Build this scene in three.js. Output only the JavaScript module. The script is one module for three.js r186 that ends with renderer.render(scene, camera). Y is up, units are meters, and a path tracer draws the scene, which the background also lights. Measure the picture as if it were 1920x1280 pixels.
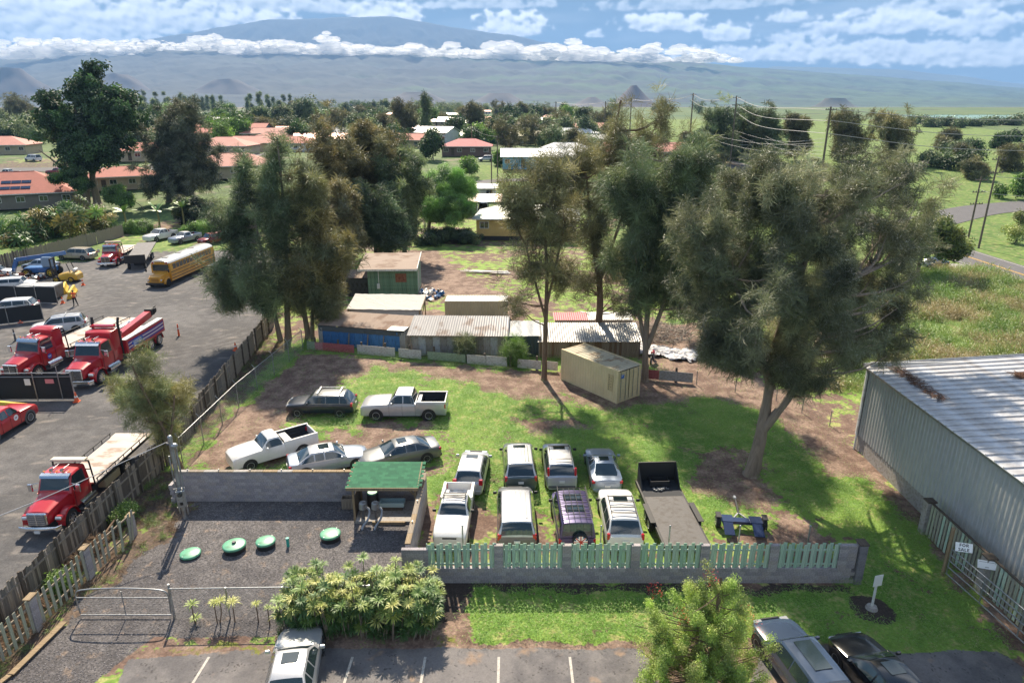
import * as THREE from 'three';
import { mergeGeometries, toCreasedNormals } from 'three/addons/utils/BufferGeometryUtils.js';
import { createNoise2D, createNoise3D } from 'simplex-noise';

// ---------- camera, sky, sun, exposure ----------
function rng(seed) { let s = seed >>> 0; return () => { s = (s + 0x6d2b79f5) | 0; let t = Math.imul(s ^ (s >>> 15), 1 | s); t = (t + Math.imul(t ^ (t >>> 7), 61 | t)) ^ t; return ((t ^ (t >>> 14)) >>> 0) / 4294967296; }; }
const R = rng(7), rr = (a, b) => a + (b - a) * R(), pick = (a) => a[Math.floor(R() * a.length)];
const n2 = createNoise2D(rng(11)), n3 = createNoise3D(rng(12));
const fbm = (x, y, o = 4) => { let s = 0, a = 0.5, t = 0; for (let i = 0; i < o; i++) { s += a * n2(x, y); t += a; a *= 0.5; x = x * 2.03 + 17.1; y = y * 2.03 - 9.7; } return s / t; };
const sstep = (a, b, x) => { const t = Math.min(1, Math.max(0, (x - a) / (b - a))); return t * t * (3 - 2 * t); };
const lerp = (a, b, t) => a + (b - a) * t;

const scene = new THREE.Scene();
const camera = new THREE.PerspectiveCamera(53.13, 1.5, 0.5, 60000);
camera.position.set(0, 20.5, 0);
camera.rotation.x = -Math.atan(440 / 1280);
const renderer = new THREE.WebGLRenderer();
renderer.toneMapping = THREE.LinearToneMapping;
renderer.toneMappingExposure = 2.35;
renderer.shadowMap.enabled = true;

const SUN = new THREE.Vector3(-0.147, 0.707, -0.692).normalize();
const sun = new THREE.DirectionalLight(0xfff0d8, 5);
sun.position.copy(SUN).multiplyScalar(150).add(new THREE.Vector3(0, 0, -50));
sun.target.position.set(0, 0, -50);
sun.shadow.radius = 1.2; sun.castShadow = true;
Object.assign(sun.shadow.camera, { left: -110, right: 110, top: 110, bottom: -110, near: 1, far: 400 });
sun.shadow.mapSize.set(4096, 4096);
scene.add(sun, sun.target);

function makeSky() {
  const W = 4096, H = 2048, d = new Float32Array(W * H * 4), D = 180 / Math.PI, cr = rng(5);
  const zen = [0.028, 0.075, 0.17], hor = [0.12, 0.215, 0.30];
  for (let j = 0; j < H; j++) {
    const el = ((j + 0.5) / H - 0.5) * 180, t = Math.pow(Math.max(0, 1 - Math.max(0, el) / 90), 6);
    for (let i = 0; i < W; i++) {
      const o = (j * W + i) * 4, az = ((i + 0.5) / W) * 360;
      let c0 = lerp(zen[0], hor[0], t) * 0.9, c1 = lerp(zen[1], hor[1], t) * 0.9, c2 = lerp(zen[2], hor[2], t) * 0.9;
      if (el > -1) {   // thin high veil, seen edge-on towards the horizon
        const y = Math.sin(Math.max(el, 1.2) / D) + 0.05, ca = Math.cos(az / D) / y, sa = Math.sin(az / D) / y;
        const v = sstep(0.0, 0.75, fbm(ca * 0.5 + 3, sa * 0.5, 5)) * 0.5 + 0.1;
        c0 = lerp(c0, 0.5, v * 0.5); c1 = lerp(c1, 0.54, v * 0.5); c2 = lerp(c2, 0.58, v * 0.5);
      }
      d[o] = c0; d[o + 1] = c1; d[o + 2] = c2; d[o + 3] = 1;
    }
  }
  const az0 = 90;   // the column that lies straight ahead (-z)
  function cumulus(az, el, a, b, dens = 1, seed = cr() * 500) {   // centre (degrees), half width, height
    const i0 = Math.floor(((az - a * 1.5) / 360) * W), i1 = Math.ceil(((az + a * 1.5) / 360) * W), j0 = Math.floor(((el - b * 0.6) / 180 + 0.5) * H), j1 = Math.ceil(((el + b * 1.6) / 180 + 0.5) * H);
    for (let j = Math.max(j0, H / 2); j <= Math.min(j1, H - 1); j++) for (let i = i0; i <= i1; i++) {
      const u = (((i + 0.5) / W) * 360 - az) / a, v = (((j + 0.5) / H - 0.5) * 180 - el) / b, qx = u * a * 0.55 + seed, qy = v * b * 0.8 + seed;
      const n = fbm(qx, qy, 5), f = 1 - u * u - (v < 0 ? v * v * 9 : v * v) + n * 0.8;
      const al = sstep(0.22, 0.62, f) * dens; if (al <= 0) continue;
      const n1 = fbm(qx - 0.1, qy + 0.2, 4), lit = Math.min(1, Math.max(0, 0.62 + 0.35 * v + (n - n1) * 0.9));
      const o = (j * W + ((i + W) % W)) * 4;
      d[o] = lerp(d[o], lerp(0.36, 0.9, lit), al); d[o + 1] = lerp(d[o + 1], lerp(0.40, 0.91, lit), al); d[o + 2] = lerp(d[o + 2], lerp(0.46, 0.92, lit), al);
    }
  }
  for (let k = 0; k < 130; k++) {   // the same broken cumulus all round
    const el = 4.5 + Math.pow(cr(), 2.0) * 50, s = (0.7 + cr() * 1.3) * (0.7 + el * 0.09);
    const az = cr() * 360; if (Math.abs(az - az0) < 43 && el < 9) continue;
    cumulus(az, el, 3.0 * s, 1.0 * s, 0.9);
  }
  const T = (list, w, h, dn) => { const [[a, e]] = list; cumulus(az0 + Math.atan(a) * D, Math.atan(e / Math.hypot(1, a)) * D - 0.1, w * 1.15, h * 1.3, dn); };
  T([[0.0000, 0.0999]], 3.2, 1.25, 1); T([[-0.1704, 0.1128]], 3.0, 1.0, 0.95); T([[0.2067, 0.1025]], 4.0, 1.0, 1); T([[0.2913, 0.0907]], 2.0, 0.9, 1); T([[0.1130, 0.0920]], 0.9, 0.4, 0.9);
  T([[0.3693, 0.1128]], 2.2, 0.6, 0.8); T([[0.5061, 0.1025]], 4.2, 1.2, 1); T([[0.4180, 0.0959]], 2.4, 0.6, 0.8); T([[0.6243, 0.0999]], 2.6, 1.2, 0.9); T([[0.3656, 0.0868]], 1.4, 0.6, 0.9);
  T([[-0.6403, 0.1077]], 8, 1.9, 0.8); T([[-0.4696, 0.1077]], 8, 1.6, 0.8); T([[-0.3412, 0.1102]], 3.0, 0.9, 0.9); T([[-0.2828, 0.1257]], 9, 0.8, 0.6); T([[-0.5738, 0.0848]], 7, 0.8, 0.8); T([[0.2402, 0.1270]], 8, 0.6, 0.45); T([[0.5797, 0.1257]], 7, 0.6, 0.6); T([[-0.0424, 0.1282]], 7, 0.6, 0.5);
  T([[0.4040, 0.0682]], 5, 1.1, 1); T([[0.5347, 0.0642]], 6, 1.1, 1); T([[0.6509, 0.0616]], 6, 1.2, 1); T([[0.2675, 0.0629]], 5, 0.8, 1); T([[0.6757, 0.0789]], 3.5, 0.4, 0.7);
  const t = new THREE.DataTexture(d, W, H, THREE.RGBAFormat, THREE.FloatType);
  t.mapping = THREE.EquirectangularReflectionMapping; t.magFilter = THREE.LinearFilter; t.needsUpdate = true;
  return t;
}
scene.background = makeSky();
scene.environment = scene.background;
scene.fog = new THREE.FogExp2(0x8cb8ee, 0.000088);

// ---------- helpers ----------
const names = {};
const numbered = (n) => { const k = (names[n] = (names[n] || 0) + 1); return k > 1 ? n + '_' + String(k - 1).padStart(3, '0') : n; };
function terr(d) { return 6 * sstep(105, 230, d) + 6 * sstep(240, 540, d) + 6.5 * sstep(540, 1500, d); }   // the land rises gently away from the lot
const gy = (x, z) => terr(-z);
function thing(name, label, category, [x, y, z], ry = 0, group) {
  const o = new THREE.Group(); o.name = numbered(name); o.position.set(x, y, z); o.rotation.y = ry; o.userData = { label, category };
  if (group) o.userData.group = group;
  scene.add(o); return o;
}
function mesh(name, geo, mat) { const m = new THREE.Mesh(geo, mat); m.name = name; m.castShadow = m.receiveShadow = true; return m; }
function part(parent, name, geo, mat, label) { const m = mesh(name, geo, mat); if (label) m.userData.label = label; parent.add(m); return m; }
function single(name, label, category, geo, mat, pos = [0, 0, 0], ry = 0, group) {   // a thing that is one mesh
  const m = mesh(numbered(name), geo, mat); m.position.set(...pos); m.rotation.y = ry; m.userData = { label, category }; if (group) m.userData.group = group;
  scene.add(m); return m;
}
function struct(name, geo, mat) { const m = mesh(numbered(name), geo, mat); m.userData = { kind: 'structure' }; scene.add(m); return m; }
function stuff(o, label, category) { o.name = numbered(o.name); o.userData = { kind: 'stuff', label, category }; scene.add(o); return o; }
// geometry: every piece gets uv in metres along its own faces
function uvm(g) {
  const p = g.attributes.position, n = g.attributes.normal, uv = new Float32Array(p.count * 2);
  for (let i = 0; i < p.count; i++) {
    const ax = Math.abs(n.getX(i)), ay = Math.abs(n.getY(i)), az = Math.abs(n.getZ(i)), x = p.getX(i), y = p.getY(i), z = p.getZ(i);
    if (ay >= ax && ay >= az) { uv[2 * i] = x; uv[2 * i + 1] = z; } else if (ax >= az) { uv[2 * i] = z; uv[2 * i + 1] = y; } else { uv[2 * i] = x; uv[2 * i + 1] = y; }
  }
  g.setAttribute('uv', new THREE.BufferAttribute(uv, 2)); return g;
}
function flat(g) { g = g.index ? g.toNonIndexed() : g; for (const k of Object.keys(g.attributes)) if (!['position', 'normal', 'uv'].includes(k)) g.deleteAttribute(k); return g; }
const merge = (list) => mergeGeometries(list.map(flat));
const M4 = new THREE.Matrix4(), QE = new THREE.Euler();
function place(g, x = 0, y = 0, z = 0, rx = 0, ry = 0, rz = 0) { QE.set(rx, ry, rz, 'YXZ'); M4.makeRotationFromEuler(QE).setPosition(x, y, z); return g.applyMatrix4(M4); }
const box = (w, h, d, x = 0, y = 0, z = 0, ry = 0, rx = 0, rz = 0) => place(uvm(new THREE.BoxGeometry(w, h, d)), x, y, z, rx, ry, rz);
const cyl = (r1, r2, h, s, x = 0, y = 0, z = 0, rx = 0, rz = 0, ry = 0) => place(uvm(new THREE.CylinderGeometry(r1, r2, h, s)), x, y, z, rx, ry, rz);
const ball = (r, x = 0, y = 0, z = 0, sx = 1, sy = 1, sz = 1, s = 10) => place(new THREE.SphereGeometry(r, s, Math.ceil(s * 0.7)).scale(sx, sy, sz), x, y, z);
const bevel = (w, h, d, b, x = 0, y = 0, z = 0, ry = 0, rx = 0) => {   // a box with chamfered edges
  const s = new THREE.Shape([[-w / 2 + b, -h / 2], [w / 2 - b, -h / 2], [w / 2, -h / 2 + b], [w / 2, h / 2 - b], [w / 2 - b, h / 2], [-w / 2 + b, h / 2], [-w / 2, h / 2 - b], [-w / 2, -h / 2 + b]].map((p) => new THREE.Vector2(...p)));
  return place(uvm(new THREE.ExtrudeGeometry(s, { depth: d - 2 * b, bevelThickness: b, bevelSize: b, bevelOffset: -b, bevelSegments: 1 }).translate(0, 0, -d / 2 + b)), x, y, z, rx, ry);
};
const prism = (pts, d, x = 0, y = 0, z = 0, ry = 0) => place(uvm(new THREE.ExtrudeGeometry(new THREE.Shape(pts.map((p) => new THREE.Vector2(...p))), { depth: d, bevelEnabled: false }).translate(0, 0, -d / 2)), x, y, z, 0, ry);
const bar = (a, b, r, s = 6) => { const A = new THREE.Vector3(...a), B = new THREE.Vector3(...b), l = A.distanceTo(B), g = new THREE.CylinderGeometry(r, r, l, s); g.applyQuaternion(new THREE.Quaternion().setFromUnitVectors(new THREE.Vector3(0, 1, 0), B.clone().sub(A).normalize())); const m = A.add(B).multiplyScalar(0.5); return uvm(g.translate(m.x, m.y, m.z)); };
const beam = (a, b, w, h) => { const A = new THREE.Vector3(...a), B = new THREE.Vector3(...b), l = A.distanceTo(B), g = new THREE.BoxGeometry(l, h, w), dx = B.clone().sub(A).normalize(), q = new THREE.Quaternion(); const yaw = Math.atan2(-dx.z, dx.x), pit = Math.asin(dx.y); uvm(g); g.rotateZ(pit); g.rotateY(yaw); const m = A.add(B).multiplyScalar(0.5); return g.translate(m.x, m.y, m.z); };
const tube = (pts, r, s = 6, n = pts.length * 3) => new THREE.TubeGeometry(new THREE.CatmullRomCurve3(pts.map((p) => new THREE.Vector3(...p))), n, r, s);
function loft(secs, closeEnds = true, crease = 0.7) {   // sections: arrays of [x, y, z] with equal counts, open rings
  const n = secs[0].length, pos = [], idx = [];
  for (const s of secs) for (const p of s) pos.push(...p);
  for (let i = 0; i + 1 < secs.length; i++) for (let k = 0; k + 1 < n; k++) { const a = i * n + k, b = a + 1, c = a + n, d = c + 1; idx.push(a, c, b, b, c, d); }
  if (closeEnds) for (const [i, f] of [[0, 0], [secs.length - 1, 1]]) for (let k = 1; k + 1 < n; k++) { const o = i * n; f ? idx.push(o, o + k + 1, o + k) : idx.push(o, o + k, o + k + 1); }
  const g = new THREE.BufferGeometry(); g.setAttribute('position', new THREE.Float32BufferAttribute(pos, 3)); g.setIndex(idx); g.computeVertexNormals();
  return uvm(toCreasedNormals(g, crease));
}
// a strip of quads from rows of points
function grid(rows, crease) { const g = loft(rows, false, crease ?? 0.9); return g; }
// ---------- textures and materials ----------
const hash = (x, y, s) => { let h = Math.imul(x | 0, 374761393) + Math.imul(y | 0, 668265263) + Math.imul(s | 0, 982451653); h = Math.imul(h ^ (h >>> 13), 1274126177); return ((h ^ (h >>> 16)) >>> 0) / 4294967296; };
function pn(u, v, pu, pv, s) {   // periodic value noise, u and v in cells
  const i = Math.floor(u), j = Math.floor(v), a = u - i, b = v - j, x = a * a * (3 - 2 * a), y = b * b * (3 - 2 * b), m = (k, n) => ((k % n) + n) % n;
  const h = (k, l) => hash(m(k, pu), m(l, pv), s);
  return lerp(lerp(h(i, j), h(i + 1, j), x), lerp(h(i, j + 1), h(i + 1, j + 1), x), y);
}
const pf = (u, v, pu, pv, s, o = 4) => { let r = 0, a = 0.5, t = 0; for (let k = 0; k < o; k++) { r += a * pn(u * pu, v * pv, pu, pv, s + k); t += a; a *= 0.55; pu *= 2; pv *= 2; } return r / t; };
const enc = (c) => 255 * (c <= 0.0031308 ? 12.92 * c : 1.055 * Math.pow(Math.min(1, c), 1 / 2.4) - 0.055);
function texture(n, fn, srgb = true, m = n) {
  const d = new Uint8Array(n * m * 4);
  for (let j = 0; j < m; j++) for (let i = 0; i < n; i++) { const c = fn(i / n, j / m), o = (j * n + i) * 4; for (let k = 0; k < 3; k++) d[o + k] = srgb ? enc(Array.isArray(c) ? c[k] : c) : 255 * Math.min(1, Math.max(0, Array.isArray(c) ? c[k] : c)); d[o + 3] = 255; }
  const t = new THREE.DataTexture(d, n, m); t.wrapS = t.wrapT = THREE.RepeatWrapping; t.magFilter = THREE.LinearFilter; t.minFilter = THREE.LinearMipmapLinearFilter; t.generateMipmaps = true; if (srgb) t.colorSpace = THREE.SRGBColorSpace; t.needsUpdate = true; return t;
}
const rep = (t, x, y = x) => { const c = t.clone(); c.repeat.set(x, y); c.needsUpdate = true; return c; };
const T = {
  grain: texture(256, (u, v) => 0.62 + 0.38 * (0.6 * pf(u, v, 4, 4, 1) + 0.4 * hash(u * 256, v * 256, 3))),
  grainB: texture(256, (u, v) => 0.6 * pf(u, v, 8, 8, 1) + 0.4 * hash(u * 256, v * 256, 3), false),
  wood: texture(256, (u, v) => { const s = pf(u, v, 48, 2, 21, 3), b = pf(u, v, 6, 3, 22, 3); return [0.45 + 0.55 * s * (0.6 + 0.5 * b), 0.43 + 0.55 * s * (0.6 + 0.5 * b), 0.4 + 0.55 * s * (0.55 + 0.5 * b)]; }),
  plank: texture(256, (u, v) => { const s = pf(u, v, 2, 40, 31, 3), b = pf(u, v, 3, 5, 32, 3); return 0.5 + 0.5 * s * (0.6 + 0.6 * b); }),
  rust: texture(512, (u, v) => { const r = 0.75 * sstep(0.55, 0.75, pf(u, v, 9, 5, 41, 6)), s = 0.75 + 0.25 * pf(u, v, 40, 2, 44, 3); return [lerp(s, 0.42, r), lerp(s, 0.28, r), lerp(s, 0.19, r)]; }),
  dirty: texture(512, (u, v) => { const r = 0.7 * sstep(0.42, 0.78, pf(u, v, 11, 11, 51, 6)), s = 0.8 + 0.2 * pf(u, v, 30, 30, 52, 2); return [lerp(1, 0.62, r) * s, lerp(1, 0.55, r) * s, lerp(1, 0.48, r) * s]; }),
  block: texture(256, (u, v) => { const s = 0.6 + 0.4 * pf(u, v, 24, 24, 61, 3), m = sstep(0.5, 0.8, pf(u, v, 4, 4, 62, 4)); return [s * lerp(1, 0.72, m), s * lerp(1, 0.74, m), s * lerp(1, 0.72, m)]; }),
  bark: texture(256, (u, v) => { const s = pf(u, v, 14, 3, 71, 4), l = sstep(0.5, 0.75, pf(u, v, 3, 3, 75, 4)); return [lerp(0.45 + 0.55 * s, 0.95, l * 0.5), lerp(0.42 + 0.55 * s, 0.92, l * 0.5), lerp(0.4 + 0.5 * s, 0.84, l * 0.5)]; }),
  cloth: texture(256, (u, v) => pf(u, v, 5, 9, 81, 5), false),
};
const mats = {};
function mat(key, c, rough = 0.8, o = {}) {   // c: linear base colour
  if (mats[key]) return mats[key];
  const { metal = 0, map, bump, bumpS = 0.01, s = 1, cc = 0, phys, ...rest } = o;
  const m = new (cc || phys ? THREE.MeshPhysicalMaterial : THREE.MeshStandardMaterial)({ roughness: rough, metalness: metal, side: THREE.DoubleSide, ...rest });
  m.color.setRGB(...c); if (cc) { m.clearcoat = cc; m.clearcoatRoughness = 0.08; }
  if (map) m.map = rep(T[map], s);
  if (bump) { m.bumpMap = rep(T[bump], s); m.bumpScale = bumpS; }
  m.name = key; return (mats[key] = m);
}
const paint = (key, c, metal = 0.25, rough = 0.35) => mat('paint_' + key, c, rough, { metal, cc: 0.8, map: 'grain', s: 0.35 });
const MG = {
  glass: mat('car_glass', [0.018, 0.03, 0.034], 0.06, { cc: 1 }), tyre: mat('tyre', [0.018, 0.018, 0.019], 0.85), rim: mat('rim', [0.5, 0.51, 0.53], 0.3, { metal: 0.85 }),
  chrome: mat('chrome', [0.7, 0.71, 0.73], 0.16, { metal: 1 }), black: mat('black_plastic', [0.016, 0.016, 0.018], 0.55), liner: mat('bed_liner', [0.022, 0.024, 0.028], 0.8, { bump: 'grainB', bumpS: 0.004, s: 2 }),
  red: mat('tail_red', [0.45, 0.012, 0.02], 0.2, { cc: 1 }), lamp: mat('headlamp_glass', [0.62, 0.64, 0.66], 0.12, { metal: 0.5, cc: 1 }), amber: mat('marker_amber', [0.75, 0.26, 0.03], 0.25, { cc: 1 }),
  plate: mat('plate_white', [0.7, 0.7, 0.68], 0.5), dark: mat('dark_steel', [0.03, 0.031, 0.034], 0.6, { metal: 0.3, map: 'grain', s: 1 }), grey: mat('grey_plastic', [0.09, 0.09, 0.095], 0.6),
  galv: mat('galvanised', [0.42, 0.44, 0.46], 0.42, { metal: 0.75, map: 'dirty', s: 0.8 }), conc: mat('concrete', [0.36, 0.34, 0.32], 0.9, { map: 'dirty', s: 0.7, bump: 'grainB', bumpS: 0.006 }),
  woodOld: mat('weathered_wood', [0.34, 0.29, 0.24], 0.9, { map: 'wood', s: 0.9, bump: 'wood', bumpS: 0.006 }), woodDark: mat('dark_wood', [0.13, 0.105, 0.085], 0.92, { map: 'wood', s: 0.9, bump: 'wood', bumpS: 0.006 }),
  woodTan: mat('tan_wood', [0.36, 0.27, 0.17], 0.85, { map: 'wood', s: 0.9, bump: 'wood', bumpS: 0.005 }), mint: mat('mint_paint', [0.50, 0.71, 0.59], 0.75, { map: 'wood', s: 1.2 }),
  white: mat('white_paint', [0.74, 0.74, 0.72], 0.6, { map: 'dirty', s: 0.5 }), greenLid: mat('green_lid', [0.13, 0.40, 0.25], 0.45, { map: 'dirty', s: 0.6 }),
  orange: mat('cone_orange', [0.75, 0.12, 0.03], 0.6), yellowP: mat('barrier_yellow', [0.72, 0.50, 0.05], 0.55, { map: 'dirty', s: 0.5 }), mesh: mat('screen_mesh', [0.022, 0.024, 0.026], 0.95, { bump: 'grainB', bumpS: 0.004, s: 3 }),
};
const BLOCKS = [[0.42, 0.385, 0.40], [0.48, 0.44, 0.44], [0.37, 0.34, 0.355], [0.44, 0.395, 0.38]].map((c, i) => mat('block_' + 'abcd'[i], c, 0.95, { map: 'block', s: 1.1, bump: 'grainB', bumpS: 0.008 }));
function print(w, h, draw) {   // flat print: lettering and stickers
  const c = document.createElement('canvas'); c.width = w; c.height = h; const x = c.getContext('2d'); draw(x, w, h);
  const t = new THREE.CanvasTexture(c); t.colorSpace = THREE.SRGBColorSpace; return t;
}
const printMat = (w, h, draw, rough = 0.6) => new THREE.MeshStandardMaterial({ map: print(w, h, draw), roughness: rough, side: THREE.DoubleSide });
const textMat = (lines, o = {}) => printMat(o.w || 256, o.h || 128, (x, w, h) => {
  x.fillStyle = o.bg || '#fff'; x.fillRect(0, 0, w, h); x.fillStyle = o.fg || '#111'; x.textAlign = 'center'; x.textBaseline = 'middle';
  lines.forEach((t, i) => { x.font = (o.bold === false ? '' : 'bold ') + (o.size || h / (lines.length + 0.6)) + 'px sans-serif'; x.fillText(t, w / 2, (h * (i + 0.5)) / lines.length + (o.dy || 0), w * 0.94); });
});
const panel = (w, h) => new THREE.PlaneGeometry(w, h);   // 0..1 uv for a print
// ---------- ground: one continuous land, its surfaces told apart by what they are made of ----------
const C = { lawn: 0, dirt: 1, gravel: 2, yard: 3, lot: 4, mulch: 5, mixed: 6, field: 7, litter: 8, path: 9, moss: 10, town: 11 };
const NEAR = { x: -46, z: -102, s: 92 }, MID = { x: -260, z: -520, s: 520 };
function paintGround(A, N, polys, warpK) {
  const cls = new Uint8Array(N * N).fill(C.mixed), m = A.s / N;
  const wx = new Float32Array(N * N), wz = new Float32Array(N * N);
  for (let j = 0; j < N; j++) for (let i = 0; i < N; i++) { const x = A.x + (i + 0.5) * m, z = A.z + (j + 0.5) * m, k = j * N + i; wx[k] = n2(x * 0.35, z * 0.35) * 0.9 + n2(x * 1.9 + 50, z * 1.9) * 0.38 + n2(x * 7, z * 7 + 9) * 0.18; wz[k] = n2(x * 0.35 + 90, z * 0.35) * 0.9 + n2(x * 1.9 + 150, z * 1.9) * 0.38 + n2(x * 7 + 33, z * 7 + 9) * 0.18; }
  for (const [c, amp, P] of polys) {
    let x0 = 1e9, x1 = -1e9, z0 = 1e9, z1 = -1e9; for (const [x, z] of P) { x0 = Math.min(x0, x); x1 = Math.max(x1, x); z0 = Math.min(z0, z); z1 = Math.max(z1, z); }
    const pad = amp * 2.2 * warpK, lo = (v, o) => Math.max(0, Math.floor((v - pad - o) / m)), hi = (v, o) => Math.min(N - 1, Math.ceil((v + pad - o) / m));
    for (let j = lo(z0, A.z); j <= hi(z1, A.z); j++) for (let i = lo(x0, A.x); i <= hi(x1, A.x); i++) {
      const k = j * N + i, x = A.x + (i + 0.5) * m + wx[k] * amp * warpK, z = A.z + (j + 0.5) * m + wz[k] * amp * warpK;
      let inside = false;
      for (let a = 0, b = P.length - 1; a < P.length; b = a++) if (P[a][1] > z !== P[b][1] > z && x < ((P[b][0] - P[a][0]) * (z - P[a][1])) / (P[b][1] - P[a][1]) + P[a][0]) inside = !inside;
      if (inside) cls[k] = c;
    }
  }
  paintGround.cls = cls; const d = new Uint8Array(N * N * 4), mx = (a, b, t) => [lerp(a[0], b[0], t), lerp(a[1], b[1], t), lerp(a[2], b[2], t)];
  for (let j = 0; j < N; j++) for (let i = 0; i < N; i++) {
    const k = j * N + i, x = A.x + (i + 0.5) * m, z = A.z + (j + 0.5) * m, h = hash(i, j, 9), h2 = hash(i >> 1, j >> 1, 19), big = fbm(x * 0.09, z * 0.09, 4), mid = fbm(x * 0.6 + 40, z * 0.6, 4), fine = n2(x * 3.1, z * 3.1);
    let c = cls[k]; if (c === C.mixed) c = mid + big * 0.8 + fine * 0.25 > 0.0 ? C.lawn : C.dirt;
    let o;
    if (c === C.lawn || c === C.field) {
      o = mx([0.115, 0.225, 0.028], [0.21, 0.325, 0.055], sstep(-0.5, 0.6, mid * 0.7 + big + fine * 0.25));
      o = mx(o, [0.40, 0.36, 0.15], 0.75 * sstep(0.15, 0.7, mid + fine * 0.4 - big * 0.25));
      if (c === C.field) o = [o[0] * 0.72, o[1] * 0.7, o[2] * 0.75]; else o = mx(o, [0.16, 0.105, 0.075], sstep(0.48, 0.72, -mid * 0.8 + fine * 0.35 + n2(x * 0.22, z * 0.22 + 7) * 0.35));
      o = mx(o, o.map((v) => v * 0.55), h2 * 0.5); o = o.map((v) => v * (0.82 + 0.36 * h));
    } else if (c === C.dirt || c === C.path) {
      o = mx([0.135, 0.083, 0.062], [0.265, 0.185, 0.14], sstep(-0.6, 0.6, mid + big * 0.5 + fine * 0.3)); if (c === C.path) o = mx(o, [0.36, 0.30, 0.26], 0.5);
      o = mx(o, [0.085, 0.055, 0.042], sstep(0.3, 0.75, fbm(x * 1.7 + 8, z * 1.7, 3)) * 0.7); o = o.map((v) => v * (0.72 + 0.5 * h * (0.6 + 0.8 * h2)));
    } else if (c === C.gravel) {
      o = mx([0.085, 0.079, 0.082], [0.13, 0.12, 0.12], sstep(-0.5, 0.6, mid + big)); o = mx(o, [0.30, 0.22, 0.16], 0.5 * sstep(0.3, 0.7, fbm(x * 0.8 + 71, z * 0.8, 4))); o = o.map((v) => v * (0.45 + 1.0 * h * h + 0.25 * h2));
    } else if (c === C.yard) {
      o = mx([0.072, 0.070, 0.072], [0.12, 0.115, 0.115], sstep(-0.6, 0.7, mid * 0.8 + big));
      const rx = x + 36, rz = z + 66, r = Math.hypot(rx, rz * 1.1), arc = Math.exp(-(((r - 12) / 6) ** 2)) * (0.5 + 0.5 * Math.sin(r * 6 + n2(x * 0.5, z * 0.5) * 1.5)) * sstep(-0.4, 0.3, big + 0.25); o = mx(o, [0.05, 0.045, 0.047], arc * 0.55);
      o = mx(o, [0.22, 0.195, 0.175], 0.7 * sstep(0.25, 0.75, fbm(x * 0.25 + z * 0.1, z * 0.5 + 31, 5))); o = mx(o, [0.06, 0.055, 0.058], 0.6 * sstep(0.35, 0.7, fbm(x * 0.8 + 20, z * 0.35, 4)));
      o = o.map((v) => v * (0.72 + 0.45 * h + 0.1 * h2));
    } else if (c === C.lot) {
      o = mx([0.115, 0.108, 0.11], [0.18, 0.167, 0.163], sstep(-0.5, 0.6, mid + big)); const cr = Math.abs(fbm(x * 0.55 + 5, z * 0.55, 5)); o = mx([0.05, 0.045, 0.045], o, sstep(0.0, 0.018, cr));
      o = mx(o, [0.33, 0.22, 0.14], 0.65 * sstep(0.35, 0.7, fbm(x * 0.5 + 91, z * 0.5, 4))); o = o.map((v) => v * (0.85 + 0.25 * h));
    } else if (c === C.town) { o = mx([0.05, 0.085, 0.022], [0.10, 0.155, 0.04], sstep(-0.5, 0.6, mid + big)); o = mx(o, [0.2, 0.17, 0.12], 0.7 * sstep(0.3, 0.6, fbm(x * 0.05, z * 0.05 + 3, 3))); } else if (c === C.moss) { o = mx([0.16, 0.17, 0.03], [0.20, 0.14, 0.09], sstep(-0.2, 0.4, mid + fine * 0.6)); o = o.map((v) => v * (0.7 + 0.5 * h)); }
    else if (c === C.litter) { o = mx([0.075, 0.052, 0.04], [0.21, 0.145, 0.095], h * h2 + 0.3 * mid); o = mx(o, [0.16, 0.24, 0.04], 0.8 * sstep(0.35, 0.6, mid + fine * 0.4)); }
    else o = [0.045, 0.032, 0.026].map((v) => v * (0.6 + 0.8 * h));
    for (let q = 0; q < 3; q++) d[k * 4 + q] = enc(o[q]); d[k * 4 + 3] = 255;
  }
  const t = new THREE.DataTexture(d, N, N); t.colorSpace = THREE.SRGBColorSpace; t.wrapS = t.wrapT = THREE.RepeatWrapping; t.magFilter = THREE.LinearFilter; t.needsUpdate = true; return t;
}
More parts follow.
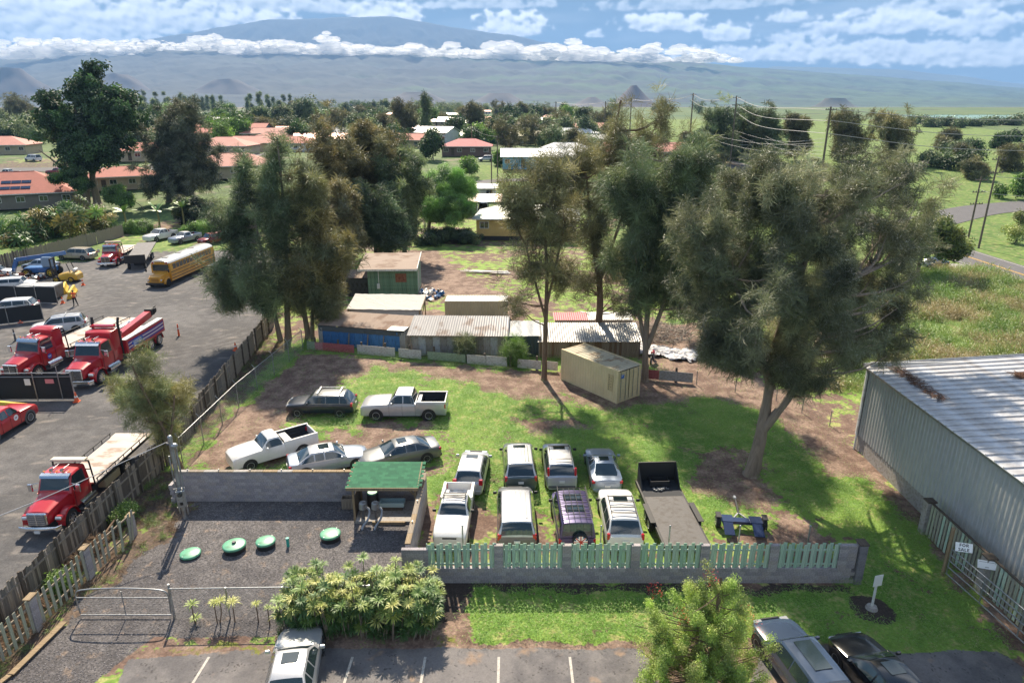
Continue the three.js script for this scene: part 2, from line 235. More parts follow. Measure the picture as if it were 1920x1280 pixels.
const nearPolys = [
  [C.yard, 0.25, [[-90, -5], [-21.7, -5], [-21.7, -38], [-23.6, -64], [-26, -76], [-36, -104], [-90, -104]]],
  [C.litter, 0.5, [[-21.9, -38], [-19.6, -36], [-19.2, -63], [-23.6, -64]]],
  [C.lawn, 1, [[-20.5, -36], [20, -28], [21, -46], [4, -60], [-20, -62]]],
  [C.dirt, 1.2, [[-19.61, -36.1], [-19.84, -42.68], [-19.18, -49.38], [-18.65, -56.05], [-12.19, -54.08], [-13.09, -48.31], [-9.75, -41.85], [-5.88, -42.68], [-4.37, -38.44], [-4.46, -36.1]]],
  [C.lawn, 1.1, [[-15.43, -42.68], [-13.69, -44.43], [-9.8, -43.98], [-9.75, -41.85], [-11.28, -40.66], [-14.21, -41.05]]],
  [C.lawn, 0.9, [[-11.94, -52.83], [-6.94, -51.63], [-2.43, -47.8], [-3.61, -41.85], [-5.88, -42.68], [-10.25, -46.3], [-12.92, -49.38]]],
  [C.dirt, 0.9, [[-18.85, -56.74], [-2.65, -52.83], [4.29, -51.05], [3.91, -45.82], [0, -47.29], [-4.72, -51.05], [-11.5, -52.83], [-13.05, -49.93], [-15.48, -45.35], [-18.63, -44.43]]],
  [C.dirt, 0.8, [[-7.73, -51.05], [-3.9, -51.63], [2.08, -49.38], [1.6, -47.09], [-1.21, -47.49], [-3.35, -49.6]]],
  [C.dirt, 0.9, [[3.98, -52.83], [16.04, -51.63], [22.67, -46.79], [19.47, -42.68], [14.72, -46.79], [9.21, -44.88], [5.76, -44.88], [3.65, -47.8]]],
  [C.dirt, 1.1, [[11.76, -38.44], [14.67, -38.09], [15.05, -33.7], [13.51, -31.06], [11.98, -31.56], [10.22, -34.87]]],
  [C.dirt, 1.0, [[0, -42.68], [4.48, -43.54], [5.06, -41.85], [1.4, -40.28]]],
  [C.dirt, 0.7, [[-4.49, -28.73], [-4.98, -32.6], [-3.83, -32.87], [-3.79, -28.3]]],
  [C.dirt, 0.7, [[13.69, -31.56], [16.36, -30.81], [15.86, -28.73], [12.69, -28.73]]],
  [C.dirt, 0.5, [[18.6, -24], [21.8, -22], [21.8, -44], [19, -52], [16.8, -49], [18.6, -40], [18.9, -30]]],
  [C.lawn, 0.3, [[-1.93, -25.55], [15.47, -25.41], [17.55, -27.88], [20.16, -27.07], [19.43, -21.86], [15.8, -21.86], [13.8, -22.15], [13.01, -22.29], [-1.51, -22.21]]],
  [C.lawn, 0.6, [[15.01, -25.2], [17.34, -29.63], [18.58, -34.87], [21.06, -34.87], [20.89, -28.3], [19.54, -21.86], [15.23, -21.58]]],
  [C.gravel, 0.12, [[-20, -34], [-5.2, -34], [-5.2, -27], [-4.5, -23.6], [-9, -22.6], [-14.6, -22.4], [-16.5, -19], [-20, -16]]],
  [C.litter, 0.5, [[-20.4, -36], [-17.2, -33], [-17.2, -29], [-18.6, -25], [-19.3, -20], [-21.6, -18], [-21.7, -36]]],
  [C.dirt, 0.25, [[-15.01, -21.17], [-13.59, -22.15], [-9.49, -22.15], [-1.95, -25.92], [-1.62, -22.15], [5.4, -22.21], [5.39, -21.58], [-1.92, -21.77], [-9.52, -21.58]]],
  [C.mulch, 0.35, [[-9.88, -23.36], [-3.17, -25.92], [15.42, -25.55], [15.21, -25.12], [-1.91, -25.34], [-2.05, -23.84], [-3.14, -23.36]]],
  [C.lot, 0.1, [[-14.68, -19.63], [-15.05, -21.17], [-13.86, -21.38], [-9.39, -21.83], [-1.71, -21.86], [5.44, -21.83], [6.25, -21.17], [6.5, -19.63]]],
  [C.dirt, 0.3, [[5.15, -22], [10.14, -22.15], [10.15, -21.58], [6.7, -19.63], [5.57, -19.87]]],
  [C.lot, 0.1, [[8.67, -19.63], [10.04, -21.86], [13.16, -22.15], [15.48, -21.66], [19.38, -21.77], [19.82, -20.9], [18.92, -19.63]]],
  [C.moss, 0.5, [[-13.79, -21.66], [-12.08, -22.15], [-11.35, -21.95], [-11.41, -21.55]]], [C.moss, 0.5, [[-11.45, -21.66], [-9.71, -22.15], [-9.33, -21.66]]], [C.moss, 0.4, [[-3.14, -22.29], [-2.41, -22.59], [-2.14, -21.86], [-2.76, -21.66]]],
  [C.mulch, 0.15, [15.55, -24.23, 0.85].slice(0, 1).flatMap(() => Array.from({ length: 16 }, (_, i) => [15.55 + 0.95 * Math.cos((i / 8) * Math.PI), -24.1 + 0.95 * Math.sin((i / 8) * Math.PI)]))],
  [C.mixed, 1, [[-22, -60], [60, -56], [60, -104], [-36, -104]]],
  [C.dirt, 1.2, [[-16.99, -107.96], [-14.38, -114.64], [-10.06, -97.74], [-3.94, -81.86], [2.34, -72.25], [0, -66.3], [-3.61, -74.45], [-7.43, -76.78], [-9.7, -70.17], [-12.87, -84.64]]],
  [C.dirt, 1, [[-16.8, -66.3], [-7.51, -71.19], [-6.42, -65.4], [2.1, -64.17], [18.23, -59.64], [16.04, -51.63], [11.31, -56.74], [-15.77, -59.64]]],
  [C.field, 1, [[14, -58], [60, -50], [60, -104], [22, -104]]], [C.dirt, 1, [[13.01, -66.3], [19.56, -64.52], [20.77, -54.08], [15.42, -49.38], [11.29, -54.08]]],
];
const nearTex = paintGround(NEAR, 2048, nearPolys, 1), nearCls = paintGround.cls;
const groundClass = (x, z) => { const i = Math.floor(((x - NEAR.x) / NEAR.s) * 2048), j = Math.floor(((z - NEAR.z) / NEAR.s) * 2048); return i < 0 || j < 0 || i > 2047 || j > 2047 ? -1 : nearCls[j * 2048 + i]; };
const midPolys = [
  [C.field, 3, [[-300, -8], [300, -8], [300, -560], [-300, -560]]], [C.town, 3, [[-300, -118], [-30, -118], [20, -122], [58, -150], [50, -260], [34, -560], [-300, -560]]], [C.field, 2, [[-12, -158], [12, -160], [12, -186], [-12, -200]]],
  [C.yard, 0.5, [[-300, -5], [-21.7, -5], [-21.7, -38], [-26, -76], [-37, -101], [-54, -101], [-57, -96], [-66, -92], [-80, -88], [-300, -60]]],
  [C.mixed, 2, [[-70, -112], [-20, -104], [10, -104], [20, -128], [-20, -150], [-60, -140]]],
  [C.path, 1, [[-20.87, -101.62], [-16.99, -107.96], [-14.92, -119.25], [-17.1, -121.61], [-17.98, -114.64], [-22.9, -103.67]]],
];
for (let k = 0; k < 26; k++) { const x = -150 + R() * 260, z = -170 - R() * 300, w = 8 + R() * 20; midPolys.push([pick([C.mixed, C.path, C.mixed, C.litter]), 2.5, [[x, z], [x + w, z], [x + w, z - w], [x, z - w]]]); }
const midTex = paintGround(MID, 2048, midPolys, 2);
const mNear = new THREE.MeshStandardMaterial({ map: nearTex, roughness: 0.95, bumpMap: rep(T.grainB, 60), bumpScale: 0.03 });
const mMid = new THREE.MeshStandardMaterial({ map: midTex, roughness: 0.95 });
function land(x0, x1, z0, z1, A, nx, nz, lift = 0) {
  const g = new THREE.PlaneGeometry(x1 - x0, z1 - z0, nx, nz).rotateX(-Math.PI / 2).translate((x0 + x1) / 2, 0, (z0 + z1) / 2), p = g.attributes.position, uv = g.attributes.uv;
  for (let i = 0; i < p.count; i++) { const x = p.getX(i), z = p.getZ(i); p.setY(i, gy(x, z) + lift); uv.setXY(i, (x - A.x) / A.s, (z - A.z) / A.s); }
  g.computeVertexNormals(); return g;
}
struct('ground', land(-46, 46, -102, -10, NEAR, 4, 4), mNear);
struct('ground', merge([land(-720, -46, -102, 0, MID, 4, 4), land(46, 720, -102, 0, MID, 4, 4), land(-46, 46, -10, 0, MID, 2, 2), land(-720, 720, -522, -102, MID, 8, 120)]), mMid);
{ // the plain beyond, out to the foot of the mountain
  const pos = [], col = [], idx = [], NA = 240, rows = []; for (let d = 520; d < 9500; d *= 1.045) rows.push(d);
  rows.forEach((d, j) => { for (let i = 0; i <= NA; i++) {
    const a = lerp(-1.25, 1.25, i / NA), x = a * d, z = -d; pos.push(x, terr(d) + n2(x * 0.002, z * 0.002) * Math.min(1.2, (d - 520) * 0.002), z);
    const w = fbm(x * 0.0016, z * 0.0045, 4), f = fbm(x * 0.006 + 9, z * 0.016, 3), dry = sstep(900, 2600, d + 900 * w - a * 900); let c = [lerp(0.08, 0.12, f), lerp(0.125, 0.155, f), 0.045]; const t = [lerp(0.16, 0.24, f), lerp(0.13, 0.19, f), 0.10];
    c = c.map((v, k) => lerp(v, t[k], dry)); if (f + w > 0.75) c = [0.05, 0.075, 0.03]; col.push(...c); } });
  for (let j = 0; j + 1 < rows.length; j++) for (let i = 0; i < NA; i++) { const a = j * (NA + 1) + i; idx.push(a, a + 1, a + NA + 1, a + 1, a + NA + 2, a + NA + 1); }
  // sides of the same sheet, so that it goes on past the frame
  const g = new THREE.BufferGeometry(); g.setAttribute('position', new THREE.Float32BufferAttribute(pos, 3)); g.setAttribute('color', new THREE.Float32BufferAttribute(col, 3)); g.setIndex(idx); g.computeVertexNormals();
  struct('plain', g, new THREE.MeshStandardMaterial({ vertexColors: true, roughness: 1, side: THREE.DoubleSide }));
}
// ---------- mountain, hills, cloud bank ----------
function polar(name, sil, d0, d1, colour, ruggedness) {   // land rising from distance d0 to a skyline at d1; sil: [[tan azimuth, tan elevation]...]
  const at = (a) => { let k = 0; while (k < sil.length - 2 && sil[k + 1][0] < a) k++; const t = Math.min(1, Math.max(0, (a - sil[k][0]) / (sil[k + 1][0] - sil[k][0]))); return lerp(sil[k][1], sil[k + 1][1], t * t * (3 - 2 * t) * 0.4 + t * 0.6); };
  const NA = 300, ND = 70, pos = [], col = [], idx = [], a0 = sil[0][0], a1 = sil[sil.length - 1][0];
  for (let j = 0; j <= ND + 6; j++) for (let i = 0; i <= NA; i++) {
    const a = lerp(a0, a1, i / NA), t = Math.min(1, j / ND), d = lerp(d0, d1, t) + Math.max(0, j - ND) * 200, x = a * d, z = -d, top = 20.5 + at(a) * d1;
    const n = fbm(x * 0.0005, z * 0.0005, 5), g = Math.abs(fbm(x * 0.0022 + 4, z * 0.0007, 5));
    const back = 1 - Math.max(0, j - ND) * 0.12; pos.push(x, lerp(17, top, Math.pow(t, 1.25)) * back + ruggedness * (n * 0.5 - g) * Math.sin(Math.PI * Math.min(1, t * 0.97)) * (0.3 + t), z);
    col.push(...colour(a, t, fbm(x * 0.0006 + 3, z * 0.0015, 4), fbm(x * 0.003, z * 0.006, 3)));
  }
  for (let j = 0; j < ND + 6; j++) for (let i = 0; i < NA; i++) { const a = j * (NA + 1) + i; idx.push(a, a + 1, a + NA + 1, a + 1, a + NA + 2, a + NA + 1); }
  const g = new THREE.BufferGeometry(); g.setAttribute('position', new THREE.Float32BufferAttribute(pos, 3)); g.setAttribute('color', new THREE.Float32BufferAttribute(col, 3)); g.setIndex(idx); g.computeVertexNormals();
  struct(name, g, new THREE.MeshStandardMaterial({ vertexColors: true, roughness: 1, side: THREE.DoubleSide }));
}
polar('mountain_slope', [[-0.9151, 0.0495], [-0.6943, 0.0616], [-0.6498, 0.0662], [-0.5825, 0.0775], [-0.4740, 0.0815], [-0.2588, 0.0789], [-0.0432, 0.0736], [0.1370, 0.0696], [0.2316, 0.0589], [0.3193, 0.0515], [0.4660, 0.0420], [0.5842, 0.0338], [0.7032, 0.0249], [0.9876, 0.0070]], 4200, 9500,
  (a, t, n, f) => { const green = sstep(-0.15, 0.45, a + n * 0.5), p = (f > 0.34 ? 0.4 : 0.72) * (0.85 + 0.5 * n); return [lerp(0.10, 0.09, green) * p, lerp(0.105, 0.145, green) * p, lerp(0.09, 0.06, green) * p]; }, 90);
polar('mountain', [[-0.6075, 0.0616], [-0.5468, 0.0762], [-0.4802, 0.0868], [-0.4398, 0.0933], [-0.3850, 0.1018], [-0.3234, 0.1102], [-0.2772, 0.1109], [-0.2272, 0.1135], [-0.1633, 0.1141], [-0.1210, 0.1077], [-0.0785, 0.1005], [-0.0072, 0.0920], [0.0503, 0.0815], [0.1080, 0.0736], [0.1735, 0.0629], [0.2840, 0.0413]], 9400, 14500, (a, t, n, f) => { const k = 0.8 + 0.4 * n + 0.2 * f; return [0.045 * k, 0.055 * k, 0.056 * k]; }, 170);
polar('mountain_ridge', [[0.3066, 0.0345], [0.3555, 0.0521], [0.4210, 0.0508], [0.5232, 0.0481], [0.5972, 0.0413], [0.7020, 0.0297], [0.9118, 0.0139]], 10500, 16000, (a, t, n) => [0.13, 0.15, 0.09].map((v) => v * (0.8 + 0.4 * n)), 80);
function hill(px, d, r, top, c, flat = 0.12, by = 17, sq = 1) {   // a cinder cone
  const h = top - by, g = new THREE.CylinderGeometry(r * flat, r, h, 40, 14, false).scale(1, 1, sq), p = g.attributes.position;
  for (let i = 0; i < p.count; i++) { const x = p.getX(i), y = p.getY(i) / h + 0.5, z = p.getZ(i), s = 1 + 0.10 * n2(x * 0.006 + px, z * 0.006) + 0.28 * Math.pow(1 - y, 3); p.setXYZ(i, x * s, (y + 0.02 * n2(x * 0.01, z * 0.01)) * h, z * s); }
  g.computeVertexNormals(); const o = struct('cinder_cone', g, mat('hill_' + px, c, 1, { map: 'grain', s: 0.01 })); o.position.set(px, by, -d);
}
hill(602.32, 3600, 118, 120.15, [0.15, 0.12, 0.105]);
hill(-3617.77, 5300, 300, 282.59, [0.13, 0.11, 0.10], 0.2, 167.21 - 115);
hill(-2938.39, 5400, 360, 247.33, [0.13, 0.11, 0.10], 0.25, 169.98 - 115); hill(-2111.62, 5400, 340, 210.59, [0.13, 0.115, 0.105], 0.25, 169.98 - 115);
hill(1739.9, 3900, 100, 63.93, [0.11, 0.11, 0.08], 0.5); hill(475.4, 4300, 130, 74.35, [0.16, 0.14, 0.12], 0.2); hill(-635.59, 4800, 280, 110.47, [0.16, 0.14, 0.12], 0.3); hill(-88.28, 4800, 240, 103.84, [0.16, 0.14, 0.12], 0.3);
const mCloud = mat('cloud_white', [0.97, 0.97, 0.97], 1, { phys: 1, transmission: 0.9, thickness: 0, transparent: true, opacity: 0.4 });
function cloudBank(label, x0, y0, w, h, d, n) {   // centre of its flat base; w, h in metres
  const list = [], r0 = rng(Math.round(x0 * 7 + y0));
  for (let k = 0; k < n; k++) {
    const u = r0() * 2 - 1, env = Math.sqrt(Math.max(0.04, 1 - Math.abs(u) ** 2.5)) * (0.25 + 0.75 * Math.pow(Math.abs(n2(u * 1.3 + x0 * 0.37, 0.5)), 0.8)), v = Math.pow(r0(), 1.9) * env * 0.9, r = h * (0.07 + 0.2 * Math.pow(r0(), 2.5)) * (0.55 + 0.6 * env);
    const g = new THREE.SphereGeometry(r, 16, 11), p = g.attributes.position, ox = r0() * 99;
    for (let i = 0; i < p.count; i++) { const x = p.getX(i), y = p.getY(i), z = p.getZ(i), q = 1.6 / r, s = 1 + 0.25 * n3(x * q + ox, y * q, z * q) + 0.14 * n3(x * q * 2.6 + ox, y * q * 2.6, z * q * 2.6); p.setXYZ(i, x * s * 2.3, (y < 0 ? y * 0.45 : y) * s, z * s); }
    g.computeVertexNormals(); g.translate(u * w * 0.5, v * h, (r0() - 0.5) * w * 0.12); list.push(g);
  }
  return single('cloud', label, 'cloud', mergeGeometries(list), mCloud, [x0, y0, -d], 0, 'cloud bank across the mountain');
}
cloudBank('white cloud bank at the far left above the mountain foot', -5527.46, 572.85, 2400, 300, 8600, 170);
cloudBank('thin white cloud strip left of the mountain shoulder', -4439.98, 694.99, 1500, 120, 8700, 110);
cloudBank('white cloud strip below the left end of the summit ridge', -3466.56, 647.33, 2200, 210, 8600, 170);
cloudBank('long white cloud strip below the middle of the summit', -2145.42, 589.12, 2300, 270, 8500, 190);
cloudBank('white cloud strip below the right side of the summit', -807.38, 561.35, 2300, 220, 8600, 180);
cloudBank('white cloud strip where the summit ridge runs down into it', 491.77, 526.61, 2200, 290, 8500, 180);
cloudBank('white cloud strip above the cinder cone', 1680.03, 521.02, 1900, 230, 8600, 150);
// ---------- walls, fences and sheds of the lot ----------
const blockGeo = [0.39, 0.19].map((w) => uvm(new THREE.BoxGeometry(w, 0.19, 0.19)));
function blocks(t, x0, z0, x1, z1, courses, y0 = 0, from = 0) {   // running bond, every block a piece of its own
  const L = Math.hypot(x1 - x0, z1 - z0), ry = Math.atan2(-(z1 - z0), x1 - x0), ux = (x1 - x0) / L, uz = (z1 - z0) / L;
  part(t, 'mortar', box(L - 0.02, courses * 0.2 - 0.02, 0.17, (x0 + x1) / 2, y0 + courses * 0.1, (z0 + z1) / 2, ry), mat('mortar', [0.15, 0.135, 0.13], 1));
  for (let c = 0; c < courses; c++) for (let s = (c + from) % 2 ? 0.2 : 0, first = s > 0; s < L - 0.05 || first;) {
    const half = first || s + 0.4 > L + 0.05, w = half ? 0.2 : 0.4, a = first ? 0 : s; const m = part(t, 'block', blockGeo[half ? 1 : 0], pick(BLOCKS)), q = a + w / 2; m.position.set(x0 + ux * q, y0 + c * 0.2 + 0.1, z0 + uz * q); m.rotation.y = ry + (R() - 0.5) * 0.01; if (!first) s += w; first = false;
  }
}
{ const t = thing('block_wall', 'tall grey concrete block wall behind the gravel yard', 'wall', [0, 0, 0]); blocks(t, -18.3, -32.7, -4.7, -32.7, 9);
  for (let k = 0; k < 17; k++) part(t, 'coping', box(0.79, 0.06, 0.24, -17.9 + k * 0.8, 1.83, -32.7), pick([MG.woodTan, MG.woodOld, MG.conc]));
  for (let k = 0; k < 8; k++) part(t, 'anchor_bolt', cyl(0.03, 0.03, 0.12, 6, -17.6 + k * 1.7, 1.9, -32.7), MG.galv); }
{ const t = thing('block_wall', 'block side wall between the gravel yard and parked cars', 'wall', [0, 0, 0]); blocks(t, -4.72, -32.5, -4.72, -26.2, 9); for (let k = 0; k < 8; k++) part(t, 'coping', box(0.25, 0.06, 0.78, -4.72, 1.83, -32.1 + k * 0.79), pick([MG.woodTan, MG.woodOld])); for (const z of [-31.4, -29.6, -27.8]) part(t, 'anchor_bolt', cyl(0.03, 0.03, 0.12, 6, -4.72, 1.9, z), MG.galv); }
const slatGeo = [0, 1, 2].map((i) => uvm(new THREE.BoxGeometry(0.15 + i * 0.008, 1.26 + i * 0.03, 0.022))), slatMats = [MG.mint, mat('mint_faded', [0.55, 0.73, 0.62], 0.8, { map: 'wood', s: 1.2 }), mat('mint_deep', [0.43, 0.66, 0.53], 0.75, { map: 'wood', s: 1.2 })];
{ const t = thing('slat_fence', 'low block wall with mint green slat panels before the car rows', 'fence', [0, 0, 0]), z = -25.9, X = [-3.86, -0.6, 2.46, 5.55, 8.66, 11.77, 15.19];
  blocks(t, X[0], z, X[6] + 0.2, z, 4); blocks(t, X[0] - 1.1, z + 0.02, X[0] - 0.05, z + 0.02, 9);
  for (let i = 1; i <= 6; i++) for (let c = 4; c < 10; c++) { const b = part(t, 'pillar_block', blockGeo[0], pick(BLOCKS)); b.position.set(X[i] + (i === 6 ? 0.08 : 0), c * 0.2 + 0.1, z); if (i === 6) { const b2 = part(t, 'pillar_block', blockGeo[0], pick(BLOCKS)); b2.position.set(X[i] - 0.32, c * 0.2 + 0.1, z); } }
  part(t, 'corner_pillar', bevel(0.34, 2.08, 0.42, 0.01, X[6] + 0.5, 1.04, z), mat('pillar_grey', [0.24, 0.23, 0.25], 0.9, { map: 'block', s: 0.8 })); part(t, 'pillar_cap', box(0.42, 0.06, 0.5, X[6] + 0.48, 2.11, z), MG.woodDark);
  for (let i = 0; i < 6; i++) {
    const a = X[i] + (i ? 0.24 : 0.05), b = X[i + 1] - (i === 5 ? 0.56 : 0.24), n = 8;
    for (const y of [0.98, 1.72]) part(t, 'rail', box(b - a, 0.09, 0.05, (a + b) / 2, y, z), slatMats[1]);
    for (const x of [a - 0.015, b + 0.015]) part(t, 'end_post', box(0.04, 1.26, 0.05, x, 1.42, z), slatMats[0]);
    for (let k = 0; k < n; k++) { const x = lerp(a + 0.1, b - 0.1, k / (n - 1)); let s = part(t, 'slat', pick(slatGeo), pick(slatMats)); s.position.set(x, 1.38, z + 0.04); s.rotation.z = (R() - 0.5) * 0.03; s = part(t, 'slat', pick(slatGeo), pick(slatMats)); s.position.set(x + 0.15, 1.42, z - 0.04); s.rotation.z = (R() - 0.5) * 0.03; }
  } }
[[867, 0], [1127, 1], [1256, 2], [1387, 3], [1518, 4]].forEach(([, i]) => single('pipe_post', 'thin galvanised pipe post behind the mint slat fence, ' + ['leftmost', 'second from left', 'middle one', 'fourth from left', 'rightmost'][i] + ' of five', 'post', merge([cyl(0.035, 0.035, 2.55, 8, 0, 1.27, 0), ball(0.05, 0, 2.56, 0)]), MG.galv, [[-2.25, 4.05, 7.17, 10.35, 13.52][i], 0, -26.5], 0, 'pipe posts behind the mint fence'));
// board fence, built of single pickets
const picketGeo = [0.135, 0.145, 0.14].map((w, i) => uvm(new THREE.BoxGeometry(w, 1.66 + i * 0.06, 0.022).translate(0, 0.83 + i * 0.03, 0))), picketMats = [MG.woodOld, MG.woodDark, mat('grey_wood', [0.21, 0.19, 0.17], 0.95, { map: 'wood', s: 0.8, bump: 'wood', bumpS: 0.006 })];
function picketFence(t, pts, h, one, gap = 0.01, mats = picketMats, side = 0.04) {
  const rest = []; let n = 0;
  for (let i = 0; i + 1 < pts.length; i++) {
    const [x0, z0] = pts[i], [x1, z1] = pts[i + 1], L = Math.hypot(x1 - x0, z1 - z0), ry = Math.atan2(-(z1 - z0), x1 - x0), ux = (x1 - x0) / L, uz = (z1 - z0) / L, y = (x, z) => gy(x, z);
    for (let s = 0.07; s < L; s += 0.14 + gap) { const x = x0 + ux * s, z = z0 + uz * s, k = Math.floor(R() * 3), sc = (h / 1.72) * rr(0.96, 1.03); if (R() < 0.012) continue; if (n++ < one) { const m = part(t, 'picket', picketGeo[k], pick(mats)); m.position.set(x, y(x, z), z); m.rotation.set(0, ry, (R() - 0.5) * 0.035); m.scale.y = sc; } else rest.push(place(picketGeo[k].clone().scale(1, sc, 1), x, y(x, z), z, 0, ry, (R() - 0.5) * 0.03)); }
    for (let s = 0; s <= L; s += 2.4) { const x = x0 + ux * s + uz * side * 2, z = z0 + uz * s - ux * side * 2; part(t, 'fence_post', box(0.1, h + 0.12, 0.1, x, y(x, z) + h / 2 + 0.06, z, ry), MG.woodDark); }
    for (const q of [0.3, 0.8]) part(t, 'fence_rail', beam([x0 + uz * side, y(x0, z0) + h * q, z0 - ux * side], [x1 + uz * side, y(x1, z1) + h * q, z1 - ux * side], 0.045, 0.09), MG.woodOld);
  }
  if (rest.length) { const m = part(t, 'far_pickets', merge(rest), mats[0]); m.userData.kind = 'stuff'; }
}
picketFence(thing('picket_fence', 'long weathered board fence between the towing yard and the lot', 'fence', [0, 0, 0]), [[-20.75, -13], [-20.85, -24], [-20.9, -36.5], [-21.7, -46], [-22.6, -55], [-23.6, -64.5]], 1.9, 230, 0.01, picketMats, -0.04);
picketFence(thing('picket_fence', 'old grey board fence along the back of the towing yard', 'fence', [0, 0, 0]), [[-69.1, -84.64], [-68.23, -89.15], [-66.88, -97], [-65.78, -104.94], [-64.95, -113.73]], 1.9, 60);
{ // leaning mint slat fence with block pillars, lower left
  const t = thing('slat_fence', 'weathered pale green slat fence with block pillars beside the farm gate', 'fence', [0, 0, 0]), pil = [[-20.0, -19.9], [-19.65, -22.9], [-19.4, -26.2], [-19.1, -29.4]];
  pil.forEach(([x, z], i) => { for (let c = 0; c < (i === 3 ? 6 : 8); c++) { const b = part(t, 'pillar_block', blockGeo[0], pick(BLOCKS)); b.position.set(x, c * 0.2 + 0.1, z); b.rotation.y = Math.PI / 2; } part(t, 'pillar_cap', box(0.3, 0.07, 0.48, x, i === 3 ? 1.24 : 1.64, z), MG.woodTan); });
  const pale = [mat('pale_green_wood', [0.46, 0.50, 0.39], 0.9, { map: 'wood', s: 1 }), mat('pale_grey_wood', [0.42, 0.43, 0.36], 0.9, { map: 'wood', s: 1 })];
  for (let i = 0; i < 3; i++) { const [x0, z0] = pil[i], [x1, z1] = pil[i + 1], n = 9; for (const y of [0.4, 1.25]) part(t, 'fence_rail', beam([x0, y, z0 - 0.2], [x1, y, z1 + 0.2], 0.05, 0.09), MG.woodOld); for (let k = 0; k < n; k++) { const f = (k + 0.9) / (n + 0.8), s = part(t, 'slat', slatGeo[k % 3], pick(pale)), loose = i === 2 && k > 3; s.position.set(lerp(x0, x1, f) + 0.06 + (loose ? rr(0, 0.3) : 0), 0.86, lerp(z0, z1, f)); s.rotation.set(loose ? rr(-0.35, 0.25) : (R() - 0.5) * 0.06, Math.PI / 2, 0); s.scale.y = 1.2; } }
  for (let k = 0; k < 5; k++) part(t, 'slat', place(slatGeo[0].clone(), -20.6 + rr(-0.4, 0.4), 0.3 + k * 0.1, -18.8 + k * 0.25, rr(0.5, 1.2), rr(1, 2)), pale[k % 2]);
  part(t, 'kick_board', beam([-19.05, 0.12, -20.4], [-18.75, 0.12, -23.2], 0.25, 0.05), MG.woodTan); part(t, 'kick_board', beam([-19.75, 0.1, -18.2], [-19.1, 0.1, -20.4], 0.2, 0.05), MG.woodTan);
}
function wireFence(t, pts, h, top = true, barbs = 0, cell = 0.16) {
  const w = [];
  for (let i = 0; i + 1 < pts.length; i++) {
    const [x0, z0] = pts[i], [x1, z1] = pts[i + 1], L = Math.hypot(x1 - x0, z1 - z0), at = (s, y) => [lerp(x0, x1, s / L), y, lerp(z0, z1, s / L)];
    for (let s = -h; s < L; s += cell) for (const d of [1, -1]) { let a = s, b = s + h, ya = 0.05, yb = h - 0.04; if (a < 0) { ya += -a; a = 0; } if (b > L) { yb -= b - L; b = L; } if (b > a) w.push(bar(d > 0 ? at(a, ya) : at(L - a, ya), d > 0 ? at(b, yb) : at(L - b, yb), 0.004, 3)); }
    const n = Math.max(1, Math.round(L / 3)); for (let k = i ? 1 : 0; k <= n; k++) { const [px, , pz] = at((k / n) * L, 0); part(t, 'fence_post', cyl(0.035, 0.035, h + 0.06, 8, px, h / 2, pz), MG.galv); if (barbs) part(t, 'barb_arm', bar([px, h, pz], [px - 0.22, h + 0.3, pz], 0.02), MG.galv); }
    if (top) part(t, 'top_rail', bar(at(0, h), at(L, h), 0.026), MG.galv);
  }
  const m = part(t, 'wire_mesh', merge(w), MG.galv); m.userData.kind = 'stuff';
}
wireFence(thing('chain_link_fence', 'chain link fence along the left side of the grass lot', 'fence', [0, 0, 0]), [[-19.9, -36.6], [-19.7, -45], [-18.6, -57.2]], 1.85, true, 1);
wireFence(thing('chain_link_fence', 'low chain link fence between the gravel yard and the hedge', 'fence', [0, 0, 0]), [[-14.3, -23.5], [-9.6, -23.6], [-6, -23.7]], 1.55);
{ const t = thing('farm_gate', 'galvanised tube farm gate at the gravel drive', 'gate', [-18.3, 0, -23.6]), L = 3.85; part(t, 'gate_frame', merge([tube([[0, 0.2, 0], [0, 1.2, 0], [0.12, 1.36, 0], [L - 0.12, 1.36, 0], [L, 1.2, 0], [L, 0.2, 0]], 0.03, 8, 60), bar([0, 0.14, 0], [L, 0.14, 0], 0.028)]), MG.galv);
  part(t, 'gate_rail', bar([0, 1.02, 0], [L, 1.02, 0], 0.025), MG.galv); part(t, 'gate_brace', bar([L / 2, 0.14, 0], [L / 2, 1.34, 0], 0.022), MG.galv); for (let k = 0; k < 6; k++) part(t, 'wire', bar([0, 0.26 + k * 0.12, 0], [L, 0.26 + k * 0.12, 0], 0.004, 4), MG.galv); part(t, 'gate_post', cyl(0.05, 0.05, 1.7, 8, L + 0.12, 0.85, 0), MG.galv); }
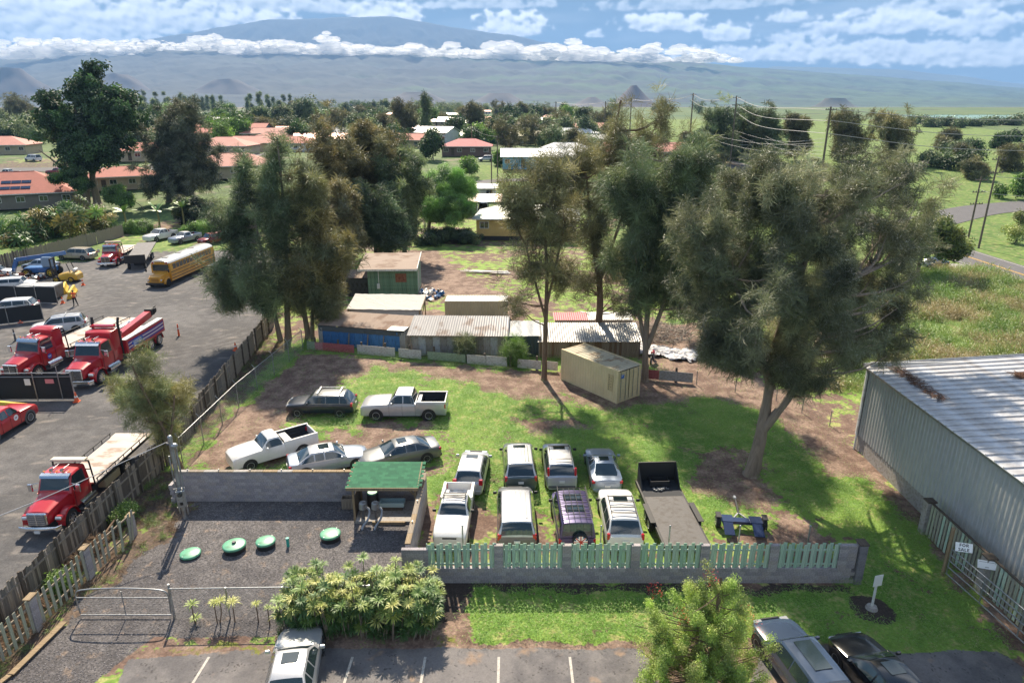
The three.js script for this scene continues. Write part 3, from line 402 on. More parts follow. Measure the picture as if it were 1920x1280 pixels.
// gravel yard: lids, riser, shelter with pumps, service mast
const lidAt = [[345, 1040, 0.48, 'flat green tank lid nearest the leaning fence'], [440, 1030, 0.55, 'green tank lid with a grey knob'], [500, 1024, 0.47, 'green tank lid between the knobbed lid and the riser'], [620, 1009, 0.51, 'green tank lid in front of the pump shelter']], lidPos = [[-15.54, -27.84], [-13.56, -28.26], [-12.13, -28.56], [-9.1, -29.18]];
lidAt.forEach(([, , r, label], i) => { const t = thing('tank_lid', label, 'lid', [lidPos[i][0], 0, lidPos[i][1]], 0, 'green tank lids in the gravel yard'), h = i === 0 ? 0.12 : 0.3; part(t, 'riser', cyl(r * 0.93, r * 0.93, h, 32, 0, h / 2, 0), MG.black); part(t, 'cover', new THREE.LatheGeometry([[0, h + 0.11], [r * 0.5, h + 0.095], [r * 0.88, h + 0.05], [r, h + 0.02], [r, h - 0.05], [r * 0.94, h - 0.05]].map((p) => new THREE.Vector2(...p)), 36), MG.greenLid); if (i === 1) part(t, 'knob', cyl(0.09, 0.1, 0.1, 12, 0, h + 0.15, 0), MG.grey); else for (let k = 0; k < 4; k++) part(t, 'bolt', cyl(0.02, 0.02, 0.03, 6, Math.cos(k * 1.57 + 0.5) * r * 0.9, h + 0.06, Math.sin(k * 1.57 + 0.5) * r * 0.9), MG.galv); });
{ const [x, z] = [-11.05, -28.56]; const t = thing('pipe_riser', 'small green capped pipe standing in the gravel', 'pipe', [x, 0, z]); part(t, 'pipe', cyl(0.07, 0.07, 0.42, 12, 0, 0.21, 0), mat('teal_pipe', [0.02, 0.33, 0.26], 0.5)); part(t, 'cap', cyl(0.085, 0.085, 0.08, 12, 0, 0.44, 0), mat('teal_pipe')); }
{ const t = thing('pump_shelter', 'open timber pump shelter with green shingle roof', 'shelter', [-6.6, 0, -31.3]), sh = ['a', 'b', 'c'].map((k, i) => mat('shingle_' + k, [[0.035, 0.17, 0.085], [0.045, 0.2, 0.1], [0.03, 0.145, 0.075]][i], 0.9, { map: 'grain', s: 1.5 }));
  part(t, 'slab', box(3.3, 0.14, 2.0, 0.1, 0.07, -0.2), MG.conc); part(t, 'slab_curb', box(1.7, 0.16, 0.12, 0.2, 0.08, 0.86), MG.woodTan);
  for (const [x, z] of [[-1.6, 0.6], [-1.55, -0.9], [1.62, 0.6], [1.6, -0.9]]) part(t, 'post', box(0.1, 2.25, 0.1, x, 1.12, z), MG.woodTan);
  part(t, 'brace', beam([1.6, 1.55, 0.6], [1.1, 2.1, 0.6], 0.05, 0.08), MG.woodTan); part(t, 'fascia', box(3.66, 0.16, 0.05, 0, 2.17, 1.02), MG.woodTan); part(t, 'fascia', beam([1.8, 2.17, 1.0], [1.8, 2.52, -1.05], 0.05, 0.16), MG.woodTan); part(t, 'roof_deck', beam([0, 2.2, 1.02], [0, 2.54, -1.06], 3.6, 0.04), MG.woodTan);
  const g = uvm(new THREE.BoxGeometry(0.29, 0.016, 0.2)); for (let j = 0; j < 12; j++) for (let i = 0; i < 13; i++) { const f = (j + 0.5) / 12, b = part(t, 'shingle', g, pick(sh)); b.position.set(-1.8 + (i + 0.5 + (j % 2) * 0.5 - 0.25) * 0.287, lerp(2.235, 2.575, f) + 0.004, lerp(1.04, -1.06, f)); b.rotation.x = 0.162 + 0.07; }
  for (let k = 0; k < 7; k++) part(t, 'wall_board', box(0.02, 1.3, 0.17, -1.6, 0.75, -0.8 + k * 0.19), MG.woodDark); }
for (const [dx, who] of [[-7.75, 'left'], [-7.1, 'right']]) { const t = thing('pump', who + ' grey well pump under the green roofed shelter', 'pump', [dx, 0.14, -30.75], 0, 'pumps under the shelter'); part(t, 'pump_head', merge([cyl(0.2, 0.22, 0.3, 14, 0, 0.78, 0), ball(0.2, 0, 0.93, 0, 1, 0.5, 1)]), MG.galv); part(t, 'pump_column', cyl(0.07, 0.07, 0.65, 10, 0, 0.32, 0), MG.grey); part(t, 'outlet_pipe', tube([[0.1, 0.7, 0], [0.32, 0.6, 0.05], [0.3, 0.2, 0.3], [0.12, 0.05, 0.75], [0.1, -0.02, 1.0]], 0.055, 8), mat('pipe_grey', [0.33, 0.36, 0.40], 0.5)); }
{ const t = thing('tub', 'pale blue shallow tub at the back of the pump shelter', 'tub', [-6.4, 0.14, -31.7]); part(t, 'basin', merge([box(1.3, 0.05, 0.5, 0, 0.25, 0), box(1.3, 0.22, 0.03, 0, 0.36, 0.25), box(1.3, 0.22, 0.03, 0, 0.36, -0.25), box(0.03, 0.22, 0.5, 0.65, 0.36, 0), box(0.03, 0.22, 0.5, -0.65, 0.36, 0)]), mat('tub_blue', [0.3, 0.42, 0.45], 0.5)); part(t, 'stand', box(1.1, 0.24, 0.4, 0, 0.12, 0), MG.woodDark); }
{ const t = thing('barrel', 'dark barrel with a green lid under the shelter roof', 'barrel', [-7.45, 0.14, -31.8]); part(t, 'drum', new THREE.LatheGeometry([[0, 0], [0.28, 0], [0.3, 0.05], [0.3, 0.4], [0.315, 0.42], [0.3, 0.45], [0.3, 0.85], [0.28, 0.9]].map((p) => new THREE.Vector2(...p)), 20), MG.black); part(t, 'lid', cyl(0.25, 0.28, 0.08, 16, 0, 0.93, 0), MG.greenLid); }
single('crate', 'weathered wooden crate left of the pump shelter', 'crate', merge([box(0.8, 0.6, 0.03, 0, 0.35, 0.2), box(0.8, 0.6, 0.03, 0, 0.35, -0.2), box(0.03, 0.6, 0.4, 0.4, 0.35, 0), box(0.03, 0.6, 0.4, -0.4, 0.35, 0), ...[0, 1, 2, 3, 4].map((k) => box(0.13, 0.62, 0.02, -0.32 + k * 0.16, 0.35, 0.225))]), MG.woodOld, [-8.75, 0, -32.0]);
{ const [x, z] = [-17.21, -30.96]; const t = thing('service_mast', 'leaning galvanised electric service mast with a meter box', 'mast', [x, 0, z]); t.rotation.set(0.02, 0.3, 0.0); part(t, 'mast', merge([cyl(0.11, 0.11, 4.8, 12, 0, 2.4, 0), ball(0.12, 0, 4.8, 0)]), MG.galv); part(t, 'conduit', cyl(0.045, 0.045, 4.0, 8, 0.2, 2.3, 0.06), MG.galv); part(t, 'conduit', cyl(0.035, 0.035, 3.4, 8, -0.18, 2.1, 0.06), MG.galv); part(t, 'weather_head', ball(0.15, 0.14, 4.35, 0.08, 1.2, 0.9, 1), MG.galv); const b = part(t, 'meter_box', bevel(0.42, 0.95, 0.22, 0.02, 0.03, 1.35, 0.2), MG.galv); part(b, 'meter', cyl(0.12, 0.12, 0.1, 16, 0.02, 1.65, 0.34, Math.PI / 2), MG.glass); part(b, 'breaker_window', box(0.14, 0.16, 0.03, 0.03, 1.1, 0.32), MG.black); part(t, 'clamp', box(0.5, 0.05, 0.06, 0, 1.9, 0.12), MG.galv); part(t, 'clamp', box(0.5, 0.05, 0.06, 0, 0.8, 0.12), MG.galv); part(t, 'insulator', cyl(0.05, 0.07, 0.14, 8, -0.16, 4.45, 0, 0, 1.2), MG.grey);
  single('overhead_cable', 'pale overhead cable from the service mast across the red flatbed', 'cable', tube([[x - 0.2, 4.5, z], [x - 5, 3.5, z + 4.6], [x - 9, 3.25, z + 8.2], [x - 14, 3.7, z + 13]], 0.022, 5, 40), mat('cable_grey', [0.4, 0.4, 0.42], 0.6)); }
{ const t = thing('retaining_stub', 'short rough block stub at the foot of the service mast', 'wall', [-18.4, 0, -32.4]); for (let c = 0; c < 6; c++) for (let k = 0; k < 2; k++) { const b = part(t, 'block', blockGeo[0], pick(BLOCKS)); b.position.set(rr(-0.05, 0.05) - 0.05, c * 0.2 + 0.1, k * 0.42 - 0.6 + (c % 2) * 0.1); b.rotation.y = Math.PI / 2; } }
// warehouse
{ const t = thing('warehouse', 'pale corrugated metal warehouse with a white ribbed roof', 'building', [21.8, 0, -38.8]), steel = [0, 1, 2].map((i) => mat('wall_steel_' + 'abc'[i], [[0.56, 0.57, 0.57], [0.52, 0.53, 0.53], [0.58, 0.59, 0.58]][i], 0.5, { metal: 0.2, map: 'grain', s: 0.4 }));
  part(t, 'plinth', box(0.3, 1.0, 34, 0.16, 0.5, 17), MG.conc); part(t, 'plinth', box(30, 1.0, 0.3, 15, 0.5, 0.1), MG.conc);
  const prof = (w, n) => { const p = []; for (let i = 0; i < n; i++) { const a = (i / n) * w, s = w / n; p.push([a, 0], [a + s * 0.5, 0], [a + s * 0.62, 0.05], [a + s * 0.88, 0.05]); } p.push([w, 0]); return p; };
  const sheet = (w, n, h) => uvm(toCreasedNormals(loft(prof(w, n).map(([a, b]) => [[-b, 0, a], [-b, h, a]]), false, 0.3), 0.3)), wg = sheet(0.9, 3, 4.45);
  for (let k = 0; k < 37; k++) { const m = part(t, 'wall_sheet', wg, pick(steel)); m.position.set((k % 2) * 0.004, 1.0, k * 0.9); }
  part(t, 'back_wall', box(30, 4.9, 0.1, 15, 3.4, 0.05), steel[0]); part(t, 'corner_flashing', box(0.14, 4.5, 0.14, -0.04, 3.25, -0.05), MG.white); part(t, 'gutter', box(0.18, 0.16, 34, -0.1, 5.42, 16.9), MG.galv); part(t, 'downpipe', cyl(0.06, 0.06, 5.2, 8, -0.12, 2.6, 0.12), MG.white);
  const rw = [0, 1, 2].map((i) => mat('roof_white_' + 'abc'[i], [[0.66, 0.67, 0.69], [0.62, 0.63, 0.65], [0.64, 0.65, 0.66]][i], 0.35, { metal: 0.3, map: i === 2 ? 'rust' : 'dirty', s: 0.12 }));
  const rg = merge([beam([-0.25, 5.5, 0.3], [30, 7.4, 0.3], 0.598, 0.03), beam([-0.25, 5.55, 0.03], [30, 7.45, 0.03], 0.07, 0.08)]); for (let k = 0; k < 55; k++) { const m = part(t, 'roof_sheet', rg, R() < 0.03 ? rw[2] : rw[k % 2]); m.position.z = -0.3 + k * 0.6; }
  part(t, 'eave_trim', beam([-0.26, 5.56, -0.33], [30, 7.5, -0.33], 0.06, 0.16), MG.galv); }
for (const [x, z, s, y, who] of [[23.0, -37.6, 1, 5.62, 'long drift of brown needles along the roof edge'], [29.0, -36.0, 0.6, 6.0, 'round clump of dead needles on the white roof']]) { const g = []; for (let k = 0; k < (s === 1 ? 260 : 170); k++) { const a = s === 1 ? [rr(-0.3, 0.35), rr(-0.6, 4.2)] : [rr(-0.5, 0.5) * Math.sqrt(R()), rr(-0.45, 0.45) * Math.sqrt(R())]; g.push(place(new THREE.BoxGeometry(rr(0.25, 0.7), 0.012, 0.02), a[0], 0.04 + R() * 0.12 + (a[0] * 0.063), a[1], 0, rr(0, 3), rr(-0.2, 0.2))); } const m = single('needle_litter', who, 'litter', merge(g), mat('needle_brown', [0.16, 0.085, 0.05], 0.95), [x, y, z]); m.userData.kind = 'stuff'; }
{ // slat fence along the warehouse and tube gate with signs
  const t = thing('slat_fence', 'weathered green slat fence along the foot of the warehouse', 'fence', [0, 0, 0]), pale = [mat('pale_green_wood'), mat('pale_grey_wood'), slatMats[1]];
  const P0 = [20.9, -29.6], P1 = [21.2, -17.5]; for (let k = 0; k < 52; k++) { const f = k / 52, s = part(t, 'slat', slatGeo[k % 3], pick(pale)); s.position.set(lerp(P0[0], P1[0], f), 0.95, lerp(P0[1], P1[1], f)); s.rotation.set((R() - 0.5) * 0.05, Math.PI / 2, 0); s.scale.y = 1.35; } for (const y of [0.5, 1.5]) part(t, 'fence_rail', beam([P0[0] + 0.06, y, P0[1]], [P1[0] + 0.06, y, P1[1]], 0.05, 0.09), MG.woodOld);
  for (const z of [-29.7, -25.2, -21.4]) { part(t, 'pillar', bevel(0.4, 1.85, 0.4, 0.015, 20.95, 0.92, z), MG.conc); part(t, 'pillar_cap', box(0.46, 0.07, 0.46, 20.95, 1.88, z), MG.woodDark); } part(t, 'top_board', beam([20.92, 1.86, -29.5], [21.2, 1.86, -17.5], 0.12, 0.05), MG.woodDark); }
{ const t = thing('farm_gate', 'long galvanised tube gate hung in front of the warehouse fence', 'gate', [19.95, 0, -26.2], -Math.PI / 2 + 0.12), L = 6; for (const y of [0.25, 0.62, 0.95, 1.25, 1.55]) part(t, 'gate_rail', bar([0, y, 0], [L, y, 0], 0.03), MG.galv); for (const x of [0.03, 2, 4, L]) part(t, 'gate_brace', bar([x, 0.22, 0], [x, 1.58, 0], 0.028), MG.galv); part(t, 'gate_post', merge([cyl(0.08, 0.08, 2.5, 10, -0.16, 1.25, 0), ball(0.08, -0.16, 2.5, 0)]), MG.woodTan); }
function signBoard(name, label, w, h, m, pos, ry, rx = 0) { const t = thing(name, label, 'sign', pos, ry); const b = part(t, 'board', box(w, h, 0.015, 0, 0, 0), MG.plate); part(t, 'sign_face', panel(w * 0.98, h * 0.98).translate(0, 0, 0.0105), m); t.rotation.x = rx; return b; }
signBoard('sign', 'white FOR SALE sign hung beside the gate post', 0.66, 0.42, textMat(['FOR', 'SALE'], { w: 256, h: 160, size: 76 }), [20.25, 1.85, -25.9], -0.45, -0.25);
signBoard('sign', 'blank white notice on the gate beside the FOR SALE sign', 0.7, 0.38, printMat(128, 64, (x) => { x.fillStyle = '#f1f0f0'; x.fillRect(0, 0, 128, 64); x.fillStyle = '#888'; x.fillRect(50, 48, 28, 5); x.fillRect(10, 10, 104, 3); }), [20.75, 1.6, -25.0], -0.5, -0.25);
{ const t = thing('sign_post', 'white sign on a slim post in a round mulch bed', 'sign', [15.55, 0, -24.15], 0.25); part(t, 'post', box(0.07, 1.25, 0.07, 0, 0.62, 0), MG.white); part(t, 'board', box(0.42, 0.55, 0.02, 0, 1.48, 0.05), MG.plate); part(t, 'footing', cyl(0.2, 0.26, 0.14, 14, 0, 0.07, 0), MG.conc); }
// shipping container, tan
function container(name, label, L, W, H, pos, ry, c, roof, doors, mapS = 0.3) {
  const t = thing(name, label, 'container', pos, ry), m = mat('box_' + label.slice(0, 9).replace(/ /g, '_'), c, 0.6, { map: 'grain', s: mapS }), n = Math.round(L / 0.28), p = [];
  for (let i = 0; i < n; i++) { const a = -L / 2 + (i / n) * L, s = L / n; p.push([a, 0], [a + s * 0.3, 0], [a + s * 0.5, 0.035], [a + s * 0.8, 0.035]); } p.push([L / 2, 0]);
  for (const s of [1, -1]) part(t, 'side_wall', loft(p.map(([x, d]) => [[x, 0.16, s * (W / 2 - 0.04 + d * 0.8)], [x, H - 0.1, s * (W / 2 - 0.04 + d * 0.8)]]), false, 0.3), m);
  part(t, 'roof', loft(p.map(([x, d]) => [[x, H - 0.06 + d, -W / 2], [x, H - 0.06 + d, W / 2]]), false, 0.3), roof || m); part(t, 'floor', box(L, 0.14, W, 0, 0.09, 0), m); part(t, 'end_wall', box(0.05, H - 0.1, W - 0.06, -L / 2 + 0.03, H / 2, 0), m);
  for (const sx of [1, -1]) for (const sz of [1, -1]) part(t, 'corner_post', box(0.16, H, 0.16, sx * (L / 2 - 0.07), H / 2, sz * (W / 2 - 0.07)), m);
  for (const sz of [1, -1]) for (const y of [0.08, H - 0.05]) part(t, 'side_rail', box(L - 0.2, 0.12, 0.1, 0, y, sz * (W / 2 - 0.045)), m);
  if (doors) for (const s of [1, -1]) { const d = part(t, 'door', bevel(0.06, H - 0.3, W / 2 - 0.16, 0.02, L / 2 - 0.02, H / 2, s * (W / 4 - 0.04)), m); for (const q of [0.32, 0.75]) part(d, 'lock_bar', cyl(0.02, 0.02, H - 0.35, 8, L / 2 + 0.04, H / 2, s * W * 0.5 * q), MG.galv); for (let k = 0; k < 4; k++) part(d, 'door_rib', box(0.03, 0.08, W / 2 - 0.3, L / 2 + 0.015, 0.5 + k * 0.55, s * (W / 4 - 0.04)), m); }
  return t;
}
{ const t = container('shipping_container', 'tan twenty foot shipping container under the trees', 6.06, 2.44, 2.55, [6.72, 0, -48.75], -0.905, [0.74, 0.60, 0.36], mat('tan_roof', [0.55, 0.49, 0.36], 0.5, { map: 'rust', s: 0.25 }), true);
  const st = part(t, 'sticker', panel(0.36, 0.3).rotateY(Math.PI / 2).translate(3.075, 2.05, 0.78), printMat(64, 64, (x) => { x.fillStyle = '#2d62b4'; x.fillRect(0, 0, 64, 64); x.fillStyle = '#dfe8f4'; x.fillRect(8, 10, 48, 6); x.fillRect(8, 26, 34, 6); })); st.userData.label = 'blue sticker on the left door'; part(t, 'marking', panel(0.5, 1.3).translate(2.3, 1.45, 1.228), printMat(96, 256, (x) => { x.fillStyle = '#b6a27c'; x.fillRect(0, 0, 96, 256); x.fillStyle = '#5a513f'; for (let i = 0; i < 9; i++) { x.fillRect(16, 12 + i * 27, 14 + (i * 7) % 9, 15); if (i % 2) x.fillRect(58, 30 + i * 22, 12, 14); } })); }
container('shipping_container', 'cream container with a bright white roof behind the sheds', 6.3, 2.4, 2.1, [-3.6, 0, -67.1], 0, [0.58, 0.52, 0.33], MG.white, false);
// ---------- vehicles: modelled along +x, on the ground at y = 0 ----------
const wheelGeo = {};
function wheel(parent, x, z, r, w, spokes = 5, rimMat = MG.rim, name = 'wheel') {
  const k = r + '_' + w + '_' + spokes, s = Math.sign(z) || 1;
  if (!wheelGeo[k]) {
    const pr = [[0.6, -0.5], [0.9, -0.5], [0.98, -0.38], [1, -0.2], [1, 0.2], [0.98, 0.38], [0.9, 0.5], [0.62, 0.5]].map(([a, b]) => new THREE.Vector2(a * r, b * w));
    const tyre = new THREE.LatheGeometry(pr, 22).rotateX(Math.PI / 2), rim = [cyl(r * 0.64, r * 0.64, w * 0.5, 18, 0, 0, 0, Math.PI / 2), new THREE.TorusGeometry(r * 0.6, r * 0.05, 5, 20).translate(0, 0, w * 0.44), cyl(r * 0.14, r * 0.16, w * 0.9, 8, 0, 0, 0, Math.PI / 2)];
    for (let i = 0; i < spokes; i++) { const a = (i / spokes) * Math.PI * 2; rim.push(place(new THREE.BoxGeometry(r * 0.5, r * 0.16, w * 0.12), Math.cos(a) * r * 0.36, Math.sin(a) * r * 0.36, w * 0.4, 0, 0, a)); }
    wheelGeo[k] = [tyre, merge(rim.slice(1)), rim[0]];
  }
  const t = part(parent, name, wheelGeo[k][0], MG.tyre); t.position.set(x, r, z); if (s < 0) t.rotation.y = Math.PI;
  part(t, 'rim', wheelGeo[k][1], rimMat); part(t, 'brake_disc', wheelGeo[k][2], MG.black); return t;
}
const secBody = (x, yb, yt, w, cr = 0.03) => { const h = [[0.86 * w, yb], [0.965 * w, yb + 0.07], [w, lerp(yb, yt, 0.45)], [w * 0.985, yt - 0.13], [w * 0.95, yt - 0.04], [w * 0.86, yt], [w * 0.45, yt + cr * 0.8]]; return [...h.map(([z, y]) => [x, y, z]), [x, yt + cr, 0], ...h.reverse().map(([z, y]) => [x, y, -z])]; };
const TOPS = {
  sedan: [[0.5, 0.48, 0.42], [0.497, 0.56, 0.58], [0.485, 0.63, 0.75], [0.46, 0.7, 0.86], [0.42, 0.75, 0.94], [0.36, 0.8, 0.99], [0.18, 0.92, 1], [-0.3, 0.95, 1], [-0.43, 0.97, 0.97], [-0.48, 0.93, 0.9], [-0.495, 0.75, 0.84], [-0.5, 0.55, 0.78]],
  suv: [[0.5, 0.58, 0.5], [0.496, 0.72, 0.66], [0.482, 0.83, 0.8], [0.45, 0.92, 0.91], [0.4, 0.97, 0.97], [0.36, 1.0, 0.99], [0.22, 1.07, 1], [-0.38, 1.1, 1], [-0.46, 1.09, 0.96], [-0.49, 1.0, 0.92], [-0.5, 0.6, 0.88]],
  pickup: [[0.5, 0.68, 0.84], [0.494, 0.92, 0.9], [0.46, 1.05, 0.97], [0.36, 1.12, 1], [0.22, 1.17, 1], [-0.2, 1.18, 1]],
};
const CABS = { sedan: [0.21, 0.05, -0.21, -0.39], coupe: [0.2, 0.02, -0.14, -0.43], suv: [0.26, 0.1, -0.38, -0.475], hatch: [0.3, 0.1, -0.36, -0.47], wagon: [0.22, 0.08, -0.36, -0.475], van: [0.33, 0.15, -0.42, -0.49], boxy: [0.24, 0.16, -0.47, -0.495] };
function cabSide(o, x) {   // [height, half width of the roof edge, rise 0..1] of the cabin at x
  const [A, B, Cc, D] = o.cx; let f = x > B ? (A - x) / (A - B) : x < Cc ? (x - D) / (Cc - D) : 1; f = Math.min(1, Math.max(0.01, f)); const g = Math.sin((f * Math.PI) / 2) * 0.25 + f * 0.75, wb = o.wb, wt = lerp(wb * 0.96, o.wr, g);
  return [o.belt + (o.H - 0.03 - o.belt) * g - 0.03 * (f === 1 ? Math.pow((x - (B + Cc) / 2) / ((B - Cc) / 2), 2) : 1), wt, g];
}
function sideWindow(o, x0, x1, side) {
  const rows = []; for (let k = 0; k <= 6; k++) { const x = lerp(x0, x1, k / 6), [y, wt, g] = cabSide(o, x), yt = y - 0.09 * g, r = []; for (const s of [0.1, 0.5, 0.95]) r.push([x, o.belt + (yt - o.belt) * s, side * (lerp(o.wb, wt, s) + 0.012)]); rows.push(r); } return grid(rows);
}
function endWindow(o, xa, xb, out) {   // windscreen or rear window between two stations
  const rows = []; for (let k = 0; k <= 6; k++) { const x = lerp(xa, xb, k / 6), [y, wt] = cabSide(o, x), r = []; for (let q = -4; q <= 4; q++) { const u = q / 4; r.push([x + out * 0.01, y + 0.016 - 0.03 * Math.pow(Math.abs(u), 3), u * wt * 0.9]); } rows.push(r); } return grid(rows, 1.2);
}
function car(o) {
  const t = thing(o.name, o.label, o.cat || 'car', [o.at[0], o.y ?? gy(...o.at), o.at[1]], THREE.MathUtils.degToRad(o.hd), o.group), { L, W, H } = o, w = W / 2, pm = o.paint, tall = o.type !== 'sedan';
  const top = o.top || TOPS[o.type], r = o.r || 0.33, yb = o.yb ?? (tall ? 0.3 : 0.2), pick_ = o.type === 'pickup', k = (o.beltK || 1);
  o.belt = (o.belt || { sedan: 0.93, suv: 1.06, pickup: 1.15 }[o.type]); o.wb = w * 0.95; o.wr = w * (o.roofW || (tall ? 0.76 : 0.66)); o.cx = (o.cab || CABS[o.shape || o.type]).map((v) => v * L);
  const body = part(t, 'body', loft(top.map(([x, y, s]) => secBody(x * L, yb, y * k, w * s))), pm);
  const [A, B, Cc, D] = o.cx, st = [A, lerp(A, B, 0.33), lerp(A, B, 0.67), B, lerp(B, Cc, 0.33), lerp(B, Cc, 0.67), Cc, lerp(Cc, D, 0.4), lerp(Cc, D, 0.75), D];
  part(t, 'cabin', loft(st.map((x) => { const [y, wt, g] = cabSide(o, x), h = [[o.wb, o.belt - 0.06], [o.wb, o.belt], [lerp(o.wb, wt, 0.97), y - 0.085 * g], [wt * 0.93, y - 0.03 * g], [wt * 0.6, y]]; return [...h.map(([z, yy]) => [x, yy, z]), [x, y + 0.015, 0], ...h.reverse().map(([z, yy]) => [x, yy, -z])]; }), true, 0.6), o.roofPaint || pm);
  const ws = endWindow(o, lerp(A, B, 0.06), lerp(A, B, 0.9), 1); part(t, 'windscreen', ws, MG.glass);
  part(t, 'rear_window', endWindow(o, lerp(Cc, D, o.rw ? o.rw[0] : 0.12), lerp(Cc, D, o.rw ? o.rw[1] : 0.9), -1), MG.glass);
  const xs = o.win || (pick_ ? [A - 0.28, (A + D) / 2, D + 0.12] : [A - 0.3, lerp(B, Cc, 0.42), lerp(B, Cc, 0.88), D + (o.shape === 'boxy' ? 0.15 : 0.25)]);
  for (const s of [1, -1]) {
    for (let i = 0; i + 1 < xs.length; i++) part(t, 'side_window', sideWindow(o, xs[i] - 0.035, xs[i + 1] + 0.035, s), MG.glass);
    for (const x of [L * (o.fa || 0.315), -L * (o.ra || 0.3)]) { part(t, 'wheel_arch', cyl(r * 1.2, r * 1.2, 0.05, 20, x, r * 1.03, s * (w - 0.018), Math.PI / 2), o.archMat || MG.black); wheel(t, x, s * (w - 0.1), r, 0.23, o.spokes || 5, o.rimMat); }
    const m = part(t, 'mirror', bevel(0.11, 0.15, 0.2, 0.03, A - 0.32, o.belt + 0.1, s * (w + 0.11)), o.mirrorMat || pm); void m;
    const tl = o.tl || [tall ? 0.95 : 0.82, tall ? 0.3 : 0.16, 0.2, 0.86]; part(t, 'tail_light', bevel(0.16, tl[1], tl[2], 0.03, -L * 0.475 + (tl[4] || 0), tl[0], s * w * tl[3]), MG.red);
    part(t, 'headlight', bevel(0.26, tall ? 0.2 : 0.13, 0.34, 0.03, L * 0.458, tall ? 0.76 : 0.6, s * w * 0.6), MG.lamp);
    if (o.side) { part(t, 'door_seam', merge([...o.side.map((x) => box(0.012, o.belt - yb - 0.12, 0.02, x, (o.belt + yb) / 2 + 0.04, s * (w - 0.004))), box(L * 0.52, 0.05, 0.02, 0, yb + 0.06, s * (w - 0.01))]), MG.black); part(t, 'door_handle', merge(o.side.slice(0, -1).map((x, i) => box(0.16, 0.03, 0.03, o.side[i + 1] + 0.14, o.belt - 0.14, s * (w + 0.004)))), o.handleMat || pm); }
  }
  part(t, 'grille', bevel(0.1, tall ? 0.24 : 0.14, W * 0.42, 0.02, L * 0.487, tall ? 0.72 : 0.58, 0), o.grilleMat || MG.black);
  part(t, 'front_bumper', bevel(0.16, 0.2, W * (pick_ ? 0.86 : 0.46), 0.05, L * 0.48, yb + 0.12, 0), o.bumperMat || pm);
  part(t, 'rear_bumper', bevel(0.2, 0.22, W * 0.88, 0.05, -L * 0.482, yb + 0.16, 0), o.rearBumper || o.bumperMat || pm);
  if (!o.noPlate) part(t, 'licence_plate', box(0.02, 0.14, 0.3, -L * 0.5 - 0.02, o.plateY || (tall ? 0.78 : 0.62), 0), MG.plate);
  if (o.rack) { const g = []; for (const s of [1, -1]) g.push(bar([B - 0.15, H + 0.05, s * o.wr * 0.86], [Cc + 0.1, H + 0.05, s * o.wr * 0.86], 0.025)); for (let i = 0; i < o.rack; i++) { const x = lerp(B - 0.3, Cc + 0.3, o.rack > 1 ? i / (o.rack - 1) : 0.5); g.push(box(0.07, 0.03, o.wr * 1.76, x, H + 0.09, 0)); } part(t, 'roof_rack', merge(g), o.rackMat || MG.black); }
  if (o.sunroof) part(t, 'sunroof', loft([0, 1].map((q) => { const x = B - 0.18 - q * o.sunroof, z = o.wr * 0.5; return [[x, H - 0.02, z], [x, H - 0.002, z], [x, H - 0.002, -z], [x, H - 0.02, -z]]; })), MG.glass);
  if (o.ribs) part(t, 'roof_ribs', merge(Array.from({ length: o.ribs }, (_, i) => box((B - Cc) * 0.85, 0.014, 0.05, (B + Cc) / 2, H - 0.02, (i / (o.ribs - 1) - 0.5) * o.wr * 1.3))), pm);
  if (pick_) {   // open load bed
    const xf = D - 0.04, xr = -L / 2, l = xf - xr, yt = o.bedY || 1.22, m = (xf + xr) / 2;
    for (const s of [1, -1]) { part(t, 'bed_side', loft([xf, lerp(xf, xr, 0.5), xr + 0.1, xr].map((x, i) => [[x, yb + 0.12, s * w * 0.92], [x, 0.62, s * w * (i > 2 ? 0.96 : 1)], [x, yt - 0.1, s * w * (i > 2 ? 0.96 : 1)], [x, yt, s * w * 0.97], [x, yt, s * (w - 0.15)], [x, 0.7, s * (w - 0.15)]])), pm); }
    part(t, 'tailgate', bevel(0.1, yt - 0.6, W * 0.82, 0.03, xr + 0.06, (yt + 0.6) / 2, 0), pm); part(t, 'bed_front', box(0.06, yt - 0.6, W * 0.84, xf - 0.03, (yt + 0.6) / 2, 0), o.bedMat || MG.liner);
    part(t, 'bed_floor', merge([box(l - 0.16, 0.04, W * 0.84, m, 0.72, 0), ...[1, -1].map((s) => box(l - 0.16, yt - 0.72, 0.02, m, (yt + 0.7) / 2, s * (w - 0.165))), ...[1, -1].map((s) => box(0.9, 0.22, 0.2, -L * 0.3, 0.84, s * (w - 0.26)))]), o.bedMat || MG.liner);
    if (o.railMat) part(t, 'bed_rail_cap', merge([...[1, -1].map((s) => box(l, 0.03, 0.12, m, yt + 0.012, s * (w - 0.09)))]), o.railMat);
  }
  return t;
}
const CP = {
  silver: paint('silver', [0.58, 0.59, 0.61], 0.4), white: paint('white', [0.78, 0.78, 0.77], 0), navy: paint('navy', [0.02, 0.03, 0.055], 0.3), black: paint('black', [0.006, 0.008, 0.012], 0, 0.22), steel: paint('steel_blue', [0.045, 0.07, 0.12], 0.05, 0.25), grey: paint('grey', [0.17, 0.18, 0.19], 0.45),
  greenGrey: paint('green_grey', [0.13, 0.16, 0.15], 0.45), purple: paint('purple', [0.07, 0.055, 0.16], 0.35), ice: paint('ice_blue', [0.36, 0.42, 0.52], 0.5), red: paint('red', [0.52, 0.012, 0.022], 0.05), tan: paint('tan', [0.48, 0.42, 0.33], 0.3), maroon: paint('maroon', [0.25, 0.012, 0.03], 0.2),
};
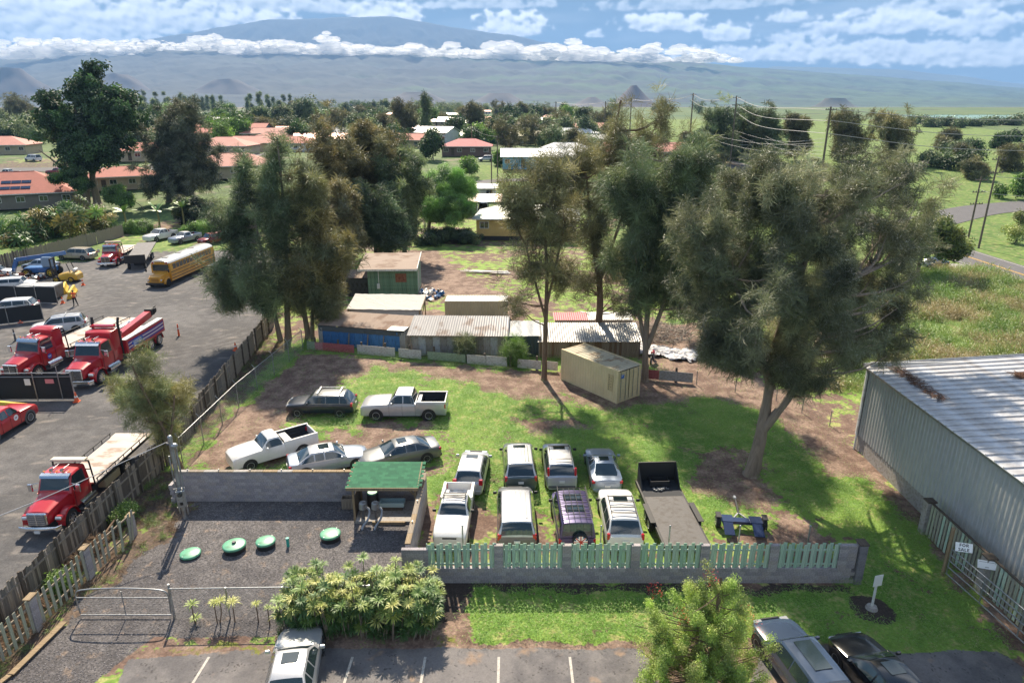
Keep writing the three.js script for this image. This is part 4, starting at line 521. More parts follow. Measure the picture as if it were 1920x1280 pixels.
// -- cars parked in the lot --
const LOT = 'cars parked on the grass lot';
const parkRear = (px, L) => [px[0], px[1] - L / 2 + 0.15];
car({ name: 'pickup_truck', cat: 'pickup truck', label: 'silver crew cab pickup with black open bed on the grass', group: LOT, type: 'pickup', at: [-7.5, -43.75], hd: 180, L: 5.9, W: 2.02, H: 1.93, cab: [0.18, 0.08, -0.1, -0.145], win: [0.85, -0.02, -0.78], r: 0.41, paint: CP.silver, bedY: 1.38, belt: 1.22, side: [0.95, 0.05, -0.85], rw: [0.15, 0.85], beltK: 1.06, tl: [1.1, 0.34, 0.16, 0.92, -0.06], rimMat: MG.rim, railMat: MG.white });
car({ name: 'wagon', label: 'dark navy wagon with roof bars beside the silver pickup', group: LOT, type: 'suv', shape: 'wagon', at: [-13.45, -44.2], hd: 180, L: 4.8, W: 1.82, H: 1.62, paint: CP.navy, roofPaint: CP.grey, r: 0.34, beltK: 0.94, belt: 0.99, side: [0.85, -0.05, -0.95], rack: 2, rackMat: MG.galv, tl: [0.92, 0.24, 0.26, 0.84], handleMat: CP.navy, spokes: 6 });
car({ name: 'pickup_truck', cat: 'pickup truck', label: 'white single cab pickup with black bed behind the block wall', group: LOT, type: 'pickup', at: [-14.75, -37.6], hd: 217, L: 5.2, W: 1.85, H: 1.72, cab: [0.17, 0.07, -0.05, -0.09], win: [0.62, -0.38], r: 0.36, paint: CP.white, bedY: 1.25, belt: 1.1, beltK: 0.97, rw: [0.15, 0.85], railMat: MG.white });
car({ name: 'sedan', label: 'pale sedan with sunroof between the white pickup and the dark sedan', group: LOT, type: 'sedan', at: [-11.0, -36.4], hd: 22, L: 4.75, W: 1.82, H: 1.46, paint: CP.ice, roofPaint: CP.silver, r: 0.33, sunroof: 0.6 });
car({ name: 'sedan', label: 'dark grey sedan parked behind the green roofed shelter', group: LOT, type: 'sedan', at: [-6.9, -37.1], hd: 203, L: 5.0, W: 1.84, H: 1.4, paint: CP.grey, r: 0.33, sunroof: 0.55, bumperMat: CP.black });
car({ name: 'hatchback', label: 'small silver hatchback at the left end of the rear car row', group: LOT, type: 'suv', shape: 'hatch', at: parkRear([-2.3, -33.0], 4.1), hd: 86, L: 4.1, W: 1.72, H: 1.52, paint: CP.silver, r: 0.31, beltK: 0.9, belt: 0.98, sunroof: 0.35, tl: [1.0, 0.34, 0.22, 0.84] });
car({ name: 'suv', cat: 'suv', label: 'grey green suv with ribbed roof in the rear car row', group: LOT, type: 'suv', at: parkRear([0.42, -33.4], 4.7), hd: 92, L: 4.7, W: 1.86, H: 1.76, paint: CP.greenGrey, roofPaint: CP.silver, r: 0.36, sunroof: 0.3, ribs: 6, tl: [0.95, 0.32, 0.16, 0.88], mirrorMat: MG.black });
car({ name: 'suv', cat: 'suv', label: 'silver suv with tall red tail lights in the rear car row', group: LOT, type: 'suv', at: parkRear([2.75, -33.5], 4.5), hd: 91, L: 4.5, W: 1.8, H: 1.68, paint: CP.silver, r: 0.35, sunroof: 0.32, rack: 2, tl: [1.18, 0.72, 0.13, 0.84, 0.1], bumperMat: MG.grey, mirrorMat: MG.black });
car({ name: 'coupe', label: 'ice blue sports coupe at the right end of the rear car row', group: LOT, type: 'sedan', shape: 'coupe', at: parkRear([5.3, -33.3], 4.45), hd: 90, L: 4.45, W: 1.78, H: 1.34, paint: CP.ice, r: 0.33, sunroof: 0.42, win: [0.6, -0.55, -1.1], roofW: 0.62 });
car({ name: 'pickup_truck', cat: 'pickup truck', label: 'small white pickup with roof bars facing the mint fence', group: LOT, type: 'pickup', at: [-2.95, -30.4], hd: 268, L: 4.7, W: 1.72, H: 1.62, cab: [0.17, 0.08, -0.12, -0.16], win: [0.55, -0.6], r: 0.34, paint: CP.white, bedY: 1.15, belt: 1.06, beltK: 0.93, rack: 3, bedMat: MG.white, mirrorMat: MG.black, rw: [0.15, 0.85], noPlate: true });
car({ name: 'van', label: 'silver grey minivan with rounded nose in the front car row', group: LOT, type: 'suv', shape: 'van', at: parkRear([0.2, -27.95], 5.0), hd: 91, L: 5.0, W: 1.95, H: 1.74, paint: CP.grey, roofPaint: CP.silver, r: 0.34, ribs: 5, tl: [0.98, 0.34, 0.2, 0.86], mirrorMat: MG.black });
const disco = car({ name: 'suv', cat: 'suv', label: 'purple boxy suv with full roof rack and rear spare wheel', group: LOT, type: 'suv', shape: 'boxy', at: parkRear([3.05, -27.85], 4.6), hd: 92, L: 4.6, W: 1.84, H: 1.9, paint: CP.purple, r: 0.37, belt: 1.12, tl: [0.85, 0.25, 0.16, 0.88], bumperMat: MG.black, mirrorMat: MG.black, win: [0.75, -0.25, -1.2, -2.05], roofW: 0.82 });
{ const g = []; for (let i = 0; i < 9; i++) g.push(bar([0.62 - i * 0.33, 2.03, -0.7], [0.62 - i * 0.33, 2.03, 0.7], 0.018)); for (let i = 0; i < 6; i++) g.push(bar([0.62, 2.04, -0.7 + i * 0.28], [-2.02, 2.04, -0.7 + i * 0.28], 0.016)); for (const z of [-0.72, 0.72]) for (const y of [2.03, 2.14]) g.push(bar([0.66, y, z], [-2.06, y, z], 0.02)); part(disco, 'roof_rack', merge(g), MG.dark);
  for (const x of [0.0, -1.0]) part(disco, 'sunroof', bevel(0.6, 0.03, 0.95, 0.01, x, 1.895, 0), MG.glass);
  const sw = part(disco, 'spare_wheel', place(new THREE.CylinderGeometry(0.37, 0.37, 0.24, 24), -2.42, 1.0, 0.12, 0, 0, Math.PI / 2), MG.tyre);
  const cov = part(sw, 'wheel_cover', place(new THREE.CircleGeometry(0.33, 28), -2.545, 1.0, 0.12, 0, -Math.PI / 2), printMat(128, 128, (x, w) => { x.fillStyle = '#e9e2dc'; x.fillRect(0, 0, w, w); x.lineCap = 'butt'; for (const [c, l] of [['#fff', 20], ['#b2301f', 11]]) { x.strokeStyle = c; x.lineWidth = l; for (const [a, b] of [[0, 0], [1, 0], [0.5, 0], [0, 0.5]]) { x.beginPath(); x.moveTo(a * w, b * w); x.lineTo(w - a * w, w - b * w); x.stroke(); } } x.fillStyle = '#28356e'; for (const [a, b] of [[0.28, 0.1], [0.72, 0.1], [0.1, 0.3], [0.9, 0.3], [0.1, 0.7], [0.9, 0.7], [0.28, 0.9], [0.72, 0.9]]) { x.beginPath(); x.arc(a * w, b * w, 9, 0, 7); x.fill(); } })); cov.userData.label = 'white wheel cover with red crossed flag stripes'; }
car({ name: 'wagon', label: 'white suv with roof bars at the right end of the front car row', group: LOT, type: 'suv', shape: 'wagon', at: parkRear([5.5, -27.95], 4.75), hd: 89, L: 4.75, W: 1.86, H: 1.7, paint: CP.white, r: 0.35, sunroof: 0.45, rack: 4, tl: [1.0, 0.34, 0.15, 0.88], mirrorMat: MG.black });
// -- cars nosed in along the lower car park --
const LOW = 'cars in the lower car park';
car({ name: 'sedan', label: 'silver sedan with sunroof parked below the yellow green hedge', group: LOW, type: 'sedan', at: [-8.15, -20.05], hd: 98, L: 4.7, W: 1.8, H: 1.47, paint: CP.silver, r: 0.33, sunroof: 0.5 });
car({ name: 'crossover', label: 'slate blue crossover with glass roof beside the bottlebrush', group: LOW, type: 'suv', shape: 'wagon', at: [10.9, -20.35], hd: 100, L: 4.75, W: 1.9, H: 1.6, paint: CP.steel, r: 0.36, beltK: 0.92, belt: 0.98, sunroof: 1.4, roofW: 0.72 });
car({ name: 'sedan', label: 'glossy black sedan at the bottom right of the lawn', group: LOW, type: 'sedan', at: [13.7, -19.65], hd: 101, L: 4.8, W: 1.84, H: 1.44, paint: CP.black, r: 0.33, sunroof: 0.6 });
// -- vehicles in the towing yard --
const YARD = 'vehicles in the towing yard';
car({ name: 'suv', cat: 'suv', label: 'white suv behind the red rollback truck', group: YARD, type: 'suv', at: [-43.4, -62.4], hd: 205, L: 4.7, W: 1.86, H: 1.7, paint: CP.white, roofPaint: CP.silver, r: 0.36, rack: 1, rackMat: MG.galv, mirrorMat: MG.black });
car({ name: 'suv', cat: 'suv', label: 'white suv cut off by the left edge near a cone', group: YARD, type: 'suv', at: [-52.1, -68.2], hd: 195, L: 4.9, W: 1.9, H: 1.75, paint: CP.white, r: 0.36, tl: [1.05, 0.26, 0.22, 0.88], mirrorMat: MG.black });
const redPick = car({ name: 'pickup_truck', cat: 'pickup truck', label: 'red pickup at the left edge with a round door emblem', group: YARD, type: 'pickup', at: [-34.05, -40.9], hd: 88, L: 5.3, W: 1.98, H: 1.85, cab: [0.18, 0.08, -0.12, -0.17], win: [0.8, -0.05, -0.72], r: 0.42, paint: CP.red, bedY: 1.3, belt: 1.18, archMat: MG.grey, bumperMat: MG.chrome, rw: [0.15, 0.85], side: [0.85, -0.02, -0.8] });
part(redPick, 'door_emblem', new THREE.CircleGeometry(0.2, 24).translate(0.45, 0.95, 1.0), printMat(64, 64, (x) => { x.fillStyle = '#e9e7ea'; x.fillRect(0, 0, 64, 64); x.fillStyle = '#a3202c'; x.fillRect(14, 26, 36, 6); x.fillStyle = '#3a4a86'; x.fillRect(18, 36, 28, 5); }), 'round white emblem on the front door');
car({ name: 'wagon', label: 'tan station wagon parked along the old board fence', group: YARD, type: 'suv', shape: 'wagon', at: [-61.8, -95.6], hd: 172, L: 5.3, W: 1.95, H: 1.75, paint: CP.tan, r: 0.36, beltK: 0.95, side: [0.9, 0, -1] });
car({ name: 'pickup_truck', cat: 'pickup truck', label: 'white pickup behind the dark tilted trailer', group: YARD, type: 'pickup', at: [-57.2, -110.5], hd: 250, L: 5.6, W: 2, H: 1.85, cab: [0.18, 0.08, -0.12, -0.17], win: [0.8, -0.05, -0.75], r: 0.4, paint: CP.white, belt: 1.18, rw: [0.15, 0.85], bumperMat: MG.chrome });
car({ name: 'pickup_truck', cat: 'pickup truck', label: 'pale silver pickup between the white pickup and red suv', group: YARD, type: 'pickup', at: [-52.3, -108.5], hd: 245, L: 5.2, W: 1.85, H: 1.75, cab: [0.18, 0.08, -0.1, -0.15], win: [0.75, -0.5], r: 0.36, paint: CP.ice, roofPaint: CP.white, belt: 1.12, rw: [0.15, 0.85], bumperMat: MG.black });
car({ name: 'suv', cat: 'suv', label: 'dark red suv beside the roof of the school bus', group: YARD, type: 'suv', shape: 'boxy', at: [-47.4, -107.4], hd: 235, L: 4.6, W: 1.85, H: 1.75, paint: CP.maroon, r: 0.36, bumperMat: MG.black });
car({ name: 'sedan', label: 'pale blue car behind the junk loaders at the board fence', group: YARD, type: 'sedan', at: [-62.8, -89.2], hd: 175, L: 4.6, W: 1.8, H: 1.5, paint: CP.ice, r: 0.33 });
// -- far parked cars --
const FAR = 'cars by the houses';
car({ name: 'suv', cat: 'suv', label: 'white suv parked on the lawn before the red roofed house', group: FAR, type: 'suv', at: [-7.6, -206], hd: 185, L: 4.7, W: 1.9, H: 1.75, paint: CP.silver, r: 0.36 });
car({ name: 'suv', cat: 'suv', label: 'grey suv under the carport beyond the pepper tree', group: FAR, type: 'suv', at: [-5.6, -136], hd: 268, L: 4.7, W: 1.9, H: 1.75, paint: CP.grey, r: 0.36 });
car({ name: 'van', label: 'white van in the driveway at the upper left', group: FAR, type: 'suv', shape: 'van', at: [-140.27, -206.25], hd: 160, L: 5.2, W: 2, H: 2, paint: CP.white, r: 0.36 });
car({ name: 'pickup_truck', cat: 'pickup truck', label: 'white pickup on the street at the far left edge', group: FAR, type: 'pickup', at: [-128.56, -178.38], hd: 185, L: 5.6, W: 2, H: 1.85, cab: [0.18, 0.08, -0.12, -0.17], win: [0.8, -0.05, -0.75], r: 0.4, paint: CP.white, belt: 1.18, rw: [0.15, 0.85] });
car({ name: 'pickup_truck', cat: 'pickup truck', label: 'maroon pickup on the street left of the big tree', group: FAR, type: 'pickup', at: [-117.43, -180.86], hd: 185, L: 5.2, W: 1.9, H: 1.75, cab: [0.18, 0.08, -0.1, -0.15], win: [0.75, -0.5], r: 0.38, paint: CP.maroon, belt: 1.12, rw: [0.15, 0.85] });
car({ name: 'suv', cat: 'suv', label: 'dark suv on the street right of the big tree', group: FAR, type: 'suv', at: [-131.78, -242.06], hd: 120, L: 4.7, W: 1.9, H: 1.75, paint: CP.black, roofPaint: CP.white, r: 0.36 });
car({ name: 'car', label: 'dark blue car half hidden under the roadside tree', group: FAR, type: 'sedan', at: [56.23, -89.79], hd: 200, L: 4.6, W: 1.8, H: 1.5, paint: CP.steel, r: 0.33 });
// ---------- heavy trucks: front bumper at x = 0, cab and bed behind it ----------
const starsFlag = printMat(256, 128, (x, w, h) => { x.fillStyle = '#b51f2c'; x.fillRect(0, 0, w, h); for (let i = 0; i < 5; i++) { x.fillStyle = i % 2 ? '#c9d2dd' : '#26459c'; x.beginPath(); x.moveTo(0, 20 + i * 20); x.bezierCurveTo(60, i * 22, 120, 40 + i * 18, 256, 10 + i * 22); x.lineTo(256, 26 + i * 22); x.bezierCurveTo(120, 56 + i * 18, 60, 16 + i * 22, 0, 34 + i * 20); x.fill(); } x.fillStyle = '#2b56b8'; x.beginPath(); x.arc(62, 62, 40, 0, 7); x.fill(); x.fillStyle = '#f0f2f5'; for (let i = 0; i < 4; i++) x.fillRect(34, 40 + i * 13, 56, 6); });
const emblem = printMat(96, 96, (x) => { x.fillStyle = '#a81420'; x.fillRect(0, 0, 96, 96); x.fillStyle = '#2c4fae'; x.beginPath(); x.arc(48, 48, 36, 0, 7); x.fill(); x.fillStyle = '#e8ebf0'; x.fillRect(22, 40, 52, 7); x.fillRect(28, 54, 40, 6); });
const plateDeck = mat('deck_steel', [0.36, 0.33, 0.31], 0.55, { metal: 0.4, map: 'rust', s: 0.22, bump: 'grainB', bumpS: 0.003 });
function fender(t, x, z, r, w, m) { const s = [], n = 14; for (let i = 0; i <= n; i++) { const a = -0.15 + (i / n) * (Math.PI + 0.3), c = Math.cos(a) * r, y = Math.sin(a) * r; s.push([[x + c, 0.55 + y - 0.1, z - w / 2], [x + c, 0.55 + y, z - w / 2 + 0.04], [x + c, 0.55 + y, z + w / 2 - 0.04], [x + c, 0.55 + y - 0.12, z + w / 2]]); } part(t, 'fender', loft(s, false, 0.8), m); }
function truck(o) {
  const t = thing(o.name, o.label, 'truck', [o.at[0], gy(...o.at), o.at[1]], THREE.MathUtils.degToRad(o.hd), 'red tow trucks in the towing yard'), pm = o.paint || CP.red, sl = o.sleeper || 0, xb = -3.75 - sl;
  if (o.k) t.scale.setScalar(o.k);
  const hs = [[-0.22, 1.30, 0.56], [-0.32, 1.44, 0.62], [-0.8, 1.54, 0.68], [-1.4, 1.66, 0.78], [-2.0, 1.76, 0.9]]; part(t, 'hood', loft(hs.map(([x, y, w]) => secBody(x, 0.72, y, w, 0.05))), pm);
  part(t, 'cab', loft([[-1.95, 0.97], [-2.1, 1.0], [-3.5 - sl, 1.02], [-3.56 - sl, 0.98]].map(([x, w]) => secBody(x, 0.62, 1.72, w, 0.02))), pm);
  const c = { belt: 1.68, H: 2.72, wb: 0.98, wr: 0.86, cx: [-1.86, -2.3, -3.4, -3.56] }, st = [-1.86, -2.05, -2.3, -2.8, -3.4, -3.56];
  part(t, 'cab_roof', loft(st.map((x, i) => { let [y, wt, g] = cabSide(c, x); if (i === 5) { y = 2.66; wt = 0.84; g = 1; } const h = [[0.98, 1.62], [0.98, 1.68], [lerp(0.98, wt, 0.97), y - 0.1 * g], [wt * 0.92, y - 0.03 * g], [wt * 0.5, y]]; return [...h.map(([z, yy]) => [x, yy, z]), [x, y + 0.02, 0], ...h.reverse().map(([z, yy]) => [x, yy, -z])]; }), true, 0.6), pm);
  if (sl) part(t, 'sleeper', loft([[-3.5, 2.95, 0.9], [-3.7, 3.05, 0.98], [-3.5 - sl, 3.05, 0.98]].map(([x, y, w]) => secBody(x, 1.5, y, w, 0.04))), pm);
  part(t, 'windscreen', endWindow(c, -1.93, -2.26, 1), MG.glass); for (const s of [1, -1]) part(t, 'side_window', sideWindow(c, -2.12, -3.25, s), MG.glass);
  part(t, 'visor', loft([[-2.1, 2.5, 0.8], [-2.18, 2.63, 0.84], [-2.4, 2.7, 0.84]].map(([x, y, w]) => [[x - 0.02, y - 0.03, w], [x + 0.03, y, w], [x + 0.03, y, -w], [x - 0.02, y - 0.03, -w]])), MG.chrome);
  part(t, 'grille_shell', bevel(0.14, 0.78, 1.08, 0.04, -0.2, 1.06, 0), MG.chrome); const gm = part(t, 'grille', bevel(0.06, 0.66, 0.94, 0.02, -0.12, 1.06, 0), o.grille || mat('grille_grey', [0.2, 0.2, 0.21], 0.5, { metal: 0.6 })); part(gm, 'centre_bar', box(0.06, 0.74, 0.05, -0.1, 1.06, 0), MG.chrome); for (let k = 0; k < 5; k++) part(gm, 'grille_bar', box(0.03, 0.025, 0.9, -0.09, 0.8 + k * 0.13, 0), MG.chrome);
  part(t, 'front_bumper', loft([[-0.25, -1.2], [-0.02, -1.0], [0.02, -0.5], [0.04, 0], [0.02, 0.5], [-0.02, 1.0], [-0.25, 1.2]].map(([x, z]) => [[x - 0.03, 0.36, z], [x, 0.4, z], [x, 0.66, z], [x - 0.04, 0.7, z]]), false, 0.8), MG.chrome); part(t, 'licence_plate', box(0.02, 0.15, 0.3, 0.06, 0.42, 0), MG.plate);
  for (const s of [1, -1]) {
    fender(t, -1.25, s * 0.98, 0.68, 0.42, pm); part(t, 'headlight', bevel(0.2, 0.2, 0.36, 0.05, -0.52, 0.95, s * 0.92), MG.lamp); part(t, 'fender_nose', bevel(0.3, 0.42, 0.42, 0.08, -0.62, 0.88, s * 0.94), pm); wheel(t, -1.25, s * 1.02, 0.52, 0.32, 8, MG.chrome);
    for (const x of o.axles || [-7.2]) { wheel(t, x, s * 1.02, 0.5, 0.3, 8, MG.chrome); const inner = part(t, 'inner_tyre', cyl(0.49, 0.49, 0.28, 18, x, 0.5, s * 0.68, Math.PI / 2), MG.tyre); void inner; }
    const mi = part(t, 'mirror', bevel(0.12, 0.48, 0.26, 0.03, -1.95, 1.98, s * 1.35), MG.chrome); part(mi, 'mirror_arm', merge([bar([-2.1, 1.78, s * 0.96], [-1.98, 1.8, s * 1.3], 0.02), bar([-2.1, 2.2, s * 0.92], [-1.98, 2.18, s * 1.3], 0.02)]), MG.chrome);
    if (o.stacks) part(t, 'exhaust_stack', tube([[-3.72 - sl, 0.9, s * 0.92], [-3.72 - sl, 2.6, s * 0.92], [-3.72 - sl, 3.35, s * 0.92], [-3.85 - sl, 3.75, s * 0.95]], 0.09, 10, 24), o.stackMat || MG.chrome);
    part(t, 'fuel_tank', cyl(0.3, 0.3, 1.3, 16, -3.0, 0.62, s * 0.92, 0, Math.PI / 2), MG.chrome); part(t, 'step', box(0.9, 0.05, 0.3, -2.7, 0.42, s * 1.05), MG.galv);
    part(t, 'door_seam', merge([box(0.014, 1.0, 0.02, -2.05, 1.2, s * 1.006), box(0.014, 1.0, 0.02, -3.35, 1.2, s * 1.022)]), MG.black); if (o.emblem) part(t, 'door_emblem', panel(0.55, 0.55).rotateY(s > 0 ? 0 : Math.PI).translate(-2.7, 1.25, s * 1.03), emblem);
  }
  for (let k = 0; k < 5; k++) part(t, 'marker_light', bevel(0.1, 0.07, 0.1, 0.02, -2.42, 2.76, (k - 2) * 0.36), MG.amber); for (const z of [-0.3, 0.3]) part(t, 'air_horn', merge([cyl(0.03, 0.05, 0.55, 8, -2.85, 2.83, z, 0, Math.PI / 2), cyl(0.11, 0.05, 0.18, 10, -2.5, 2.83, z, 0, -Math.PI / 2)]), MG.chrome);
  for (const z of [-0.42, 0.42]) part(t, 'frame_rail', box(o.len - 0.6, 0.26, 0.1, -o.len / 2 - 0.2, 0.78, z), MG.dark);
  const end = -o.len;
  if (o.bed === 'deck') {
    const y = 1.22, m = (xb + end) / 2, l = xb - end; part(t, 'deck', box(l, 0.1, 2.45, m, y, 0), plateDeck); part(t, 'deck_beam', merge([box(l, 0.2, 0.12, m, y - 0.15, 0.5), box(l, 0.2, 0.12, m, y - 0.15, -0.5)]), MG.dark);
    for (const s of [1, -1]) { part(t, 'side_rail', merge([bar([xb, y + 0.3, s * 1.24], [end + 0.5, y + 0.3, s * 1.24], 0.035), ...Array.from({ length: 7 }, (_, k) => bar([lerp(xb - 0.1, end + 0.6, k / 6), y, s * 1.24], [lerp(xb - 0.1, end + 0.6, k / 6), y + 0.3, s * 1.24], 0.03)), box(l, 0.16, 0.06, m, y - 0.02, s * 1.255)]), MG.dark); part(t, 'tool_box', bevel(1.6, 0.5, 0.5, 0.02, -5.3, 0.72, s * 0.98), o.boxMat || MG.galv); part(t, 'tail_light', box(0.05, 0.12, 0.2, end - 0.02, y - 0.1, s * 1.0), MG.red); }
    part(t, 'headboard', merge([bar([xb + 0.05, y, 1.15], [xb + 0.05, 2.75, 1.05], 0.05), bar([xb + 0.05, y, -1.15], [xb + 0.05, 2.75, -1.05], 0.05), bar([xb + 0.05, 2.2, -1.1], [xb + 0.05, 2.2, 1.1], 0.04), bar([xb + 0.05, 2.75, -1.05], [xb + 0.05, 2.75, 1.05], 0.05)]), MG.dark); part(t, 'light_bar', bevel(0.42, 0.12, 2.0, 0.03, xb + 0.15, 2.9, 0), o.lightBar || mat('light_bar_tan', [0.6, 0.52, 0.4], 0.4)); part(t, 'winch', cyl(0.14, 0.14, 0.7, 12, xb - 0.35, y + 0.2, 0, Math.PI / 2), MG.dark);
  } else {   // heavy wrecker body with boom
    const l = 5.6, m = xb - l / 2 - 0.1; for (const s of [1, -1]) { part(t, 'side_body', bevel(l, 1.05, 0.5, 0.04, m, 1.45, s * 0.98), pm); part(t, 'side_graphic', panel(l * 0.94, 0.8).rotateY(s > 0 ? 0 : Math.PI).translate(m, 1.5, s * 1.235), starsFlag); part(t, 'deck_cap', box(l, 0.04, 0.46, m, 2.0, s * 0.98), MG.galv); for (const x of o.axles) fender(t, x, s * 1.02, 0.62, 0.36, pm); }
    part(t, 'deck', box(l, 0.1, 1.5, m, 1.3, 0), MG.galv); part(t, 'boom', beam([xb - 0.6, 1.8, 0], [xb - 5.9, 2.3, 0], 0.5, 0.5), pm); part(t, 'boom_head', merge([bevel(0.6, 0.55, 0.6, 0.05, xb - 6.1, 2.4, 0), cyl(0.2, 0.2, 0.7, 12, xb - 6.35, 2.45, 0, Math.PI / 2), box(0.9, 0.1, 0.1, xb - 6.6, 2.6, 0)]), MG.dark); part(t, 'boom_ram', bar([xb - 1.4, 1.4, 0.3], [xb - 3.6, 2.3, 0.3], 0.1, 10), MG.chrome); part(t, 'winch', merge([cyl(0.22, 0.22, 0.9, 14, xb - 0.9, 2.25, 0, Math.PI / 2), box(0.6, 0.35, 0.9, xb - 0.9, 1.75, 0)]), pm); part(t, 'tow_bar', beam([xb - 5.4, 0.8, 0], [xb - 6.9, 1.2, 0], 0.3, 0.25), MG.dark); part(t, 'light_bar', bevel(0.4, 0.14, 1.7, 0.03, xb + 0.35, 3.25 - (sl ? 0 : 0.35), 0), MG.red);
  }
  return t;
}
truck({ name: 'flatbed_truck', label: 'red flatbed tow truck parked against the board fence', at: [-23.75, -29.2], hd: 270, k: 0.92, len: 10.2, axles: [-7], bed: 'deck', boxMat: mat('box_tan', [0.38, 0.32, 0.2], 0.6) });
truck({ name: 'flatbed_truck', label: 'red flatbed tow truck with chrome grille behind the black screened gate', at: [-39.0, -49.2], hd: 264, k: 1.1, len: 12.4, axles: [-8.6, -9.9], sleeper: 0.8, bed: 'deck', grille: MG.black, emblem: 1, lightBar: MG.white });
truck({ name: 'wrecker_truck', label: 'red heavy wrecker with twin stacks, boom and flag graphics', at: [-33.3, -48.0], hd: 270, k: 1.13, len: 11, axles: [-8.1, -9.4], sleeper: 0.9, bed: 'boom', stacks: 1, stackMat: MG.dark });
truck({ name: 'flatbed_truck', label: 'red flatbed tow truck far back beside the tan wagon', at: [-54.6, -90.0], hd: 279, len: 10, axles: [-7.4], bed: 'deck', paint: CP.red, grille: MG.black });
{ // school bus
  const t = thing('school_bus', 'yellow school bus with a white roof in the towing yard', 'bus', [-42.5, 0, -79.0], THREE.MathUtils.degToRad(266)), Y = paint('bus_yellow', [0.72, 0.33, 0.02], 0), Wt = paint('bus_white', [0.72, 0.73, 0.73], 0), L = 12.6;
  part(t, 'body', loft([[-1.7, 1], [-L, 1]].map(([x, s]) => [[x, 0.55, 1.2 * s], [x, 1.2, 1.22], [x, 2.2, 1.2], [x, 2.72, 1.14], [x, 2.72, -1.14], [x, 2.2, -1.2], [x, 1.2, -1.22], [x, 0.55, -1.2 * s]])), Y);
  part(t, 'roof', loft([-1.6, -1.9, -L + 0.2, -L].map((x, i) => [0, 1, 2, 3, 4, 5, 6, 7, 8].map((k) => { const a = (k / 8) * Math.PI, e = i === 0 || i === 3 ? 0.9 : 1; return [x, 2.7 + Math.sin(a) * 0.42 * e, Math.cos(a) * 1.17 * e]; })), true, 0.9), Wt);
  part(t, 'hood', loft([[-0.1, 1.3, 0.72], [-0.3, 1.46, 0.8], [-1.1, 1.58, 0.92], [-1.75, 1.72, 1.05]].map(([x, y, w]) => secBody(x, 0.6, y, w, 0.04))), Y); part(t, 'windscreen', place(panel(2.0, 0.75), -1.66, 2.15, 0, 0, Math.PI / 2), MG.glass); part(t, 'sign_board', place(panel(1.3, 0.26), -1.59, 2.78, 0, 0, Math.PI / 2), textMat(['SCHOOL BUS'], { w: 256, h: 52, bg: '#d99a1c', fg: '#1b1a18', size: 36 }));
  for (const s of [1, -1]) { for (let k = 0; k < 12; k++) { const w = part(t, 'side_window', bevel(0.66, 0.6, 0.03, 0.01, -2.6 - k * 0.8, 2.2, s * 1.205), MG.glass); part(w, 'window_sash', box(0.64, 0.03, 0.04, -2.6 - k * 0.8, 2.22, s * 1.21), MG.grey); } for (const y of [0.85, 1.2, 1.62]) part(t, 'rub_rail', box(L - 1.8, 0.07, 0.03, -L / 2 - 0.85, y, s * 1.225), MG.black); for (const x of [-1.0, -L + 3]) { fender(t, x, s * 1.0, 0.62, 0.36, Y); wheel(t, x, s * 1.02, 0.5, 0.28, 6, MG.black); } part(t, 'headlight', cyl(0.11, 0.11, 0.06, 14, -0.12, 1.0, s * 0.78, 0, Math.PI / 2), MG.lamp); part(t, 'warning_light', cyl(0.1, 0.1, 0.06, 12, -1.58, 2.78, s * 0.85, 0, Math.PI / 2), MG.red); part(t, 'mirror', bevel(0.1, 0.4, 0.2, 0.03, -0.9, 2.0, s * 1.4), MG.black); }
  part(t, 'stop_arm', cyl(0.22, 0.22, 0.03, 8, -2.6, 1.55, 1.3, Math.PI / 2), MG.red); part(t, 'front_bumper', bevel(0.2, 0.28, 2.2, 0.04, 0.02, 0.55, 0), MG.black); part(t, 'grille', bevel(0.05, 0.4, 0.9, 0.02, -0.09, 1.0, 0), mat('grille_yellow', [0.35, 0.16, 0.02], 0.5)); for (let k = 0; k < 3; k++) part(t, 'roof_hatch', bevel(0.6, 0.06, 0.6, 0.02, -3 - k * 3, 3.14, 0), MG.grey); }
{ const t = thing('tilt_trailer', 'dark tilted equipment trailer with a black headboard', 'trailer', [-49.9, 0, -88.9], THREE.MathUtils.degToRad(289)); part(t, 'deck', beam([0.0, 1.2, 0], [-10.5, 1.75, 0], 2.5, 0.14), mat('trailer_deck', [0.10, 0.10, 0.11], 0.7, { map: 'dirty', s: 0.3 })); part(t, 'headboard', box(0.1, 1.1, 2.5, 0.05, 1.45, 0), MG.black); part(t, 'deck_plate', box(0.8, 0.02, 0.5, -2.2, 1.42, -0.4, 0.1, 0, -0.05), MG.white); part(t, 'frame', merge([beam([0, 1.0, 0.5], [-10, 1.5, 0.5], 0.14, 0.25), beam([0, 1.0, -0.5], [-10, 1.5, -0.5], 0.14, 0.25), box(0.15, 1.1, 1.6, -3, 0.6, 0)]), MG.dark); for (const s of [1, -1]) for (const x of [-0.6, -6.5, -7.6]) wheel(t, x, s * 0.95, 0.42, 0.26, 6); }
